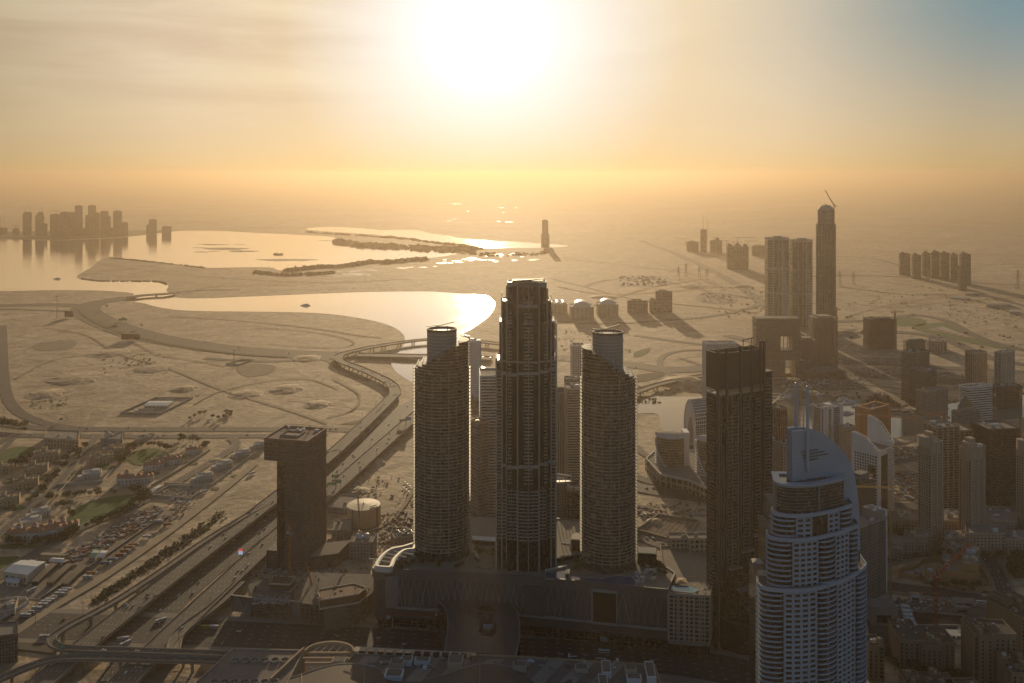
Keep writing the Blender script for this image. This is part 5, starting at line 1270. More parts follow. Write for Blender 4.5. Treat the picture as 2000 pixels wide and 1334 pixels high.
sitebld('unfinished_tower', 'unfinished low tower with raw round edges between the fin topped tower and the sail tower', corner(1676, 1690, 1710, YB(1100), 20), 100, 3.6, seed=42)
# gridded slab with a white end wall just behind the sail tower
Y = 930; P = corner(1640, 1640, 1729, Y, 34, 20)
r, P2 = tower('gridded_slab', 'slab tower with a fine concrete grid and a white end wall right of the sail tower', P, 0, ZT(1046, Y), GREY, GLD, 3.6, 3.4, .55, .7, 1.2, 'tower', 9, 43, 2.2)
e = P2[1]; d = Vector((P2[1][0]-P2[0][0], P2[1][1]-P2[0][1])).normalized(); MB().prism([(e[0], e[1]), (e[0]+d.x*4, e[1]+d.y*4), (P2[2][0]+d.x*4, P2[2][1]+d.y*4), (P2[2][0], P2[2][1])], 0, ZT(1046, Y)+9).build('end_wall', WHITE, r)
MB().prism([(P2[1][0]-d.x*13, P2[1][1]-d.y*13), P2[1], P2[2], (P2[2][0]-d.x*13, P2[2][1]-d.y*13)], ZT(1046, Y), ZT(1046, Y)+10).build('plant_storey', GREY, r)
rr = random.Random(8)
for i in range(16):
    t, u = rr.uniform(.05, .95), rr.uniform(.15, .85); x = P2[0][0]*(1-t)+P2[1][0]*t; y = P2[0][1]*(1-t)+P2[1][1]*t; MB().cbox(x-d.y*14*u, y+d.x*14*u, ZT(1046, Y)+(10 if t > .8 else 0), rr.uniform(2, 5), rr.uniform(1.5, 3), rr.uniform(.8, 2.4), rr.uniform(0, 3)).build('roof_unit', METW, r)
# the trio of slim beige towers
def slim(lab, xa, xb, xc, yb, yt, seed, rnd=True, Y=None):
    Y = Y or YB(yb); P = corner(xa, xb, xc, Y, 30); r, Q = tower('beige_tower', lab, P, 0, ZT(yt+22, Y), PINK, GLG, 3.5, 3.1, 1.15, 1.25, .55, 'tower', 2, seed, 1.4, group='slim beige residential towers on the right')
    z = ZT(yt+22, Y); sc = lambda k: [(p[0]*k, p[1]*k) for p in Q]
    MB().ring(off(Q, .8), off(Q, -1), z-13, z+1).build('crown_wall', PINK, r)
    for k, h in ((.85, 8), (.55, 13)): q = sc(k); MB().prism([q[0], ((q[0][0]+q[1][0])/2, (q[0][1]+q[1][1])/2), ((q[2][0]+q[3][0])/2, (q[2][1]+q[3][1])/2), q[3]], z, z+h).build('crown_step', PINK, r)
    a, b = Q[3], Q[0]; mid = ((a[0]+b[0])/2, (a[1]+b[1])/2); L = math.dist(a, b)/2; ang = math.degrees(math.atan2(b[1]-a[1], b[0]-a[0]))
    bow = [(mid[0]+L*.92*math.cos(R(ang+t)), mid[1]+L*.92*math.sin(R(ang+t))) for t in range(180, 361, 15)]
    if rnd: MB().prism(bow, z-4, z+9).build('crown_bow', PINK, r)
    o = None; nrm = Vector((b[1]-a[1], -(b[0]-a[0]), 0)).normalized()
    q = MB(); c = Vector((*mid, 0))+nrm*1.3; q.cbox(c.x, c.y, 0, L*.9, 2.2, .6, R(ang)); q.cbox(*(c+nrm*1).xy, .6, L*.9, .2, .9, R(ang))
    for k in range(int((z-14)/3.5)):
        if o is None: o = q.build('balcony', PINK, r, (0, 0, 8))
        else: w = o.copy(); COL.objects.link(w); w.parent = r; w.location.z = 8+k*3.5
    for e, t in ((0, .06), (0, .5), (0, .94)):
        a_, b_ = Vector((*Q[e], 0)), Vector((*Q[e+1], 0)); dd = (b_-a_).normalized(); nn = Vector((dd.y, -dd.x, 0)); c = a_.lerp(b_, t)+nn*.8; MB().cbox(c.x, c.y, 0, 2.6, 1.6, z+2, math.atan2(dd.y, dd.x)).build('pilaster', PINK, r)
    MB().cyl(0, 0, z, z+16, .35, .15, 6).build('spire', METW, r)
slim('slim beige tower with a rounded crown, leftmost of the three beside the arched fins', 1794, 1818, 1840, 1072, 846, 51)
slim('slim beige tower with a twin peaked crown, middle one of the three', 1874, 1896, 1923, 1068, 858, 52, False)
slim('slim beige tower with a rounded crown cut off by the right edge of the photo', 1986, 2008, 2032, 1050, 852, 53)
T('brown tower with long balcony bands and a pale roof behind the beige trio', 1823, 1830, 1872, 1000, 836, 10, TAN, GLD, 3.7, 9, 1.6, 1.1, 1.0, seed=54, dl=28)
T('narrow brown tower with a cream roof slab joined behind the beige trio', 1862, 1868, 1898, 985, 843, 10, TAN, GLD, 3.7, 6, 1.6, 1.2, .9, seed=55, dl=34, rm=CREAM)
T('dark office tower with a fine grid and blue roof lights near the right edge', 1923, 1932, 1991, 1000, 840, 6, DGREY, GLD, 3.9, 3.2, .4, .7, .6, seed=56, dl=40, units=8)
r, P, Y_ = T('round fronted tower with white and black floor stripes beyond the canal', 1874, 1888, 1937, 872, 757, 14, WHITE, GLD, 4.0, 0, 1, 1.9, 1.2, seed=57, units=7)
r, P, Y_ = T('dark slate tower with a glass pyramid roof in front of the striped tower', 1860, 1872, 1912, 893, 806, 18, SLATE, GLD, 4.0, 5, 2.1, 2.0, .6, seed=58, units=0)
z = ZT(806, Y_); MB().prism([(p[0]*.6, p[1]*.6) for p in P], z, z+7).build('pyramid_base', GREY, r)
q = [(p[0]*.62, p[1]*.62, z+7) for p in P]; MB().add(q+[(0, 0, z+26)], [(0, 1, 4), (1, 2, 4), (2, 3, 4), (3, 0, 4)]).build('pyramid_roof', GLG, r)
T('beige tower with a square roof crown standing beyond the canal', 1886, 1899, 1927, 782, 692, 14, PINK, GLD, 4.2, 4.4, 1.7, 1.0, .8, seed=59, dl=None, ph=5)
r, P, Y_ = T('glass and cream tower with a slanted top on a dark plinth beyond the canal', 1943, 1956, 1981, 790, 690, 30, CREAM, GLG, 3.9, 6, 1.8, 1.6, .8, seed=60)
T('dark plinth block under the slanted cream tower', 1936, 1950, 1996, 800, 757, 12, DGREY, GLD, 5, 3, .6, 2, .4, name='podium_block', cat='building', seed=61)
# glass L shape, dark construction slab
T('unfinished tower clad in teal glass with a raw rusty top beyond the boardwalk', 1761, 1776, 1815, 785, 690, 22, RAW, GLG, 4.0, 3, .5, .7, .4, seed=62)
sitebld('unfinished_floors', 'raw rusty floors crowning the teal glass tower', corner(1764, 1776, 1813, 1818, 22), ZT(668, 1818), 3.8, seed=63)
T('lower teal glass wing stepping down in front of the unfinished tower', 1776, 1808, 1829, 800, 727, 32, SLATE, GLG, 4.0, 4, .3, .5, .3, name='office_wing', cat='building', seed=64, units=2)
T('concrete podium with punched openings at the foot of the teal glass tower', 1790, 1808, 1850, 815, 766, 25, GREY, GLD, 4.2, 4.5, 1.6, 1.6, .6, name='podium_block', cat='building', seed=65, units=2)
sitebld('unfinished_slab_tower', 'dark unfinished slab tower with a crane at its corner beyond the highway', corner(1694, 1700, 1752, 2330, 6, 40), ZT(622, 2330), 3.8, mat('dark_raw', (.10, .085, .07), .9, .3), 66, cols=4)
crane('crane with a short horizontal jib on the dark unfinished slab tower', *PX(1748, 2330), ZT(622, 2330)-10, 26, 26, R(5), t=.7, w=2.4, cj=10)
# the twin towers and the supertall
def twin(lab, x0, x1, yt, seed):
    Y = 2663; cx = PX((x0+x1)/2, Y)[0]; h = (x1-x0)/2*Y/F; r = thing('faceted_tower', lab, 'tower', (cx, Y, 0), group='joined twin towers beyond the canal'); z = ZT(yt+10, Y)
    P = [(-h, 10), (-h*.55, 0), (-h*.1, 4), (h*.25, -3), (h*.8, 0), (h, 9), (h, 40), (-h, 40)]; MB().prism(P, 0, z-1).build('glazing', glassmat('far_grey_glass', (.06, .07, .075), .15, 5, 3.8, .3), r)
    s = MB(); 
    for k in range(int(z/7.6)): s.ring(off(P, .4), off(P, -.6), k*7.6, k*7.6+1.9)
    s.build('floor_band', mat('far_band', (.26, .26, .25), .7, .1), r)
    m = MB()
    for x in (-h*.55, -h*.1, h*.25): m.box(x-1.2, -4, 0, x+1.2, 8, z+10)
    m.build('spine', mat('pale_concrete', (.42, .39, .34), .7, .1), r)
    # tapering lattice panel on the right facet
    b = MB(); L_ = [(h*.25+h*.10*(1-k/26)**.5+h*.62*(k/26)**.0*0, 0) for k in range(27)]
    for k in range(30):
        zz_ = z-8-k*8.4; xr = h*.22+h*.62*(k/29)**.8
        if zz_ < 4: break
        b.box(h*.22, -4.6, zz_, xr+3, -3.4, zz_+1.6)
        x = h*.22
        while x < xr+2: b.box(x, -4.4, zz_, x+1.5, -3.5, zz_+8.4); x += 5
    b.build('white_lattice', WHITE, r)
    for zf in (z*.38, z*.66): MB().ring(off(P, .9), off(P, -.5), zf, zf+5).build('refuge_band', mat('pale_concrete', (.4,)*3), r)
    MB().ring(off(P, .5), off(P, -1), z-2, z+5).build('crown_wall', mat('pale_concrete', (.4,)*3), r); q = MB()
    for i in range(5): x = -h*.8+i*h*.4; q.bar((x, 4, z+5), (x+h*.38, 12, z+10), 1.6, 1)
    q.box(-h*.4, 8, z, h*.4, 24, z+11); q.build('roof_frame', mat('pale_concrete', (.4,)*3), r); return r
twin('faceted grey twin tower with pale spines, left one of the joined pair', 1501, 1543, 458, 1)
twin('faceted grey twin tower with a white lattice panel, right one beside the supertall', 1550, 1589, 462, 2)
def supertall():
    Y = 2560; cx = PX(1613, Y)[0]; h = 18*Y/F; r = thing('domed_supertall', 'tallest far tower under construction with a rounded dome top', 'tower', (cx, Y, 0)); z1 = ZT(437, Y); zt = ZT(404, Y)
    P = ell(0, 0, h, h*.9, 20, .2); MB().prism(off(P, -.8), 0, z1).build('core_glazing', glassmat('far_grey_glass', (.06,)*3), r)
    s = MB(); n = int(z1/4.6)
    for k in range(n): s.prism(off(P, .8 if k % 3 else 1.9), k*4.6, k*4.6+1.2)
    s.build('floor_slab_stack', mat('far_raw', (.20, .17, .14), .9, .3, .1), r)
    m = MB()
    for i in range(20): a_ = P[i]; m.cbox(a_[0]*1.02, a_[1]*1.02, 0, 1.6, 1.6, z1)
    m.build('column_ring', mat('far_raw', (.2,)*3), r)
    Q = off(P, -3.4); MB().prism(Q, z1, zt-9).build('upper_shaft', mat('far_raw', (.2,)*3), r); MB().dome(0, 0, zt-9, h*.78, 15, 20, 6).build('dome', mat('dome_shell', (.33, .31, .28), .7, .1), r)
    q = MB()
    for i in range(10): a_ = 2*math.pi*i/10; q.bar((h*.86*math.cos(a_), h*.86*math.sin(a_), zt-9), (h*.4*math.cos(a_), h*.4*math.sin(a_), zt+5.5), 1)
    q.cbox(0, 0, zt+5, 3, 3, 4); q.build('dome_rib', STEEL, r); return zt
zt = supertall()
crane('luffing crane raised steeply beside the domed supertall', *PX(1629, 2555), ZT(470, 2555), ZT(403, 2555)-ZT(470, 2555), 52, R(180-12), t=.8, w=2.6, luff=62, cj=7)
sitebld('unfinished_tower', 'stepped unfinished tower with bright floor edges below the domed supertall', corner(1590, 1594, 1637, 2060, 8, 45), ZT(622, 2060), 4.0, seed=71, cols=7)
sitebld('unfinished_tower', 'lower unfinished block with open floors on the left of the stepped one', corner(1560, 1564, 1596, 2040, 5, 40), ZT(663, 2040), 4.0, seed=72, cols=7)
sitebld('unfinished_podium', 'terraced unfinished podium on the marina shore', corner(1562, 1572, 1655, 1985, 8, 55), ZT(727, 1985), 4.2, seed=73, cols=8)
r = thing('portal_building', 'unfinished portal building with two tall rectangular openings over the marina', 'building under construction', (*PX(1522, 2010), 0)); Y = 2010; X = lambda px: (px-1522)*Y/F; Z = lambda py: ZT(py, Y); m = MB()
zb = [(1478, 1565, 657, 622), (1478, 1526, 700, 657), (1550, 1565, 684, 657), (1478, 1565, 704, 684), (1478, 1535, 752, 704), (1555, 1580, 752, 704), (1478, 1565, 752, 738)]
core = MB()
for a_, b_, y0, y1 in zb:
    core.box(X(a_)+.8, 4, max(0, Z(y0)), X(b_)-.8, 38, Z(y1)-.6); z = max(0, Z(y0))
    while z < Z(y1): m.box(X(a_), 1, z, X(b_), 40, z+1.2); z += 4.2
    for k in range(int((b_-a_)/5)+1): m.box(X(a_+k*5)-.5, 1.4, max(0, Z(y0)), X(a_+k*5)+.5, 3, Z(y1))
core.build('inner_floors', mat('dim_glass', (.08, .08, .07), .5), r); m.build('floor_frame', mat('far_raw', (.2,)*3), r); q = MB()
for x in (1532, 1540, 1547): q.box(X(x)-.8, 6, Z(700), X(x)+.8, 8, Z(640))
q.build('portal_column', mat('pale_concrete', (.4,)*3), r)
crane('slender crane with a ball hook beside the portal building', *PX(1476, 2010), 0, ZT(640, 2010), 20, R(120), GREY, 50, .5, 1.6, 6)
crane('orange crane mast at the portal building below the twin towers', *PX(1543, 2020), 0, ZT(605, 2020), 22, R(160), ORANGE, 0, .5, 1.8, 8)
crane('red brown crane beside the stepped unfinished tower', *PX(1634, 2050), 0, ZT(606, 2050), 12, R(20), mat('rust_red', (.3, .1, .05)), 0, .6, 1.8, 8)
# cranes over the near sites
crane('red crane with its jib raised over the excavation in the lower right', *PX(1829, 860), 0, ZT(1128, 860), 48, R(18), RED, 32, .45, 1.8, 10)
crane('tall yellow crane with a long level jib right of the fin topped tower', *PX(1739, 950), 0, ZT(955, 950), 60, R(176), mat('crane_ochre', (.38, .22, .05), .6), 0, .4, 1.9, 14)
crane('small orange crane by the canal in front of the slate pyramid tower', *PX(1841, 1330), 0, ZT(815, 1330), 34, R(160), ORANGE, 6, .4, 1.5, 10)
crane('orange crane in front of the orange brown tower', *PX(1696, 1300), 0, ZT(812, 1300), 72, R(-8), ORANGE, -3, .4, 1.6, 16)
crane('orange crane behind the right hand dark office tower', *PX(1993, 1450), 0, ZT(770, 1450), 30, R(200), ORANGE, 30, .4, 1.6, 8)
crane('orange crane left of the right hand striped tower by the canal', *PX(1944, 1440), 0, ZT(772, 1440), 26, R(60), ORANGE, 30, .4, 1.6, 8)
crane('orange luffing crane leaning over the site beside the beige tank', *PX(704, 1085), 0, 24, 42, R(110), ORANGE, 62, .5, 1.8, 7)
crane('orange crane mast in front of the hammerhead tower', *PX(566, 980), 0, 66, 10, R(140), ORANGE, 60, .35, 1.6, 5)
crane('small leaning orange crane on the site below the hammerhead tower', *PX(611, 950), 0, 14, 26, R(130), ORANGE, 60, .4, 1.5, 5)
crane('dark red crane whose level jib crosses the street by the link bridge', *PX(849, 868), 0, 30, 20, R(4), mat('dark_red', (.2, .05, .03)), 0, .25, 1.2, 48)
# ---------------------------------------------------------------- low rise around the right side
def LB(label, pts, h, m=PINK, bay=4.2, fh=4, cat='building', name='low_block', seed=1, units=4, z0=0, top=None, pw=None, st=None, group=None, rm=None):
    P = [G(*p, 0) for p in pts]; return tower(name, label, P, z0, h, m, GLD, fh, bay, pw or bay*.52, st or fh*.48, .6, cat, units, seed, 1.3, 0, group, rm)
LB('long beige perimeter block with arcades facing the lower right street', [(1846,1083), (1886,1083), (1886,1070), (1846,1068)], 20, seed=81)
r, P = LB('raised centre of the beige perimeter block with a flat terrace roof', [(1886,1085), (1962,1085), (1962,1068), (1886,1066)], 27, seed=82, units=1)
LB('right wing of the beige perimeter block running off the photo', [(1962,1083), (2050,1086), (2050,1066), (1962,1066)], 19, seed=83)
LB('beige wing with square windows stepping up beside the leftmost slim tower', [(1766,1082), (1812,1082), (1812,1066), (1772,1058)], 15, seed=84)
LB('taller beige corner piece at the foot of the leftmost slim tower', [(1788,1080), (1815,1080), (1815,1066), (1788,1066)], 21, seed=85, units=2)
LB('rear beige row with a flat roof left of the slim towers', [(1742,1042), (1798,1044), (1800,1022), (1744,1020)], 18, seed=86)
LB('rear beige row between two slim towers', [(1838,1048), (1876,1048), (1876,1026), (1838,1024)], 20, seed=87)
LB('rear beige row behind the middle slim tower', [(1922,1052), (1986,1052), (1984,1024), (1922,1022)], 22, seed=88)
LB('slanted roofed pavilion left of the beige wing', [(1738,1092), (1762,1098), (1764,1072), (1740,1068)], 14, GREY, seed=89, units=1)
LB('low white quay building beside the canal', [(1742,882), (1756,890), (1752,876), (1744,874)], 6, CREAM, seed=90, units=1)
OB2 = mat('substation_orange', (.42, .215, .09), .85, .1, .1)
def solid(name, label, pts, h, m, cat='building', seed=1, units=6, wins=()):
    P = [G(*p, 0) for p in pts]; r = thing(name, label, cat, (0, 0, 0)); MB().prism(P, 0, h).build('wall', m, r); roofkit(r, off(P, .15), h, units, ROOFM, 1.4, seed, m)
    if area(P) < 0: P = P[::-1]
    for (t, z, w, hh) in wins:
        a, b = Vector((*P[0], 0)), Vector((*P[1], 0)); d = (b-a).normalized(); nr = Vector((d.y, -d.x, 0)); c = a.lerp(b, t)+nr*.05; MB().cbox(c.x, c.y, z, w, .3, hh, math.atan2(d.y, d.x)).build('opening', mat('dark_opening', (.02, .02, .02), .4), r)
    return r
solid('substation_building', 'orange windowless block full of roof plant at the street corner', [(1879,1148), (1912,1152), (1912,1112), (1880,1108)], 27, OB2, seed=91, units=14, wins=[(.25+.12*i, 19, 1.1, 1.3) for i in range(5)])
solid('substation_annex', 'orange lower annex with a dark doorway beside the windowless block', [(1838,1143), (1879,1150), (1879,1122), (1840,1118)], 17, OB2, seed=92, units=2, wins=[(.6, 0, 6, 9), (.2, 9, 1, 1), (.3, 9, 1, 1)])
solid('substation_hall', 'orange rear hall of the substation with terraces', [(1848,1114), (1905,1118), (1905,1094), (1850,1090)], 19, OB2, seed=93, units=5)
solid('dark_roof_block', 'block with a dark finned roof between the orange buildings', [(1838,1130), (1858,1132), (1860,1106), (1842,1104)], 19, DGREY, seed=94, units=0)
solid('orange_gatehouse', 'small orange gatehouse inside the curved wall', [(1805,1140), (1820,1141), (1820,1129), (1805,1128)], 13, OB2, seed=95, units=1)
r = thing('boundary_wall', 'orange curved boundary wall round the substation yard', 'wall', (0, 0, 0)); w = MB(); L = [(*G(a, b), 0) for a, b in spl([(1756,1127),(1790,1132),(1838,1137),(1845,1146),(1880,1152),(1915,1155),(1932,1150),(1925,1130),(1912,1112),(1900,1098)], 4)]
for i in range(len(L)-1): w.bar((L[i][0], L[i][1], 2.5), (L[i+1][0], L[i+1][1], 2.5), .7, 5)
w.build('wall_run', OB2, r); w = MB(); L = [(*G(a, b), 0) for a, b in spl([(1756,1127),(1757,1118),(1790,1110),(1805,1098),(1850,1094)], 4)]
for i in range(len(L)-1): w.bar((L[i][0], L[i][1], 2.5), (L[i+1][0], L[i+1][1], 2.5), .7, 5)
w.build('wall_run', OB2, r)
for k, (x, y) in enumerate(((1793,1124), (1794,1129))): tag(MB().cyl(*G(x, y), 0, 7+k, 3.6, 3.6, 18).build('water_tank', GREY), ['round grey water tank at the back of the substation yard', 'round grey water tank nearer the street in the substation yard'][k], 'tank', group='substation water tanks')
# courtyard houses in the old town style, lower right
OT = mat('old_town_render', (.21, .155, .10), .9, .12, .1, streak=True)
def oldtown(label, cx, cy, w, d, h, rot, seed, dome=True):
    """stepped beige block made of wings with parapet turrets"""
    x, y = G(cx, cy); rr = random.Random(seed); r = thing('old_town_block', label, 'apartment building', (x, y, 0), R(rot))
    vols = [(0, 0, w, d, h)]; 
    for k in range(6): vols.append((rr.uniform(-.42, .42)*w, rr.uniform(-.5, .45)*d, rr.uniform(.18, .38)*w, rr.uniform(.25, .6)*d, h*rr.uniform(.72, 1.18)))
    wproto, wcount, rest, WD = None, 0, MB(), mat('window_dark', (.012, .012, .013), .15)
    for i, (vx, vy, vw, vd, vh) in enumerate(vols):
        vd *= .999-.004*i; q = MB().cbox(vx, vy, 0, vw, vd, vh); q.build('wall', OT, r)
        P = [(vx-vw/2, vy-vd/2), (vx+vw/2, vy-vd/2), (vx+vw/2, vy+vd/2), (vx-vw/2, vy+vd/2)]
        MB().ring(off(P, .25), off(P, -.45), vh-.6, vh+1.1).build('parapet', OT, r); MB().sheet(off(P, -.45), vh+.05+.01*i).build('roof', mat('dim_roof', (.075, .065, .055), .95, .2), r)
        nw = max(2, int(vw/4.4)); nf = int(vh/3.6)
        for a in range(nw):
            for f in range(1, nf):
                X = vx-vw/2+(a+.5)*vw/nw; tall = 1.9 if (a+i) % 3 else 2.6
                if wcount < 100:
                    if wproto is None: wproto = o = MB().box(-.8, -.14, 0, .8, .1, 1.9).build('window', WD, r); MB().box(-.95, -.5, -.4, .95, .08, -.02).build('sill', OT, o); CH[o.name] = list(o.children)
                    else: o = wproto.copy(); COL.objects.link(o); o.parent = r
                    o.location = (X, vy-vd/2, f*3.6); o.scale = (rr.choice((.8, 1, 1.25)), 1, tall/1.9); wcount += 1
                else: rest.box(X-.8, vy-vd/2-.14, f*3.6, X+.8, vy-vd/2+.1, f*3.6+tall)
        if rr.random() < .7: tx, ty = vx+rr.choice((-1, 1))*vw*.36, vy-vd*.3; q = MB().cbox(tx, ty, vh, 4, 4, 4); q.build('wind_tower', OT, r); MB().cbox(tx, ty, vh+4, 4.5, 4.5, .6).build('tower_cap', OT, r)
    if rest.v: o = rest.build('far_windows', WD, r); o['kind'] = 'stuff'
    if dome: MB().dome(vols[2][0], vols[2][1], vols[2][4], 2.4, 2.6, 14, 5).build('dome', CREAM, r)
    for k in range(7): MB().cbox(rr.uniform(-.4, .4)*w, rr.uniform(-.3, .4)*d, h+.1, rr.uniform(1, 3), rr.uniform(1, 2.5), rr.uniform(.6, 1.6), rr.uniform(0, 1)).build('roof_unit', METW if k % 2 else GREY, r)
oldtown('long beige old town block with stepped wings below the excavation', 1800, 1300, 50, 28, 30, -6, 101)
oldtown('beige old town tower block with many balconies, tallest in the lower right corner', 1930, 1330, 38, 26, 50, -4, 102)
oldtown('beige old town block beside the right edge of the sail tower', 1703, 1318, 15, 20, 32, 0, 103)
oldtown('front beige old town block with sunken square roof courts at the bottom edge', 1812, 1388, 42, 22, 27, -4, 104)
oldtown('second front old town block with a small dome at the bottom edge', 1878, 1400, 32, 20, 27, 3, 105)
oldtown('beige old town block cut off in the bottom right corner', 1990, 1375, 26, 24, 34, 0, 106)
oldtown('pale domed old town block low beside the sail tower at the bottom', 1742, 1395, 24, 20, 19, 0, 107)
oldtown('beige old town wing behind the long stepped block', 1762, 1262, 22, 18, 22, -5, 108, False)
oldtown('beige hotel block with white roof units at the right edge', 1985, 1262, 34, 40, 40, 20, 109, False)
oldtown('lower beige wing left of the hotel block at the right edge', 1940, 1252, 14, 26, 16, 20, 110, False)
# the dark excavation with its sheds and steel
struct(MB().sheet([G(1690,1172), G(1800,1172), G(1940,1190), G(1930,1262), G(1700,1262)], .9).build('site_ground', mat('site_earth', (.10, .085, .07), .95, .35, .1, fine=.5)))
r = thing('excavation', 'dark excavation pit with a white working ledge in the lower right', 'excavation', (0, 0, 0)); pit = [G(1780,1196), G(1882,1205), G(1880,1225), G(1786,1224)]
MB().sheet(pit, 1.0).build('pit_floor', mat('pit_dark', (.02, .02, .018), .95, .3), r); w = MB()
for i in range(4): a, b = pit[i], pit[(i+1) % 4]; w.bar((*a, 1.5), (*b, 1.5), 1.4, 2)
w.build('pit_kerb', GREY, r); MB().prism([G(1757,1184), G(1773,1184), G(1793,1228), G(1782,1236), G(1768,1226)], 1, 2.6).build('working_ledge', mat('pale_ledge', (.42, .40, .37), .9, .3, .2), r)
for k in range(4): x, y = G(1768+k*2.5, 1190+k*8.5); MB().cbox(x, y, 2.6, 9, 3.4, 1.4, -.15).build('ledge_box', METW, r)
MB().prism([G(1786,1229), G(1880,1234), G(1878,1246), G(1800,1242)], 1, 1.8).build('scaffold_deck', mat('pale_ledge', (.4,)*3), r)
rr = random.Random(12)
debris = MB()
def junk(mb, n, poly, s0=.8, s1=4, h=1.6):
    xs = [p[0] for p in poly]; ys = [p[1] for p in poly]
    for _ in range(n): x, y = G(rr.uniform(min(xs), max(xs)), rr.uniform(min(ys), max(ys))); mb.cbox(x, y, .5, rr.uniform(s0, s1), rr.uniform(s0*.4, s1*.5), rr.uniform(.3, h), rr.uniform(0, 3.1))
for c, nm, k in ((METW, 'pale', 60), (RED, 'red', 12), (GREY, 'grey', 90)):
    j = MB(); junk(j, k, [(1745, 1168), (1900, 1195)]); junk(j, k//2, [(1790, 1226), (1882, 1250)]); o = j.build('site_debris', c); o['kind'] = 'stuff'
for i, (x, y, w_, d_, h_, m, lab) in enumerate(((1786,1172,11,6,7,METW,'white framed site gate by the lower right excavation'), (1882,1182,24,7,6,CREAM,'long cream site office beside the excavation'), (1876,1194,14,6,5,GREY,'grey site cabin behind the excavation'), (1722,1215,26,20,20,GREY,'unfinished grey concrete box beside the sail tower'))):
    a = G(x, y); r = thing('site_cabin', lab, 'site building', (*a, 0)); MB().cbox(0, 0, 0, w_, d_, h_, -.06).build('wall', m, r); MB().cbox(0, 0, h_, w_+.6, d_+.6, .4, -.06).build('roof', ROOFM, r); MB().cbox(0, -d_/2, h_*.2, w_*.7, .3, h_*.4, -.06).build('window', GLD, r)
# ---------------------------------------------------------------- the construction site left of the podium
def sitepodium(lab, pts, h, seed, top=True):
    P = [G(*p) for p in pts]; r = sitebld('unfinished_podium', lab, P, h, 4.2, mat('dim_raw', (.13, .11, .09), .9, .3, .1), seed, 5, core=True, rebar=True); return r
sitepodium('unfinished terraced block covered in rebar and formwork next to the podium corner', [(585,1218),(690,1230),(735,1190),(735,1160),(600,1155)], 22, 121)
sitepodium('unfinished rounded block with formwork behind the hoarding', [(490,1205),(565,1212),(575,1175),(520,1160),(485,1172)], 18, 122)
for lab, pts, z, h in (('long raised formwork deck with white edge boards beside the podium corner', [(622,1152),(690,1140),(716,1148),(700,1160),(625,1172)], 36, 9), ('square formwork deck with white edge boards below the hammerhead tower', [(526,1140),(566,1142),(578,1128),(534,1125)], 26, 8)):
    P = [G(a, b, z) for a, b in pts]; r = thing('formwork_deck', lab, 'formwork deck', (0, 0, 0)); MB().prism(off(P, -5), 0, z-h).build('support_wall', mat('dim_raw', (.1,)*3), r); MB().prism(off(P, -.3), z-h, z).build('panel_wall', mat('brown_form', (.12, .06, .035), .8, .2), r)
    for zz_ in (z-h, z): MB().ring(off(P, .5), off(P, -.4), zz_-.6, zz_+.7).build('edge_board', CREAM, r)
    q = MB()
    for k in range(24): a_, b_ = P[rr.randrange(len(P))], P[rr.randrange(len(P))]; t = rr.random(); x, y = a_[0]*t+b_[0]*(1-t), a_[1]*t+b_[1]*(1-t); q.bar((x, y, z), (x, y, z+rr.uniform(1, 3.5)), .3); q.cbox(x+1, y, z+.2, rr.uniform(1, 4), rr.uniform(.5, 2), rr.uniform(.2, 1), rr.uniform(0, 3))
    q.build('rebar', mat('rusty_steel', (.2,)*3), r)
for c, k in ((METW, 50), (mat('rusty_steel', (.2,)*3), 70), (GREY, 70)):
    j = MB(); junk(j, k, [(480, 1110), (740, 1150)], .8, 5); junk(j, k//2, [(660, 1030), (760, 1100)], .8, 4); o = j.build('site_debris', c); o['kind'] = 'stuff'
j = MB()
for _ in range(150):
    x, y = G(rr.uniform(495, 565), rr.uniform(1160, 1182), 19); j.cbox(x, y, 19.5, rr.uniform(1, 5), rr.uniform(.4, 1.6), rr.uniform(.3, 1.3), rr.uniform(0, 3))
    x, y = G(rr.uniform(615, 720), rr.uniform(1145, 1172), 23); j.cbox(x, y, 23.5, rr.uniform(1, 5), rr.uniform(.4, 1.6), rr.uniform(.3, 1.3), rr.uniform(0, 3))
o = j.build('formwork_debris', mat('formwork_grey', (.30, .29, .26), .9, .4, .5)); o['kind'] = 'stuff'
r = thing('hoarding_billboard', 'long dim billboard hoarding with printed street scenes along the dark lawn', 'billboard', (0, 0, 0)); HB = [G(452,1196), G(512,1204), G(560,1207), G(664,1219)]
def printmat(name, pal, sc):
    m = bpy.data.materials.new(name); m.use_nodes = True; t = m.node_tree; b = t.nodes['Principled BSDF']; q = NG(t); pos = q.n('ShaderNodeNewGeometry').outputs['Position']
    mp_ = q.n('ShaderNodeMapping'); mp_.inputs['Scale'].default_value = (1, 1, .5); t.links.new(pos, mp_.inputs[0]); v = q.n('ShaderNodeTexVoronoi'); v.inputs['Scale'].default_value = sc; t.links.new(mp_.outputs[0], v.inputs['Vector'])
    s = q.n('ShaderNodeSeparateColor'); t.links.new(v.outputs['Color'], s.inputs[0]); t.links.new(q.ramp(s.outputs[0], pal), b.inputs['Base Color']); b.inputs['Roughness'].default_value = .6; return m
PR1 = printmat('hoarding_print', [(0, (.05, .05, .055)), (.4, (.12, .11, .10)), (.7, (.20, .18, .15)), (1, (.09, .11, .14))], .16)
PR2 = printmat('hoarding_print_bright', [(0, (.05, .06, .08)), (.35, (.16, .18, .20)), (.65, (.34, .32, .28)), (1, (.07, .11, .16))], .3)
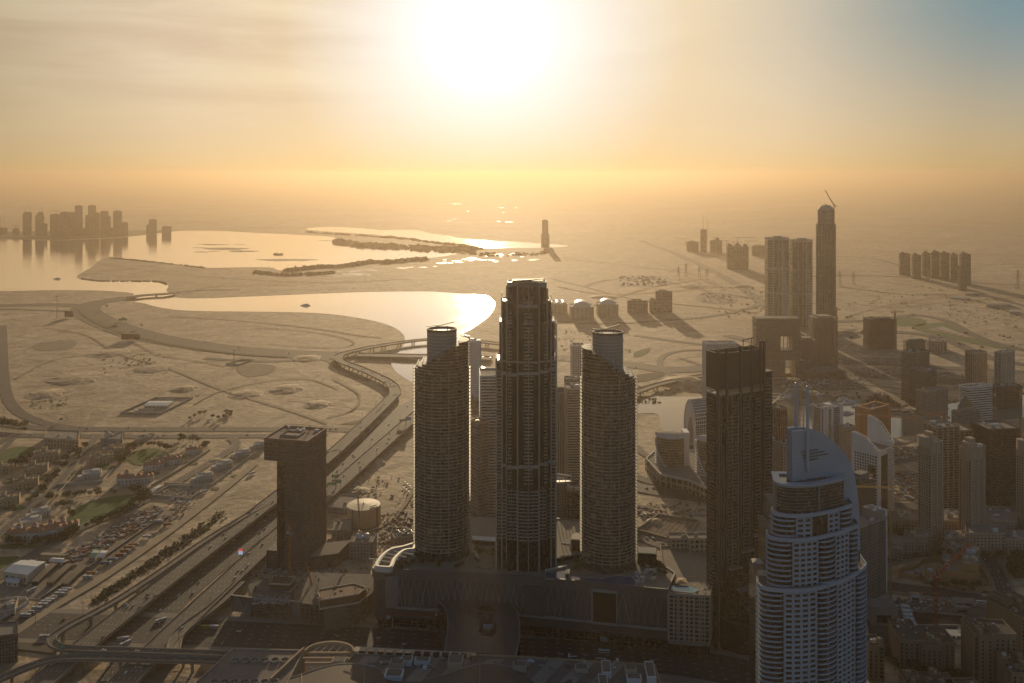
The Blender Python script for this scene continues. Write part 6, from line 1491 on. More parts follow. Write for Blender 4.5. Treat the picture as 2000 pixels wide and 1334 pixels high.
for i in range(3):
    a, b = Vector((*HB[i], 0)), Vector((*HB[i+1], 0)); c = (a+b)/2; ang = math.atan2((b-a).y, (b-a).x); L_ = (b-a).length; n = 2 if i < 2 else 4
    for k in range(n):
        p = a.lerp(b, (k+.5)/n); MB().cbox(p.x, p.y, 1.5, L_/n-.4, .8, 17, ang).build('printed_panel', PR2 if (i == 2 and k in (1, 2, 3)) else PR1, r)
    MB().cbox(c.x, c.y, 18.5, L_+.3, 1.6, .6, ang).build('top_rail', CREAM, r)
    for k in range(int(L_/9)): p = a.lerp(b, k/(L_/9)); MB().cbox(p.x, p.y+2, 0, .4, .4, 18).build('post', STEEL, r)
# pits and lots behind the second curved tower
r = thing('sunken_pit', 'rectangular sunken sandy pit with shored walls behind the second curved tower', 'excavation', (0, 0, 0)); pit = [G(1243,1038), G(1286,1008), G(1364,1020), G(1338,1064)]
w = MB()
for i in range(4): a, b = pit[i], pit[(i+1) % 4]; w.bar((*a, 1.8), (*b, 1.8), 1.6, 3.6)
w.build('shoring_wall', TAN, r); MB().sheet(pit, .7).build('pit_floor', mat('pit_sand', (.26, .19, .12), .95, .3), r); w = MB(); pp = [((pit[0][0]*(1-t)*(1-u)+pit[1][0]*t*(1-u)+pit[3][0]*(1-t)*u+pit[2][0]*t*u), (pit[0][1]*(1-t)*(1-u)+pit[1][1]*t*(1-u)+pit[3][1]*(1-t)*u+pit[2][1]*t*u)) for t in [i/9 for i in range(1, 9)] for u in [i/9 for i in range(1, 9)]]
for p in pp: w.cbox(*p, .7, .9, .9, 2.6)
w.build('pile_head', TAN, r)
r = thing('concrete_slab_lot', 'pale concrete slab lot with dark slots beside the dark brown tower', 'slab', (0, 0, 0)); P = [G(1343,1066), G(1372,1030), G(1400,1034), G(1400,1075)]; MB().prism(P, 0, 1.2).build('slab', GREY, r); w = MB()
for _ in range(14): x, y = G(rr.uniform(1352, 1382), rr.uniform(1040, 1066)); w.cbox(x, y, 1.2, 4, .9, .12, .5)
w.build('slot', DGREY, r)

# working yards, spoil heaps and sheds between the towers
def yard(n, x0, x1, y0, y1, slope=0, s0=1, s1=6, h=2.5, earth=True, seed=1, mats=None):
    ry = random.Random(seed)
    if earth:
        c = [(x0, y0+slope*0), (x1, y0+slope*(x1-x0)), (x1+4, y1+slope*(x1-x0)), (x0-4, y1)]; struct(MB().sheet([G(*p) for p in spl(c, 4, True)], .58+.003*seed).build('yard_ground', mat('yard_earth', (.16, .125, .09))))
    for m in (mats or (METW, GREY, DGREY, CREAM, mat('rust_red', (.3,)*3))):
        j = MB()
        for _ in range(n):
            px = ry.uniform(x0, x1); x, y = G(px, ry.uniform(y0, y1)+slope*(px-x0)); j.cbox(x, y, .5, ry.uniform(s0, s1), ry.uniform(s0*.4, s1*.45), ry.uniform(.4, h), ry.uniform(0, 3.1))
        o = j.build('yard_clutter', m); o['kind'] = 'stuff'
yard(26, 1742, 1795, 925, 972, seed=1); yard(24, 1742, 1800, 878, 900, -.1, seed=2); YM = (GREY, DGREY, TAN, mat('rust_red', (.3,)*3)); yard(34, 700, 808, 1000, 1035, seed=3, mats=YM); yard(22, 742, 800, 1040, 1062, seed=4, mats=YM)
yard(12, 690, 812, 925, 985, seed=5, earth=False, mats=YM); yard(26, 1560, 1760, 700, 712, seed=6, s1=9); yard(22, 1660, 1800, 720, 736, seed=7, s1=8); yard(24, 1570, 1690, 738, 760, seed=8, s1=8); yard(18, 1828, 1990, 728, 750, seed=9, s1=8)
yard(20, 1080, 1230, 640, 690, seed=10, s1=8, earth=False); yard(30, 1210, 1300, 540, 558, seed=11, s1=14, h=5); yard(20, 1370, 1430, 572, 590, .05, seed=12, s1=12); yard(26, 1240, 1380, 985, 1010, seed=13, earth=False)
yard(30, 640, 700, 1055, 1090, seed=14); yard(14, 300, 380, 1000, 1050, -.75, seed=15, earth=False); yard(24, 1850, 1990, 590, 625, .1, seed=16, s1=9, earth=False); yard(30, 1500, 1620, 742, 756, seed=17, s1=9, h=4)
def mound(x, y, r, h, seed):
    rm = random.Random(seed); q = MB(); n = 16; vs = []; c = G(x, y)
    for k in range(4):
        f = 1-k/4; vs += [(c[0]+r*f*math.cos(2*math.pi*i/n)*rm.uniform(.8, 1.2), c[1]+r*f*1.2*math.sin(2*math.pi*i/n)*rm.uniform(.8, 1.2), h*(1-f**1.6)) for i in range(n)]
    vs.append((*c, h)); q.add(vs, [(k*n+i, k*n+(i+1) % n, (k+1)*n+(i+1) % n, (k+1)*n+i) for k in range(3) for i in range(n)]+[(3*n+i, 3*n+(i+1) % n, 4*n) for i in range(n)]); struct(q.build('sand_mound', SAND))
for i, (x, y, r, h) in enumerate(((1340,748,55,14), (1650,652,40,12), (1690,650,30,10), (600,700,40,5), (730,905,22,5), (700,960,16,4), (215,690,50,5), (300,720,45,5), (560,760,40,6), (620,790,30,5), (480,770,36,5), (150,740,60,6), (1280,1020,14,4), (1760,960,12,4), (90,770,40,5), (420,900,14,3), (360,760,30,5), (1350,560,60,8), (1450,560,50,8), (1180,580,60,8))): mound(x, y, r, h, i)
# ---------------------------------------------------------------- far shore
FM = mat('far_tower', (.13, .12, .11), .8, .15, .02); FG = glassmat('far_glass', (.05, .055, .055), .2, 8, 7, .3)
def far(label, blocks, Y, cat='tower', name='far_tower', cr=(), fh=7, group=None, m=None):
    """blocks: (x0, x1, ytop, depth); plain volumes with real floor ledges"""
    blocks = [(a+(b-a)*.07, b-(b-a)*.07, t-1, d*.35) for a, b, t, d in blocks]; x = PX(blocks[0][0], Y)[0]; r = thing(name, label, cat, (x, Y, 0), group=group)
    for i, (x0, x1, yt, dep) in enumerate(blocks):
        a, b = PX(x0, Y)[0]-x, PX(x1, Y)[0]-x; z = ZT(yt, Y); o = i*1.7; MB().box(a+1, o, 0, b-1, o+dep, z).build('glazing', FG, r); q = MB(); k = fh
        while k < z: q.box(a, o-1, k, b, o+dep+1, k+fh*.4); k += fh
        w = max(1, int((b-a)/14))
        for j in range(w+1): X = a+(b-a)*j/w; q.box(X-1, o-1.6, 0, X+1, o+1, z)
        q.build('floor_frame', m or FM, r); MB().box(a+(b-a)*.2, o+dep*.2, z, a+(b-a)*.7, o+dep*.8, z+5).build('roof_plant', m or FM, r)
    for (px, h, jib, luff, ang) in cr:
        c = PX(px, Y)[0]-x; z = ZT(min(b[2] for b in blocks), Y)*.5; q = MB(); q.bar((c, 8, z), (c, 8, h), 2.2); L_ = jib; a = R(ang); q.bar((c, 8, h), (c+L_*math.cos(a)*math.cos(R(luff)), 8, h+L_*math.sin(R(luff))), 1.8); q.bar((c, 8, h), (c-L_*.3*math.cos(a), 8, h+2), 1.8); q.build('crane', STEEL, r)
    return r
YC = 6750; zc = lambda y: ZT(y, YC); g0 = 'towers on the far shore of the lagoon'
for i, (lab, bl, cr) in enumerate((
    ('low far shore tower with two cranes at the left edge of the photo', [(-4,13,447,60)], [(1,zc(436),60,70,120),(8,zc(434),60,75,130)]),
    ('low far shore tower with cranes, second from the left edge', [(24,36,448,60)], [(29,zc(440),60,50,60),(34,zc(440),50,40,40)]),
    ('tall far shore tower with a slanted shoulder and two leaning cranes', [(43.5,60,418,70),(46,59,416,50)], [(48,zc(412),60,62,150),(60,zc(413),70,65,140)]),
    ('stepped far shore tower behind a lower block with two masts', [(68,84,421,70),(72,83,416,50)], [(77,zc(405),10,0,0),(82,zc(403),10,0,0)]),
    ('squat far shore block in front of the stepped tower', [(75,91,438,60)], []),
    ('wide far shore tower, left part of the joined slab group', [(96.5,118,420,70)], [(110,zc(411),80,0,180)]),
    ('far shore tower with a flat top joined in the middle of the slab group', [(116,136,415.5,70)], []),
    ('narrow far shore tower leaning on the tall open topped one', [(135,147,417,60)], [(139,zc(412),50,0,0)]),
    ('tall far shore tower with an open framed top', [(145.5,160,403,60)], []),
    ('tallest far shore tower with stepped shoulders on both sides', [(165,194,421,80),(171,186,402.5,60),(184,193,417,50)], []),
    ('far shore tower with a cut away left side, next to the tallest', [(195,215,423,70),(195,211,414,50)], []),
    ('slim rectangular far shore tower standing clear on the right', [(220,237,413.5,70)], []),
    ('low far shore block with a curved crane beside the slim tower', [(236,249,436,60)], [(241,zc(432),30,40,150)]),
    ('lone far shore block with a level crane apart from the group', [(285.5,290,441,50),(289.5,305.5,430,60)], [(304,zc(424),50,0,180)]),
    ('lowest far shore block, a faint flat shape at the right end', [(315,334,444,60)], []))):
    far(lab, bl, YC-(i*37) % 160, cr=cr, group=g0)
for k, (x0, x1, yt) in enumerate(((150,172,448), (205,222,446), (100,140,452))): far(['low podium building at the foot of the tall far shore towers', 'small podium building between two far shore towers', 'long podium building under the joined far shore slabs'][k], [(x0, x1, yt, 60)], 6560, 'building', 'far_block')
struct(MB().sheet([G(-300,461), G(-300,456), G(340,449), G(338,452.5), G(240,463), G(120,468.5), G(0,467)], .7).build('far_quay', VERGE))
far('lone pale slab tower standing on the far bank in front of the glinting channel', [(1058,1071.5,431,60),(1056,1074,458,50)], 5750, fh=6, m=TAN)
far('unfinished slim tower with two masts among the hazy far blocks', [(1368,1381,450,60)], 5250, cr=[(1374,ZT(440,5250),60,85,100),(1382,ZT(430,5250),10,0,0)])
far('wide unfinished block with rooftop cores and cranes in the haze', [(1418,1465,483,80),(1421,1430,478,30),(1436,1446,477,30),(1452,1460,479,30)], 4300, cr=[(1420,ZT(470,4300),60,0,180),(1434,ZT(472,4300),40,0,0),(1442,ZT(464,4300),80,0,0),(1462,ZT(471,4300),50,0,0)])
far('faint hazy block behind the unfinished slim tower', [(1386,1412,471,60),(1398,1405,466,40)], 5200, cr=[(1396,ZT(465,5200),60,0,0)], name='far_block')
far('faint hazy block left of the unfinished slim tower', [(1340,1366,473,60)], 5300, cr=[(1339,ZT(466,5300),60,0,180)], name='far_block')
far('long faint row of hazy blocks at the far right of the middle distance', [(1468,1497,481,60)], 5000, name='far_block')
for k, (x0, x1, yt, Y) in enumerate(((1758,1779,497,4050), (1783,1800,499,3900), (1804,1818,495,4000), (1822,1836,493,3950), (1840,1855,495,3900), (1860,1871,498,3850), (1877,1897,497,3700), (1875,1889,521,3500))):
    far(['leftmost block of the hazy apartment cluster', 'second block from the left of the hazy apartment cluster', 'third block from the left of the hazy apartment cluster', 'highest middle block of the hazy apartment cluster', 'fifth block from the left of the hazy apartment cluster', 'narrow block of the hazy apartment cluster', 'separate block at the right end of the hazy cluster', 'small block standing in front of the hazy cluster'][k], [(x0, x1, yt, 60), (x0+2, x0+(x1-x0)*.5, yt-2, 30)], Y, 'apartment building', 'far_block', group='hazy apartment cluster')
# halls with vaulted roofs and office blocks by the water
def vault(lab, x0, x1, y, h, n, dep=70, seed=1):
    Y = YB(y); c = PX((x0+x1)/2, Y); w = (x1-x0)*Y/F; r = thing('vaulted_hall', lab, 'exhibition hall', (*c, 0)); MB().box(-w/2, 0, 0, w/2, dep, h).build('wall', TAN, r); q = MB()
    for i in range(n):
        cx = -w/2+w*(i+.5)/n; rr_ = w/n*.38; A = [(cx+rr_*math.cos(math.pi*k/10), h+rr_*.62*math.sin(math.pi*k/10)) for k in range(11)]
        m = MB(); m.add([(x, dep*.25, z) for x, z in A]+[(x, dep*.95, z) for x, z in A], [(k, k+1, 12+k, 11+k) for k in range(10)]+[tuple(range(10, -1, -1)), tuple(range(11, 22))]); m.build('vault_roof', METW, r)
    for k in range(int(w/14)): q.box(-w/2+k*14, -1.2, 0, -w/2+k*14+3, 0, h+1)
    q.build('wall_pier', CREAM, r); MB().ring([(-w/2-1, -1), (w/2+1, -1), (w/2+1, dep), (-w/2-1, dep)], [(-w/2+1, 1), (w/2-1, 1), (w/2-1, dep-2), (-w/2+1, dep-2)], h-1, h+2).build('parapet', CREAM, r)
vault('hall with one vaulted roof in front, near the tallest tower', 1115, 1160, 622, 36, 1); vault('hall with a taller vaulted roof, right of the first one', 1168, 1208, 618, 38, 1, 60)
vault('flat hall with parallel bright roof strips beside the tallest tower', 1072, 1108, 612, 30, 3, 90)
far('office block with a pale flat roof beyond the vaulted halls', [(1223,1268,588,70)], 2950, 'office building', 'office_block', fh=5, m=TAN)
far('taller office block with a lower wing in the haze', [(1268,1284,586,50),(1279,1315,570,60)], 2960, 'office building', 'office_block', fh=5, m=TAN)
def pylon(x, y, h, lab):
    p = G(x, y); r = thing('transmission_tower', lab, 'pylon', (*p, 0), group='power pylons across the desert'); m = MB(); s = 6
    for sx in (-1, 1):
        for sy in (-1, 1): m.bar((sx*s, sy*s, 0), (sx*1, sy*1, h), .9)
    for k in range(6):
        z0, z1 = h*k/6, h*(k+1)/6; a, b = s*(1-k/6)+k/6, s*(1-(k+1)/6)+(k+1)/6
        for sy in (-1, 1): m.bar((-a, sy*a, z0), (b, sy*b, z1), .6); m.bar((a, sy*a, z0), (-b, sy*b, z1), .6)
    m.build('lattice_body', STEEL, r); m = MB()
    for z, w in ((h*.66, 11), (h*.8, 14), (h*.93, 10)): m.bar((-w, 0, z), (w, 0, z), .9); m.bar((-w, 0, z), (0, 0, z+4), .6); m.bar((w, 0, z), (0, 0, z+4), .6)
    m.build('crossarm', STEEL, r)
for x, y, h, l in ((1325,545,55,'pylon in the haze, leftmost of the row past the vaulted halls'), (1340,540,60,'tallest hazy pylon, second of the row'), (1366,544,52,'hazy pylon, third of the row'), (1381,546,48,'hazy pylon, fourth and last of the row'), (1640,558,60,'pylon just right of the domed supertall'), (1667,556,52,'pylon second to the right of the domed supertall'), (1812,550,58,'pylon in front of the hazy apartment cluster'), (1845,545,45,'fainter pylon near the hazy apartment cluster'), (1988,565,78,'large pylon near the right edge of the photo')): pylon(x, y, h, l)
# sheds on the desert at the right
def shed(label, pts, h, m=METW, name='warehouse', wall=CREAM, z=0, pitch=1.5):
    P = [G(*p) for p in pts]; r = thing(name, label, 'warehouse' if name == 'warehouse' else name.replace('_', ' '), (0, 0, 0)); MB().prism(P, 0, h).build('wall', wall, r)
    a, b, c, d = off(P, .8) if area(P) > 0 else off(P, .8); m1 = ((a[0]+d[0])/2, (a[1]+d[1])/2, h+pitch); m2 = ((b[0]+c[0])/2, (b[1]+c[1])/2, h+pitch)
    q = MB(); q.add([(*a, h+.1), (*b, h+.1), (*c, h+.1), (*d, h+.1), m1, m2], [(0, 1, 5, 4), (5, 2, 3, 4), (0, 4, 3), (1, 2, 5), (3, 2, 1, 0)]); q.build('roof', m, r)
    a, b = Vector((*P[0], 0)), Vector((*P[1], 0)); n = max(2, int((b-a).length/7)); ang = math.atan2((b-a).y, (b-a).x)
    for k in range(min(n, 7)): p = a.lerp(b, (k+.5)/min(n, 7)); MB().cbox(p.x, p.y, h*.35, 2, .5, h*.3, ang).build('window', GLD, r)
    return r
shed('long bright roofed shed in the desert compound near the right edge', [(1927,600), (1973,600), (1973,596), (1927,596)], 9, TAN)
shed('smaller shed behind the desert compound', [(1885,577), (1912,577), (1910,573), (1885,573)], 7, TAN)
shed('low flat shed left in the desert compound', [(1855,584), (1888,586), (1880,580), (1858,580)], 5, GREY)
shed('small white roofed shed among parked cars in the desert compound', [(1972,613), (1992,613), (1990,610), (1972,610)], 7, CREAM)
LB('square beige building with turreted corners near the highway interchange', [(1814,688), (1848,690), (1848,682), (1814,680)], 30, PINK, 7, 6, seed=130, name='beige_block')
LB('small white depot beside lit stalls between the highways', [(1703,735), (1716,735), (1716,731), (1703,731)], 9, CREAM, seed=131, name='depot')
# left: the walled compound, yard, warehouses
def wallrun(label, pts, h=2.6, w=.5, m=TAN, closed=False, name='compound_wall'):
    L = [G(*p) for p in pts]; L = L+[L[0]] if closed else L; r = thing(name, label, 'wall', (*L[0], 0)); q = MB(); o = Vector((*L[0], 0))
    for i in range(len(L)-1): a, b = Vector((*L[i], h/2))-o, Vector((*L[i+1], h/2))-o; q.bar(a, b, w, h)
    q.build('wall_run', m, r); q = MB()
    for i in range(len(L)-1): a, b = Vector((*L[i], h+.15))-o, Vector((*L[i+1], h+.15))-o; q.bar(a, b, w+.3, .3)
    q.build('coping', CREAM, r)
    for p in L[:-1]: MB().cbox(p[0]-o.x, p[1]-o.y, 0, 1.2, 1.2, h+.8).build('corner_post', CREAM, r)
wallrun('low wall round the slanted desert compound with the white shed', [(236,808), (312,810), (376,779), (303,779)], 3.5, .8, GREY, True); shed('white roofed shed inside the walled desert compound', [(282,798), (328,798), (339,789), (292,789)], 6)
for k in range(3): shed(['first low store in the walled desert compound', 'second low store in the walled desert compound', 'small store behind the white shed in the walled compound'][k], [[(270,803),(300,803),(304,801),(274,801)],[(262,807),(298,807),(300,805.5),(265,805.5)],[(312,783),(340,783),(344,781),(316,781)]][k], 3, CREAM, 'store_shed')
wallrun('white walled plot with an inner court out on the open sand', [(442,712), (468,713), (494,704), (472,703)], 3, .8, CREAM, True)
shed('largest pale roofed warehouse in the lower left yard', [(8,1136), (54,1143), (88,1117), (42,1114)], 12, METW, pitch=2)
shed('small white warehouse wing in front of the largest one', [(12,1146), (36,1148), (40,1138), (16,1137)], 6); shed('narrow white shed behind the largest warehouse', [(46,1113), (60,1114), (68,1103), (60,1102)], 5)
shed('white cabin row beside the long brown sheds', [(72,1114), (92,1115), (97,1109), (76,1108)], 4)
shed('pale container like shed north of the yard', [(96,1104), (122,1106), (124,1099), (104,1098)], 5)
for k in range(3): x = k*29; shed(['long brown workshop roof next to the largest warehouse', 'long brown workshop roof in the middle of the yard', 'long brown workshop roof nearest the bus row'][k], [(62+x, 1143+k*2), (74+x, 1144+k*2), (112+x*1.02, 1108+k*2), (102+x*1.02, 1107+k*2)], 5, mat('brown_sheet', (.15, .115, .075), .8, .2), 'workshop', DGREY, pitch=.6)
shed('dark flat carport at the top of the yard', [(74,1098), (112,1100), (122,1087), (84,1086)], 4, mat('brown_sheet', (.1,)*3), 'carport', DGREY)
shed('green roofed container shed in the truck yard', [(174,1096), (186,1096), (194,1084), (184,1083)], 5, mat('green_sheet', (.22, .32, .22), .7)); shed('grey container shed beside the green roofed one', [(190,1096), (200,1096), (210,1084), (200,1083)], 5)
LB('low white flat roofed house with a long wall in the lower left', [(0,1208), (28,1202), (34,1182), (0,1186)], 7, CREAM, seed=132, name='flat_house'); wallrun('long white garden wall in the lower left corner', [(-8,1220), (55,1179), (50,1172), (10,1172)], 3.5, .8, WHITE)
wallrun('dark blue yard fence along the dirt track', [(78,1172), (185,1103), (300,1023), (330,1012)], 2.6, .4, mat('blue_fence', (.07, .09, .13), .6), name='yard_fence')
r, P_, = LB('dark windowed corner block cut off at the lower left edge', [(-30,1300), (33,1292), (33,1268), (-30,1270)], 26, DGREY, 2.6, 3.4, seed=133, name='corner_block', units=2)[:2]
wallrun('walled storage plot of rubble beside the villa road', [(298,970), (372,976), (404,953), (332,950)], 3, .8, CREAM, True); j = MB(); junk(j, 120, [(318, 954), (380, 972)], 1, 4); o = j.build('rubble', GREY); o['kind'] = 'stuff'
shed('long white open shelter left of the rubble plot', [(288,968), (296,968), (318,953), (311,953)], 4)
# the truck and scrap yard
for c, k in ((METW, 34), (RED, 16), (mat('rust_red', (.3,)*3), 70), (GREY, 110), (DGREY, 120), (CREAM, 26)):
    j = MB()
    for _ in range(k):
        t = rr.random(); x0, y0 = 130+t*185, 1098-t*95; x, y = G(x0+rr.uniform(-14, 14)-t*10, y0+rr.uniform(-13, 10)); j.cbox(x, y, .5, rr.uniform(1.5, 8), rr.uniform(1, 3), rr.uniform(.5, 2.8), rr.choice((.2, .9, 1.3, 2.5))+rr.uniform(-.2, .2))
    o = j.build('yard_scrap', c); o['kind'] = 'stuff'
struct(MB().sheet([G(128,1108), G(205,1100), G(338,1000), G(300,985), G(225,1020)], .62).build('yard_ground', mat('yard_earth', (.16, .125, .09), .95, .35, .06, fine=.3)))
struct(MB().sheet([G(20,1170), G(80,1172), G(192,1102), G(150,1092), G(60,1100), G(-20,1150)], .61).build('yard_ground', mat('yard_pave', (.22, .18, .135), .9, .2, .05)))
# ---------------------------------------------------------------- villas
VB = mat('villa_beige', (.43, .31, .19), .85, .1, .1); VW = mat('villa_white', (.55, .50, .42), .8, .08, .1)
def windows(r, w, d, h, m=None, n=4, fl=2):
    wm = MB().box(-.6, -.12, 0, .6, .12, 1.6)
    o = None
    for f in range(fl):
        for k in range(n):
            loc = (-w/2+(k+.5)*w/n, -d/2-.05, 1.1+f*3.6)
            if o is None: o = wm.build('window', GLD, r, loc)
            else: c = o.copy(); COL.objects.link(c); c.parent = r; c.location = loc
def villa_old(wm, roofm, seed, dome=True, tile=False):
    rr_ = random.Random(seed); r = thing('villa', 'x', 'villa', (0, 0, 0)); MB().cbox(0, 0, 0, 24, 15, 8).build('wall', wm, r)
    MB().prism(arc(0, -5, 9, 6.5, 180, 360, 12), 0, 7.2).build('curved_bay', wm, r); MB().ring(arc(0, -5, 9.4, 6.9, 180, 360, 12), arc(0, -5, 8.6, 6.1, 180, 360, 12), 7.0, 8.3).build('bay_parapet', wm, r)
    for x, y, w_, d_, h_ in ((-11, 3, 6, 9, 9.5), (11, 3, 6, 10, 9), (-4, 8, 5, 5, 12), (6, -4, 5, 5, 10)):
        MB().cbox(x, y, 0, w_, d_, h_).build('wing', wm, r)
        if tile: MB().add([(x-w_/2-.4, y-d_/2-.4, h_), (x+w_/2+.4, y-d_/2-.4, h_), (x+w_/2+.4, y+d_/2+.4, h_), (x-w_/2-.4, y+d_/2+.4, h_), (x, y, h_+2)], [(0, 1, 4), (1, 2, 4), (2, 3, 4), (3, 0, 4)]).build('tiled_roof', TERRA, r)
        else: P = [(x-w_/2, y-d_/2), (x+w_/2, y-d_/2), (x+w_/2, y+d_/2), (x-w_/2, y+d_/2)]; MB().ring(off(P, .2), off(P, -.4), h_-.3, h_+.8).build('parapet', wm, r)
    if tile: MB().add([(-12.5, -8, 8), (12.5, -8, 8), (12.5, 8, 8), (-12.5, 8, 8), (-6, 0, 11), (6, 0, 11)], [(0, 1, 5, 4), (1, 2, 5), (2, 3, 4, 5), (3, 0, 4)]).build('tiled_roof', TERRA, r)
    else: MB().ring([(-12, -7.5), (12, -7.5), (12, 7.5), (-12, 7.5)], [(-11.5, -7), (11.5, -7), (11.5, 7), (-11.5, 7)], 8, 9).build('parapet', wm, r)
    if dome: MB().dome(1, -1, 8, 3, 2.4, 14, 5).build('dome', roofm, r)
    windows(r, 22, 23.6, 8, n=5); 
    for k in range(4): MB().cbox(rr_.uniform(-9, 9), rr_.uniform(0, 6), 8, 1.6, 1.4, 1.2).build('roof_unit', METW, r)
    return reg(r)
def villa_white():
    r = thing('villa', 'x', 'villa', (0, 0, 0)); MB().cbox(0, 0, 0, 20, 12, 7.4).build('wall', VW, r); MB().ring([(-10.6, -6.6), (10.6, -6.6), (10.6, 6.6), (-10.6, 6.6)], [(-9.8, -5.8), (9.8, -5.8), (9.8, 5.8), (-9.8, 5.8)], 6.8, 8.6).build('parapet', VW, r)
    MB().cbox(4, 1, 7.4, 8, 7, 3).build('penthouse', VW, r); MB().cbox(-13, 3, 0, 7, 8, 4).build('garage', VW, r)
    for k in range(5): MB().cbox(-8+k*4, -7.4, 0, .8, .8, 6.9).build('column', VW, r)
    MB().cbox(0, -6.8, 3.5, 20, 2, .4).build('balcony', VW, r); windows(r, 18, 12, 7, n=5); return reg(r)
v1 = villa_old(VB, VB, 1); v2 = villa_old(VW, TERRA, 2, False, True); v3 = villa_white()
used = set()
def pv(p, x, y, rz, lab, sc=1, grp=None):
    if p.name not in used: used.add(p.name); p.location = (*G(x, y), 0); p.rotation_euler.z = R(rz); p.scale = (sc,)*3; p['label'] = lab; p['group'] = grp; return p
    return dup(p, (*G(x, y), 0), R(rz), lab, grp, (sc,)*3)
g1 = 'beige domed villas on the left'
for x, y, rz, sc, lab in ((222,888,20,1.15,'beige domed villa right of the first villa road, highest in its row'), (198,903,22,1.2,'beige domed villa with a curved bay right of the first villa road'), (70,922,20,1.2,'beige domed villa left of the road, below the oval lawn'), (50,950,22,1.2,'beige domed villa left of the road, with a blue tinted dome'), (12,985,22,1.2,'beige domed villa at the left edge, lowest of its row'), (4,922,18,1.1,'beige villa cut off at the left edge below the oval lawn'), (90,897,12,1.35,'large beige villa with a broad dome beside the oval lawn'), (322,906,28,1.1,'beige villa right of the walled garden'), (235,878,24,.9,'small beige villa behind the curved bay villa')): pv(v1, x, y, rz, lab, sc, g1)
g2 = 'villas with red tiled roofs'
for x, y, rz, sc, lab in ((300,916,24,1.1,'villa with red tiled roofs in front of the garden trees, left of its pair'), (335,906,26,1.1,'villa with red tiled roofs, right of its pair by the second villa road'), (252,943,10,1.25,'white villa with red roof corners and many balconies'), (280,940,20,1.0,'white villa with red roof corners next to the villa road'), (40,1052,10,1.2,'left end of the long red roofed terrace in the lower left'), (72,1050,12,1.2,'middle of the long red roofed terrace in the lower left'), (104,1044,16,1.2,'middle right of the long red roofed terrace in the lower left'), (128,1036,18,1.1,'right end of the long red roofed terrace beside the green field'), (378,885,26,.9,'small red roofed villa near the bend of the villa road')): pv(v2, x, y, rz, lab, sc, g2)
g3 = 'modern white villas'
for x, y, rz, sc, lab in ((400,938,26,1.15,'white modern villa nearest the hammerhead tower road, lowest of three'), (438,914,26,1.15,'white modern villa, middle one of three in a diagonal row'), (474,891,26,1.1,'white modern villa, highest of three in a diagonal row'), (180,934,22,1.25,'white villa with arches inside its own long walled plot'), (508,874,26,1.0,'white modern villa half hidden by the hammerhead tower'), (60,1028,32,1.2,'long white villa with roof skylights beside the first road'), (80,1008,32,1.1,'white villa behind the one with roof skylights')): pv(v3, x, y, rz, lab, sc, g3)
LB('large cream hall with a stepped flat roof beside the first villa road', [(88,872), (152,876), (155,858), (92,855)], 14, VB, 6, 6, seed=140, name='cream_hall', units=3)
LB('grey white office block with roof machines behind the villas', [(200,872), (238,873), (240,858), (204,857)], 13, GREY, 9, 7, seed=141, name='grey_block', units=7)
LB('low white depot row behind the grey white block', [(262,866), (292,858), (300,852), (272,858)], 5, CREAM, seed=142, name='depot', units=2)
wallrun('long pale wall of the white arched villa plot', [(110,950), (200,942), (222,918)], 3.5, .8, CREAM); wallrun('pale wall along the left side of the second villa road', [(296,950), (345,922), (410,880)], 3, .8, TAN); wallrun('pale wall behind the diagonal row of white villas', [(322,946), (412,950), (500,885)], 3, .8, CREAM); wallrun('sandy wall along the first villa road', [(80,1000), (112,968), (168,905)], 3, .8, TAN)

rg_ = random.Random(17)
for (x, y, w, h) in ((235,897,20,5), (208,912,22,5), (88,932,24,6), (72,958,26,6), (30,992,28,6), (118,905,16,5), (300,925,14,4), (345,893,22,5), (150,925,14,5), (20,940,18,6), (110,1035,26,4), (20,1068,40,5), (375,905,14,4), (262,952,12,4), (420,955,10,3), (458,930,10,3), (130,980,18,5), (60,905,12,4)):
    n = 10; cover('garden', [(x+w*math.cos(2*math.pi*i/n)*rg_.uniform(.7, 1.1), y+h*math.sin(2*math.pi*i/n)*rg_.uniform(.7, 1.1)) for i in range(n)], VERGE if rg_.random() < .6 else GRASS, .59, 2)
for i, (x, y, w) in enumerate(((232,903,5), (96,938,5), (62,962,5), (410,948,4), (448,924,4), (190,940,5))):
    P = [G(x, y), G(x+w, y), G(x+w+2, y-2), G(x+2, y-2)]; r = thing('swimming_pool', ['garden pool beside the highest beige villa right of the road', 'garden pool below the left row of beige villas', 'garden pool near the blue domed beige villa', 'garden pool of the lowest white modern villa', 'garden pool of the middle white modern villa', 'pool inside the long walled white villa plot'][i], 'pool', (0, 0, 0)); MB().ring(off(P, .8), P, .3, .9).build('pool_edge', CREAM, r); MB().sheet(P, .8).build('pool_water', POOL2, r)
# ---------------------------------------------------------------- trees and planting
LEAF = mat('foliage', (.05, .07, .02), .9, .5, .3); LEAFD = mat('foliage_dark', (.03, .045, .015), .9, .5, .3); BARK = mat('bark', (.10, .07, .045), .9)
def leafball(mb, cx, cy, cz, r, n, rr_, fl=.75, s=.5):
    for _ in range(n):
        a = rr_.uniform(0, 2*math.pi); u = rr_.uniform(-.7, 1); q = math.sqrt(max(0, 1-u*u)); k = r*rr_.uniform(.55, 1.05)
        p = Vector((cx+q*math.cos(a)*k, cy+q*math.sin(a)*k, cz+u*k*fl)); d1 = Vector((rr_.uniform(-1, 1), rr_.uniform(-1, 1), rr_.uniform(-.5, .5))).normalized()*s*rr_.uniform(.7, 1.5); d2 = d1.cross(Vector((rr_.uniform(-1, 1), rr_.uniform(-1, 1), rr_.uniform(-1, 1))).normalized())
        mb.add([p-d1, p+d2, p+d1, p-d2], [(0, 1, 2, 3)])
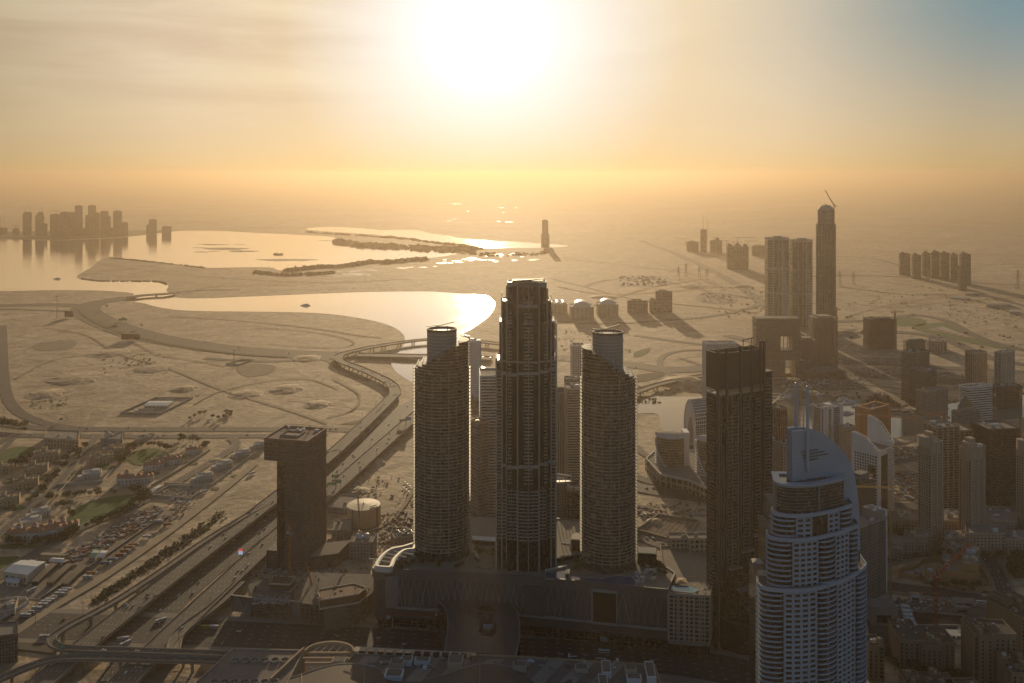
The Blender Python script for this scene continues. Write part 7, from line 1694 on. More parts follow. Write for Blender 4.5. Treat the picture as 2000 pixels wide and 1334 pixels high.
def treep(name, h, r, n, seed, m, palm=False):
    rr_ = random.Random(seed); t = thing(name, 'x', 'tree', (0, 0, 0)); q = MB(); q.cyl(0, 0, 0, h*.62, .28 if not palm else .22, .16, 6)
    if not palm:
        for k in range(4): a = k*1.6+seed; q.bar((0, 0, h*.35), (math.cos(a)*r*.5, math.sin(a)*r*.5, h*.65), .16)
    q.build('trunk', BARK, t); c = MB()
    if palm:
        for k in range(13):
            a = k*2*math.pi/13; px_, py_ = math.cos(a), math.sin(a); pr = (0, 0, h*.62)
            for s_ in range(1, 4): p = (px_*r*s_/3, py_*r*s_/3, h*.62+.8*math.sin(s_*1.05)-.35*s_*s_*.35); w = .35*(1-s_*.2); c.add([(pr[0]-py_*w, pr[1]+px_*w, pr[2]), (pr[0]+py_*w, pr[1]-px_*w, pr[2]), (p[0]+py_*w*.6, p[1]-px_*w*.6, p[2]), (p[0]-py_*w*.6, p[1]+px_*w*.6, p[2])], [(0, 1, 2, 3)]); pr = p
    else:
        leafball(c, 0, 0, h*.68, r, n, rr_)
        for k in range(5): a = k*1.3+seed; leafball(c, math.cos(a)*r*.6, math.sin(a)*r*.6, h*(.55+.09*(k % 3)), r*.55, n//5, rr_)
    c.build('crown', m, t); return reg(t)
TP = [treep('tree', 8, 3.6, 110, 1, LEAF), treep('tree', 10, 4.4, 140, 2, LEAFD), treep('tree', 6.5, 3.2, 90, 3, LEAFD)]; PT = treep('palm_tree', 8, 3, 0, 4, LEAF, True)
tused = set(); rt = random.Random(21)
def plant(p, x, y, lab, grp, z=0, sc=1):
    loc = (*G(x, y, z), z)
    if p.name not in tused: tused.add(p.name); p.location = loc; p['label'] = lab; p['group'] = grp; p.scale = (sc,)*3; return
    dup(p, loc, rt.uniform(0, 6), lab, grp, (sc*rt.uniform(.9, 1.1), sc*rt.uniform(.9, 1.1), sc*rt.uniform(.8, 1.2)))
def treeline(pts, n, lab, grp, w=3, sc=1.1, z=0, kinds=(0, 1, 2)):
    L = spl(pts, 6)
    for i in range(n):
        k = rt.uniform(0, len(L)-1.01); a, b = L[int(k)], L[int(k)+1]; f = k-int(k); plant(TP[rt.choice(kinds)], a[0]+(b[0]-a[0])*f+rt.uniform(-w, w), a[1]+(b[1]-a[1])*f+rt.uniform(-w, w)*.5, lab, grp, z, sc*rt.uniform(.8, 1.3))
G1 = 'trees round the villa gardens'
treeline([(252,878), (290,872), (330,880)], 20, 'dark tree in the belt behind the walled garden lawn', G1)
treeline([(228,915), (240,900), (255,886)], 9, 'dark tree on the left side of the walled garden lawn', G1)
treeline([(0,832), (25,836), (50,842)], 12, 'dark tree in the grove left of the road junction', G1, 4, 1.5)
treeline([(60,892), (50,905), (20,912)], 9, 'dark tree around the oval lawn', G1, 4)
treeline([(150,885), (120,915), (100,940), (70,975), (20,1005)], 26, 'dark tree between the domed villas and the first road', G1, 6, 1.1)
treeline([(92,975), (140,970), (200,966), (265,960)], 24, 'tree in the row along the top of the big green field', G1, 3, .95)
treeline([(160,1034), (200,1022), (240,1004), (262,985)], 18, 'dark tree along the second villa road beside the green field', G1, 4, 1.2)
treeline([(266,966), (280,972), (276,985)], 10, 'tree of the dark clump at the corner of the green field', G1, 5, 1.5, kinds=(1,))
treeline([(10,1062), (60,1066), (130,1052), (150,1040)], 26, 'dark tree in front of the red roofed terrace', G1, 5, 1.2)
treeline([(340,856), (360,862), (392,864)], 8, 'tree of the small grove by the road bend', G1, 6, 1.2)
treeline([(370,822), (400,812), (440,820), (448,806)], 16, 'bushy tree on the sand above the cross road', G1, 5, .9)
treeline([(95,1000), (130,990), (140,1010)], 8, 'tree lining the driveway left of the green field', G1, 3, .9)
treeline([(350,905), (385,880), (405,872)], 8, 'tree behind the pair of red roofed villas', G1, 4, 1)
treeline([(170,868), (150,900)], 7, 'dark tree beside the large cream hall', G1, 5, 1.1)
G2 = 'street and park trees on the right'
treeline([(1765,1138), (1810,1146), (1850,1152), (1900,1158)], 7, 'small tree on the pavement in front of the orange boundary wall', G2, 1, .8)
for x, y in ((1866,1148), (1882,1150), (1908,1153)): plant(TP[1], x, y, 'round dark tree against the orange block', G2, 0, 1.3)
treeline([(1990,1098), (1975,1120), (1990,1140)], 14, 'dark tree in the round park at the right edge', G2, 8, 1.4)
treeline([(1830,1088), (1900,1092), (1980,1090)], 14, 'street tree in front of the beige perimeter block', G2, 2, .9)
treeline([(1700,1262), (1780,1320), (1900,1330), (1980,1300)], 26, 'dark tree between the old town blocks', G2, 10, 1.3)
treeline([(1750,1060), (1780,1062), (1850,1058), (1900,1058)], 14, 'courtyard tree behind the beige perimeter block', G2, 5, 1.0)
treeline([(1752,1044), (1790,1068)], 6, 'courtyard tree left of the slim beige towers', G2, 8, 1.0)
G3 = 'terrace trees on the podium'
for seg, n in (([(1240,1118), (1262,1105), (1290,1112), (1300,1128)], 22), ([(780,1112), (812,1100), (870,1109), (930,1108)], 22), ([(930,1085), (960,1080), (965,1100), (1000,1118)], 18), ([(1090,1095), (1130,1105), (1120,1118)], 10)):
    treeline(seg, n, 'small dark tree in a terrace planter on the podium', G3, 7, .62, ZP)
for i in range(16): plant(PT, rt.choice((rt.uniform(1118, 1138), rt.uniform(925, 965), rt.uniform(1240, 1290))), rt.uniform(1090, 1125), 'palm standing on the podium terrace paving', G3, ZP, .8)
for i in range(10): plant(PT, 1240+i*28, 1272+i*4.5 if i else 1272, 'palm on the pavement of the dark street', 'street palms below the podium', 0, 1)
for i in range(16): plant(TP[i % 3], 1080+i*19+rt.uniform(-5, 5), 1258+i*2.2, 'small dark tree on the pavement steps below the podium', 'street trees below the podium', 0, .6)
for i in range(12): plant(PT, 1165+i*14, 772-i*.3, 'tiny palm on the canal bank beyond the curved tower', 'canal bank palms', 0, 1.4)
# scrub and mangroves: nobody could count them
def clumps(name, m, spots, n, r0, r1, h=.5, k=9):
    q = MB(); rc = random.Random(len(spots)*7+n)
    for _ in range(n):
        p = rc.choice(spots) if len(spots[0]) == 4 else rc.choice(spots); x, y = rc.uniform(p[0], p[2]), rc.uniform(p[1], p[3]); x, y = G(x, y); r = rc.uniform(r0, r1)
        leafball(q, x, y, r*h*.4, r, k, rc, h, r*.45)
    struct(q.build(name, m), 'stuff')
sc_ = [(432-i*8.4-9, 1006+i*5.8-7, 432-i*8.4+10, 1006+i*5.8+7) for i in range(30)]
clumps('desert_scrub', LEAFD, sc_, 560, .8, 2.7); clumps('desert_scrub', LEAF, [(200,690,330,730), (60,770,130,800), (240,700,300,715)], 160, 1.2, 3, .4)
clumps('desert_scrub', LEAFD, [(1650,590,2000,680), (1700,560,1950,600), (1400,560,1500,620)], 160, 2, 6, .5)
clumps('desert_scrub', LEAFD, [(1240,780,1290,790), (1240,755,1380,770), (1560,765,1700,780), (1760,775,1900,790)], 110, 1.5, 4, .6)
def shore(pts, n, r0, r1, w=2.0):
    L = spl(pts, 8); rc = random.Random(n); q = MB()
    for _ in range(n):
        k = rc.uniform(0, len(L)-1.01); a, b = L[int(k)], L[int(k)+1]; f = k-int(k); x, y = G(a[0]+(b[0]-a[0])*f, a[1]+(b[1]-a[1])*f+rc.uniform(-1, 1)*w); r = rc.uniform(r0, r1); leafball(q, x, y, 1, r*.7, 12, rc, .2, r*.4)
    struct(q.build('mangrove', mat('mangrove_leaf', (.10, .085, .045), .95, .4, .02)), 'stuff')
shore([(560,529), (620,523), (680,519), (720,513), (760,513), (800,509), (830,507)], 420, 10, 30, 2.2); shore([(655,472), (700,478), (760,482), (860,487), (925,488)], 420, 12, 32, 5); shore([(760,463), (830,472), (900,480), (940,486)], 160, 10, 24, 1.5)
shore([(500,532), (540,537), (600,536), (650,533)], 160, 8, 20, 2); shore([(215,504), (300,512), (400,523)], 150, 5, 11, .5); shore([(160,545), (200,549), (300,550), (326,556)], 110, 4, 9, .5); shore([(536,496), (542,498), (550,497)], 24, 8, 14, 1)
shore([(860,490), (950,497), (1040,496), (1070,490)], 90, 8, 22, 3); shore([(600,454), (700,460), (760,464)], 90, 10, 24, 1)
# ---------------------------------------------------------------- vehicles
PAINTS = [('white', (.65, .64, .61)), ('silver', (.36, .36, .35)), ('black', (.02, .02, .022)), ('dark red', (.22, .03, .02)), ('beige', (.42, .36, .27)), ('grey', (.14, .14, .145))]
CG = mat('car_glass', (.015, .017, .02), .08, .1, spec=.8); TY = mat('tyre', (.02, .02, .02), .9)
def carp(nm, col, full=True):
    m = mat('car_paint_'+nm.replace(' ', '_'), col, .3, .05, .1, spec=.6); r = thing('car', 'x', 'car', (0, 0, 0)); b = MB()
    P = [(-2.3, .35), (2.3, .35), (2.3, .75), (2.1, .9), (1.1, 1.0), (-2.0, 1.0), (-2.3, .85)]; n = len(P); b.add([(x, -.9, z) for x, z in P]+[(x, .9, z) for x, z in P], [tuple(range(n)), tuple(range(2*n-1, n-1, -1))]+[(i, n+i, n+(i+1) % n, (i+1) % n) for i in range(n)]); b.box(-1.35, -.68, 1.42, .35, .68, 1.47); b.build('body', m, r)
    c = MB(); q = [(-1.9, -.82, 1), (1.15, -.82, 1), (1.15, .82, 1), (-1.9, .82, 1), (-1.4, -.7, 1.43), (.4, -.7, 1.43), (.4, .7, 1.43), (-1.4, .7, 1.43)]; c.add(q, [(3, 2, 1, 0), (4, 5, 6, 7), (0, 1, 5, 4), (1, 2, 6, 5), (2, 3, 7, 6), (3, 0, 4, 7)]); c.build('window', CG, r)
    if full:
        for x in (-1.4, 1.4):
            for y in (-.9, .9): w = MB(); a = [(x+.34*math.cos(t*.785), z) for t, z in [(t, .34+.34*math.sin(t*.785)) for t in range(8)]]; w.add([(p[0], y-.1, p[1]) for p in a]+[(p[0], y+.1, p[1]) for p in a], [tuple(range(7, -1, -1)), tuple(range(8, 16))]+[(i, (i+1) % 8, 8+(i+1) % 8, 8+i) for i in range(8)]); w.build('wheel', TY, r)
    return reg(r)
CN = [carp(*p) for p in PAINTS]; CF = [carp(*p, False) for p in PAINTS]
def busp(nm, col, L=11, h=3.1, name='bus'):
    m = mat('bus_paint_'+nm, col, .4, .05, .1); r = thing(name, 'x', name, (0, 0, 0)); MB().box(-L/2, -1.25, .45, L/2, 1.25, h).build('body', m, r); MB().box(-L/2+.3, -1.28, 1.4, L/2+.02, 1.28, 2.3).build('window_band', CG, r)
    for x in (-L*.3, L*.3):
        for y in (-1.15, 1.15): w = MB(); w.add([(x+.48*math.cos(t*.785), y-.15, .5+.48*math.sin(t*.785)) for t in range(8)]+[(x+.48*math.cos(t*.785), y+.15, .5+.48*math.sin(t*.785)) for t in range(8)], [tuple(range(7, -1, -1)), tuple(range(8, 16))]+[(i, (i+1) % 8, 8+(i+1) % 8, 8+i) for i in range(8)]); w.build('wheel', TY, r)
    MB().box(-1.5, -.8, h, 1.5, .8, h+.25).build('roof_unit', METW, r); return reg(r)
def truckp(nm, col):
    m = mat('trailer_'+nm, col, .7, .2, .3); r = thing('truck', 'x', 'truck', (0, 0, 0)); MB().box(-6.5, -1.25, 1.1, 3.6, 1.25, 3.4).build('trailer', m, r); MB().box(4.1, -1.2, .6, 6.4, 1.2, 3.1).build('cab', METW, r); MB().box(5.6, -1.22, 1.9, 6.45, 1.22, 2.8).build('windscreen', CG, r); MB().box(-6.3, -.5, .6, 4.1, .5, 1.1).build('chassis', STEEL, r)
    for x in (-5.2, -4, 2.2, 5.2): MB().box(x-.48, -1.25, 0, x+.48, 1.25, .96).build('axle', TY, r)
    return reg(r)
BW, BY = busp('white', (.62, .60, .55)), busp('yellow', (.6, .38, .04)); VAN = busp('van_white', (.6, .58, .54), 6, 2.5, 'van'); TO = truckp('rust', (.28, .10, .045)); TW = truckp('white', (.5, .48, .44)); TB = truckp('blue', (.06, .14, .2))
vused = set(); rv = random.Random(33); NCAR = [0]
def put(p, loc, rz, lab, grp=None):
    if p.name not in vused: vused.add(p.name); p.location = loc; p.rotation_euler = (0, 0, rz); p['label'] = lab; 
    else: p = dup(p, loc, rz, lab)
    if grp: p['group'] = grp
    return p
def traffic(key, n, where, near=True, tr=(0, 1), jam=None, box=None):
    c, w, lanes = PATHS[key]; cum = [0]
    for i in range(len(c)-1): cum.append(cum[-1]+math.dist(c[i], c[i+1]))
    done = 0; tries = 0; taken = []
    while done < n and tries < n*60:
        tries += 1; s = rv.uniform(*tr)*cum[-1]; k = rv.randrange(lanes); 
        if any(abs(s-s2) < 9 and k == k2 for s2, k2 in taken): continue
        i = max(j for j in range(len(cum)) if cum[j] <= s); i = min(i, len(c)-2); a, b = Vector(c[i]), Vector(c[i+1]); d = (b-a).normalized(); p = a+d*(s-cum[i]); o = (w/2-1.2)-(w-2.4)*(k+.5)/lanes; p += Vector((-d.y, d.x, 0))*o
        px = 1000+F*p.x/p.y; py = HY+(CAMH-p.z)*F/p.y
        if not (0 < px < 2000 and py < 1332): continue
        if box and not (box[0] < px < box[2] and box[1] < py < box[3]): continue
        taken.append((s, k)); ci = rv.choices(range(6), (9, 3, 2, 1, 2, 2))[0]; ang = math.atan2(d.y, d.x)+(math.pi if (w > 20 and lanes > 4 and o < 0 and key not in ('deckA', 'deckB')) else 0)
        third = ['nearer end', 'middle stretch', 'farther end'][min(2, int(s/cum[-1]*3))]; col = PAINTS[ci][0]
        q = put((CN if near else CF)[ci], (p.x, p.y, p.z+.05), ang, f'{col} car on the {third} of {where}', f'{col} cars on {where}'); done += 1
traffic('deckA', 18, 'the raised road left of the hammerhead', tr=(0, .3)); traffic('deckA', 32, 'the raised road behind the hammerhead', tr=(.3, .62)); traffic('deckA', 12, 'the looping raised road by the canal', False, tr=(.62, 1))
traffic('deckB', 30, 'the wide raised carriageway'); traffic('low', 26, 'the dark road between the raised decks'); traffic('rampC', 3, 'the bending ramp'); traffic('cross1', 12, 'the desert cross road'); traffic('cross2', 5, 'the lower desert cross road')
traffic('lagoonroad', 34, 'the broad road beside the lagoon', False); traffic('canalbridge', 10, 'the canal bridge', False); traffic('east1', 12, 'the highway past the round towers', False); traffic('east4', 16, 'the dark highway on the right', False); traffic('east5', 7, 'the upper highway on the right', False); traffic('east8', 7, 'the highway below the flag bed', False); traffic('east6', 6, 'the curved road above the flag bed', False); traffic('eastbridge', 5, 'the curving canal bridge', False)
traffic('mid', 7, 'the road behind the towers'); traffic('alley', 4, 'the street behind the podium'); traffic('street', 9, 'the dark street below the podium', tr=(0, .9)); traffic('south', 6, 'the lower right street'); traffic('south2', 5, 'the side street at the park')
def at(p, x, y, deg, lab, z=.7, grp=None): put(p, (*G(x, y, z), z), R(deg), lab, grp)
for i, (x, y) in enumerate(((50,1204), (62,1197), (72,1190), (84,1183), (90,1178), (98,1174), (107,1168), (117,1162), (123,1157), (130,1153))):
    at(BW if i not in (1, 6) else VAN, x, y, -4, ['lowest white bus of the diagonal parked row', 'white van second in the diagonal parked row', 'third vehicle up, a white bus in the parked row', 'fourth up, a white bus in the parked row', 'fifth up, a white bus in the parked row', 'sixth up, a white bus in the parked row', 'white van above the middle of the parked row', 'eighth up, a white bus in the parked row', 'ninth up, a white bus in the parked row', 'topmost white bus of the diagonal parked row'][i], grp='parked buses in the lower left yard')
at(BW, 171, 1129, -4, 'white bus alone beside the dirt track'); at(BW, 287, 1050, 0, 'white bus parked beside the blue fence'); at(BW, 62, 1155, 62, 'white bus standing inside the yard'); at(BW, 398, 962, 50, 'white bus beside the rubble plot'); at(BW, 492, 926, 50, 'white bus on the sand left of the hammerhead tower')
at(BW, 240, 1250, 15, 'white bus on the ground road under the raised decks'); at(BW, 245, 1259, 55, 'second white bus under the raised decks, turned towards the flyover'); at(BW, 88, 1246, 5, 'white bus waiting at the sandy junction'); at(BY, 399, 1227, -3, 'yellow bus on the dark street by the lawn'); at(BW, 417, 1227, -3, 'white bus right behind the yellow one'); at(BW, 314, 1214, 40, 'white bus between the raised decks'); at(BW, 697, 956, 62, 'white bus on the sandy lane near the beige tank'); at(BW, 1180, 1275, -8, 'grey white bus on the dark street below the podium')
at(TW, 1778, 974, 110, 'white lorry parked on the sand behind the slim towers'); at(BW, 1918, 1179, -14, 'white minibus on the lower right street')
for i, (x, y, p) in enumerate(((180,1122,TO), (236,1086,TO), (252,1071,TO), (262,1066,TO), (245,1078,TO), (328,1026,TO), (220,1095,TB), (207,1102,TB), (310,1020,TW))):
    at(p, x, y, 3, ['rust brown lorry lowest on the dirt track', 'rust brown lorry beside the scrap yard, left of its group', 'rust brown lorry in the middle of the scrap yard group', 'rust brown lorry at the top of the scrap yard group', 'rust brown lorry second in the scrap yard group', 'rust brown trailer by the far end of the blue fence', 'blue flatbed lorry beside the dirt track', 'second blue flatbed lorry nearer the buses', 'long white lorry near the far end of the blue fence'][i], grp='lorries along the yard fence')
for i in range(9): at(CN[0 if i % 2 else 1], 1100 if 0 else 776+i*4.2, 1037+(i % 3)*3.2, 18+60*(i % 2), 'car parked on the roof of the flat beige block', 20.9, 'cars on the parking roof')
for i in range(8): at(CN[i % 5], 805-i*2.5, 955-i*2+(i % 2)*12, 60, 'parked car on the sandy road left of the first curved tower', .7, 'cars by the first curved tower')
for i in range(10): at(CF[i % 2], 1958+(i % 5)*5, 603+(i//5)*3, 10, 'tiny pale car parked in the desert compound', .7, 'cars in the desert compound')
# ---------------------------------------------------------------- lamps, signs, boats
def lampp():
    r = thing('street_lamp', 'x', 'street lamp', (0, 0, 0)); MB().cyl(0, 0, 0, 13, .22, .12, 6).build('pole', STEEL, r); MB().bar((-2.4, 0, 13), (2.4, 0, 13), .16).build('arm', STEEL, r)
    for s in (-1, 1): MB().box(s*2.4-.6, -.2, 12.85, s*2.4+.6, .2, 13.1).build('lamp_head', METW, r)
    return reg(r)
LP = lampp()
def lamps(key, n, e, lab, tr=(0, 1)):
    c, w, _ = PATHS[key]; o = offl(c, w/2*e)
    for k in range(n):
        t = (tr[0]+(tr[1]-tr[0])*(k+.5)/n)*(len(o)-1.01); a, b = Vector(o[int(t)]), Vector(o[int(t)+1]); p = a.lerp(b, t-int(t)); put(LP, tuple(p), math.atan2((b-a).y, (b-a).x)+math.pi/2, lab, lab.replace('street lamp', 'street lamps'))
lamps('deckA', 20, .93, 'street lamp on the left parapet of the long raised carriageway', (0, .6)); lamps('deckB', 14, -.95, 'street lamp on the right parapet of the wide raised carriageway', (.05, .9)); lamps('deckB', 12, .95, 'street lamp on the left parapet of the wide raised carriageway', (.05, .8)); lamps('street', 14, .05, 'street lamp on the median of the dark street'); lamps('rampC', 6, -.9, 'street lamp on the bending ramp'); lamps('cross1', 12, -1, 'street lamp along the desert cross road'); lamps('east4', 12, 1, 'street lamp along the dark highway on the right'); lamps('quay', 7, 1, 'street lamp on the quay road behind the canal'); lamps('canalbridge', 5, .97, 'street lamp on the canal bridge')
SG = mat('sign_green', (.02, .22, .10), .5, .05); SB = mat('sign_blue', (.04, .16, .34), .5, .05); SY = mat('sign_yellow', (.7, .42, .03), .5, .05)
def sign(lab, x, y, w, h, m, zb=6, rz=0, zz_=0):
    c = G(x, y, zz_); r = thing('road_sign', lab, 'road sign', (*c, zz_), R(rz)); MB().box(-w/2, -.15, zb, w/2, .15, zb+h).build('sign_board', m, r)
    for s in (-.42, .42): MB().cyl(w*s, .3, 0, zb+h, .25, .25, 6).build('post', STEEL, r)
    q = MB()
    for k in range(2): q.box(-w*.38, -.2, zb+h*(.28+k*.34), w*(.2+.12*k), -.16, zb+h*(.42+k*.34))
    q.build('legend_bar', PAINT, r)
sign('green direction sign over the lagoon road', 240, 631, 26, 7, SG, 8); sign('small yellow sign behind the green one on the lagoon road', 241, 627, 9, 4, SY, 8); sign('small yellow sign alone right of the green lagoon road sign', 276, 641, 9, 5, SY, 8); sign('distant green sign near the low lagoon bridge', 208, 603, 10, 6, SG, 8)
sign('green sign beside the desert cross road bend', 119, 825, 6, 4, SG, 4); sign('upper green gantry sign right of the hammerhead tower', 655, 943, 10, 4.5, SG, 8, 12, 9); sign('lower left green gantry sign right of the hammerhead tower', 648, 957, 13, 4.5, SG, 7, 12, 9); sign('lower right green gantry sign right of the hammerhead tower', 661, 953, 8, 5.5, SG, 7, 12, 9); sign('green gantry sign left of the first curved tower', 787, 829, 13, 4, SG, 6, 0, 9); sign('blue gantry sign left of the first curved tower', 798, 827, 9, 6, SB, 6, 0, 9); sign('green sign over the bending ramp corner', 120, 1272, 7, 4, SG, 2, 20, 12)
r = thing('led_screen', 'small lit advertising screen, red above and pale blue below, between the decks', 'screen', (*G(470, 1093), 0)); MB().box(-2.9, 0, 6, 2.9, .8, 13.2).build('cabinet', STEEL, r); MB().box(-2.6, -.1, 10.6, 2.6, -.02, 13).build('red_picture', emis('led_red', (.8, .08, .07), .7), r); MB().box(-2.6, -.1, 6.2, 2.6, -.02, 10.5).build('blue_picture', emis('led_blue', (.5, .6, .85), .6), r); MB().cyl(0, .4, 0, 6, .5, .5, 8).build('post', STEEL, r)
for i, (x, y, w, h) in enumerate(((134,621,26,20), (255,665,52,15))):
    r = thing('hoarding_board', ['dark hoarding board standing alone in the desert', 'long dark hoarding board beside the lagoon road'][i], 'billboard', (*G(x, y), 0)); MB().box(-w/2, 0, 3, w/2, 1.2, h+3).build('panel', mat('brown_board', (.10, .055, .035), .8), r)
    for s in (-.4, 0, .4): MB().cyl(w*s, 1.6, 0, h+3, .6, .6, 6).build('post', STEEL, r)
for x, y, h, l in ((111,622,70,'tall thin mast in the desert left of the lagoon road'), (457,718,42,'thin mast behind the walled sand plot')): r = thing('mast', l, 'mast', (*G(x, y), 0)); MB().cyl(0, 0, 0, h, .9, .5, 6).build('pole', STEEL, r); MB().cyl(0, 0, h, h+2, 4, 4, 8).build('lamp_ring', STEEL, r)
def boatp(L):
    r = thing('motor_yacht', 'x', 'boat', (0, 0, 0)); w = L*.13; H = [(-L/2, -w), (L*.2, -w), (L*.38, -w*.6), (L/2, 0), (L*.38, w*.6), (L*.2, w), (-L/2, w)]; MB().prism(H, .2, L*.09).build('hull', WHITE, r); MB().prism([(p[0]*.62-L*.05, p[1]*.8) for p in H], L*.09, L*.16).build('cabin', WHITE, r); MB().prism([(p[0]*.6-L*.045, p[1]*.83) for p in H], L*.115, L*.14).build('window_band', CG, r); MB().prism([(p[0]*.35-L*.1, p[1]*.6) for p in H], L*.16, L*.2).build('flybridge', WHITE, r); MB().bar((-L*.15, 0, L*.2), (-L*.18, 0, L*.27), .3).build('radar_mast', METW, r); return reg(r)
BP = boatp(26)
for i, (x, y, rz, s, lab) in enumerate(((1656,808,2,1.35,'largest white yacht moored between the white and the orange brown towers'), (1601,772,35,.9,'white yacht alone below the marina boulevard'), (1580,767,60,.7,'small yacht half behind the twin masts'), (1541,774,20,.8,'upper white yacht at the left pontoon'), (1536,778,15,.8,'lower white yacht at the left pontoon'), (1648,780,20,.8,'white yacht at the head of the marina row'), (1655,784,15,.8,'second white yacht of the marina row'), (1664,788,10,.8,'third white yacht of the marina row'), (1642,784,20,.7,'white yacht on the outer side of the marina row'), (1654,789,5,.8,'white yacht at the lower side of the marina row'), (1672,785,10,.7,'white yacht close to the quay at the marina row'), (1670,795,8,.6,'small yacht just above the largest one'), (1528,772,30,.7,'small yacht deep in the left pontoon'), (1378,793,80,.9,'white boat beside the arch building seen left of the dark tower'))):
    put(BP, (*G(x, y, .4), .4), R(rz), lab, 'yachts in the marina') if not i else dup(BP, (*G(x, y, .4), .4), R(rz), lab, 'yachts in the marina', (s,)*3)
for x, y, lab, s in ((596,597,'small boat trailing a long wake across the lagoon',1.3), (111,545,'tiny boat with a V shaped wake on the far left water',1.2)): dup(BP, (*G(x, y, .4), .4), R(180), lab, None, (s,)*3)
for i, (x, y) in enumerate(((1747,806), (1768,807), (1792,805), (1816,801), (1840,797), (1952,797), (1980,794))):
    c = G(x, y, .4); r = thing('houseboat', ['flat roofed houseboat, leftmost in the row along the boardwalk', 'second houseboat from the left along the boardwalk', 'third houseboat from the left along the boardwalk', 'fourth houseboat along the boardwalk', 'fifth houseboat, just left of the slate pyramid tower', 'houseboat right of the striped tower', 'last houseboat near the right edge'][i], 'houseboat', (*c, .4), R(6)); MB().cbox(0, 0, 0, 24, 10, 1.2).build('pontoon_deck', CREAM, r); MB().cbox(0, 0, 1.2, 19, 8, 4.6).build('cabin', GREY, r); MB().cbox(0, -4.1, 2, 16, .3, 2.6).build('window_band', GLD, r); MB().cbox(0, 0, 5.8, 21, 10, .5).build('roof', CREAM, r)
for i, pts in enumerate(([(1506,790), (1534,767), (1540,760)], [(1505,782), (1530,781)], [(1505,776), (1538,775)], [(1508,770), (1545,769)], [(1552,796), (1575,795), (1590,788)], [(1624,772), (1660,782), (1680,793)], [(1792,804), (1806,792)])):
    L = [G(*p, 0) for p in pts]; r = thing('pontoon', ['diagonal floating pontoon at the left of the marina', 'lower short finger pontoon', 'middle short finger pontoon', 'upper short finger pontoon', 'wedge shaped floating jetty beside the twin masts', 'long pontoon of the marina row', 'gangway to the houseboats'][i], 'pontoon', (*L[0], 0)); o = Vector((*L[0], 0))
    q = MB()
    for k in range(len(L)-1): q.bar(Vector((*L[k], 1))-o, Vector((*L[k+1], 1))-o, 3.5 if i else 5, .8)
    q.build('deck', CREAM, r); q = MB(); q.cyl(0, 0, 0, 4, .4, .4, 6); q.build('pile', STEEL, r)
# stacked plots of timber poles, roof clutter and loungers
r = thing('palm_nursery', 'rectangular nursery plot thick with bare dark trunks between the canal and highway', 'nursery', (0, 0, 0)); MB().sheet([G(1680,788), G(1716,762), G(1775,790), G(1745,800), G(1705,800)], 1.2).build('plot', mat('nursery_ground', (.20, .15, .11), .95, .3, .1), r); q = MB(); rn = random.Random(3)
for _ in range(220):
    t, u = rn.random(), rn.random(); x = 1690+t*70; y = 790-22*math.sin(math.pi*min(1, t*1.1))*u+t*6; x, y = G(x, y); q.bar((x, y, 1), (x+rn.uniform(-1, 1), y, rn.uniform(5, 9)), .9)
o = q.build('bare_trunk', BARK, r); o['kind'] = 'stuff'
def loungers(n, x0, x1, y0, y1, z, lab):
    p = thing('sun_lounger', lab, 'sun lounger', (*G(x0, y0, z), z), group='sun loungers on the roof terraces'); MB().box(-.9, -.35, .3, .5, .35, .45).build('seat', WHITE, p); MB().add([(.5, -.35, .35), (1.1, -.35, .9), (1.1, .35, .9), (.5, .35, .35)], [(0, 1, 2, 3)]).build('backrest', WHITE, p); reg(p)
    for _ in range(n-1): dup(p, (*G(rn.uniform(x0, x1), rn.uniform(y0, y1), z), z), rn.choice((.6, .7, 2.2)), lab, None, (1.3,)*3)
loungers(44, 1240, 1276, 1112, 1138, ZP+.05, 'white sun lounger on the terrace right of the second curved tower'); loungers(12, 1356, 1388, 1143, 1162, ZP-2.9, 'white sun lounger beside the turquoise pool')
def umb(x, y, z, lab, w=4, m=CREAM, grp=None):
    r = thing('parasol', lab, 'parasol', (*G(x, y, z), z), group=grp); MB().add([(-w/2, -w/2, 2.4), (w/2, -w/2, 2.4), (w/2, w/2, 2.4), (-w/2, w/2, 2.4), (0, 0, 3.4)], [(0, 1, 4), (1, 2, 4), (2, 3, 4), (3, 0, 4)]).build('canopy', m, r); MB().cyl(0, 0, 0, 3.2, .1, .1, 6).build('pole', STEEL, r)
for _ in range(12): umb(rn.uniform(1242, 1280), rn.uniform(1108, 1136), ZP, 'square cream parasol among the white sun loungers', 4, CREAM, 'cream parasols on the terrace')
umb(1329, 1139, ZP-3, 'large orange tan pavilion roof behind the turquoise pool', 13, mat('tan_fabric', (.42, .26, .13), .8))
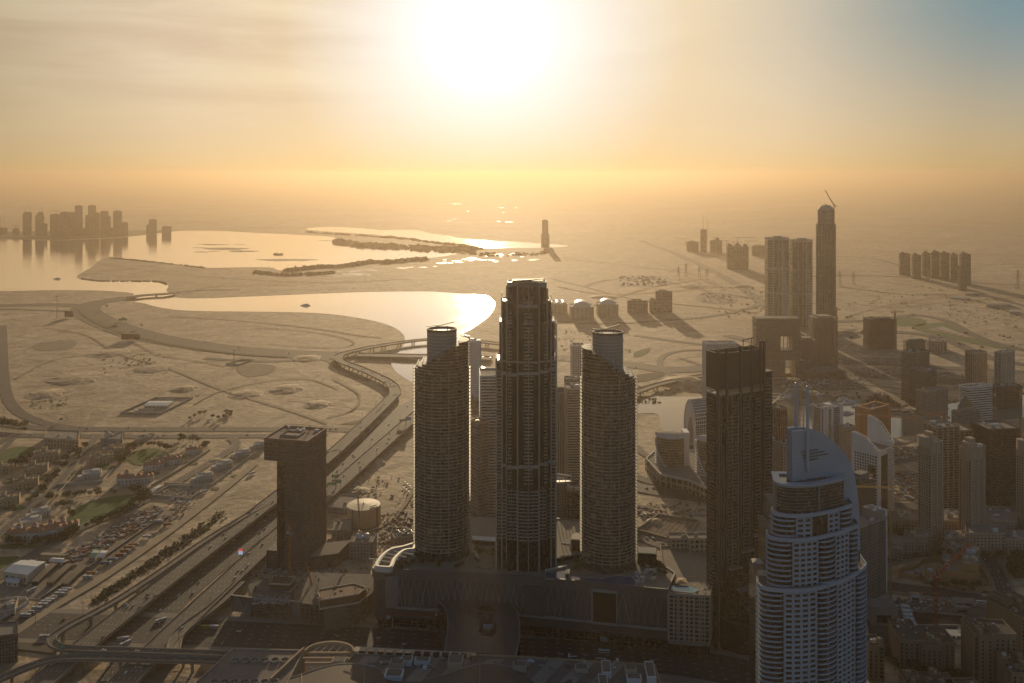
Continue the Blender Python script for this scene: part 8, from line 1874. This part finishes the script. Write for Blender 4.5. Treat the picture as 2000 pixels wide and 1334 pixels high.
for i in range(8): r = thing('cabana', 'white cabana in the slanting row above the deep blue pool', 'cabana', (*G(1067+i*5.4, 1117.5-i*1.15, ZP), ZP), .1, 'white cabanas'); MB().cbox(0, 0, 2.4, 2.4, 2.6, .3).build('roof', WHITE, r); MB().cbox(0, 1, 0, 2.2, .2, 2.4).build('back_panel', CREAM, r)
for lab, pts, h, m in (('pale pavilion with a flat frame left of the second curved tower', [(1115,1084), (1137,1085), (1137,1072), (1118,1070)], 17, CREAM), ('white cube pavilion at the pool edge', [(1104,1128), (1112,1129), (1113,1120), (1106,1120)], 4.5, CREAM), ('grey stone pavilion right of the second curved tower', [(1246,1098), (1282,1100), (1282,1088), (1246,1086)], 10, GREY), ('long low roof between the tallest tower and the first curved tower', [(922,1062), (968,1066), (968,1058), (922,1055)], 5, METW), ('long slatted pergola beside the tallest tower', [(1062,1103), (1132,1090), (1132,1084), (1062,1096)], 4.5, GREY), ('narrow skylight roof by the first curved tower', [(922,1085), (932,1100), (936,1099), (926,1072)], 5, STEEL)):
    P = [G(*p, ZP) for p in pts]; r = thing('roof_pavilion', lab, 'pavilion', (0, 0, 0)); MB().prism(off(P, -.5), ZP, ZP+h-1).build('glazing', GLD, r); MB().prism(P, ZP+h-1, ZP+h).build('roof', m, r)
    for p in P: MB().cbox(p[0], p[1], ZP, .8, .8, h-1).build('column', m, r)
# ---------------------------------------------------------------- the air
def haze():
    m = bpy.data.materials.new('haze_air'); m.use_nodes = True; t = m.node_tree; t.nodes.clear()
    o = t.nodes.new('ShaderNodeOutputMaterial'); v = t.nodes.new('ShaderNodeVolumePrincipled')
    v.inputs['Color'].default_value = HZ_COL; v.inputs['Density'].default_value = HZ_D; v.inputs['Anisotropy'].default_value = HZ_G
    t.links.new(v.outputs[0], o.inputs['Volume'])
    b = MB().box(-70000, -3000, -1, 70000, 95000, 530).build('haze', m); struct(b, 'stuff')
HZ_D = 8.2e-5; HZ_G = .6; HZ_COL = (.415, .325, .235, 1)
haze()
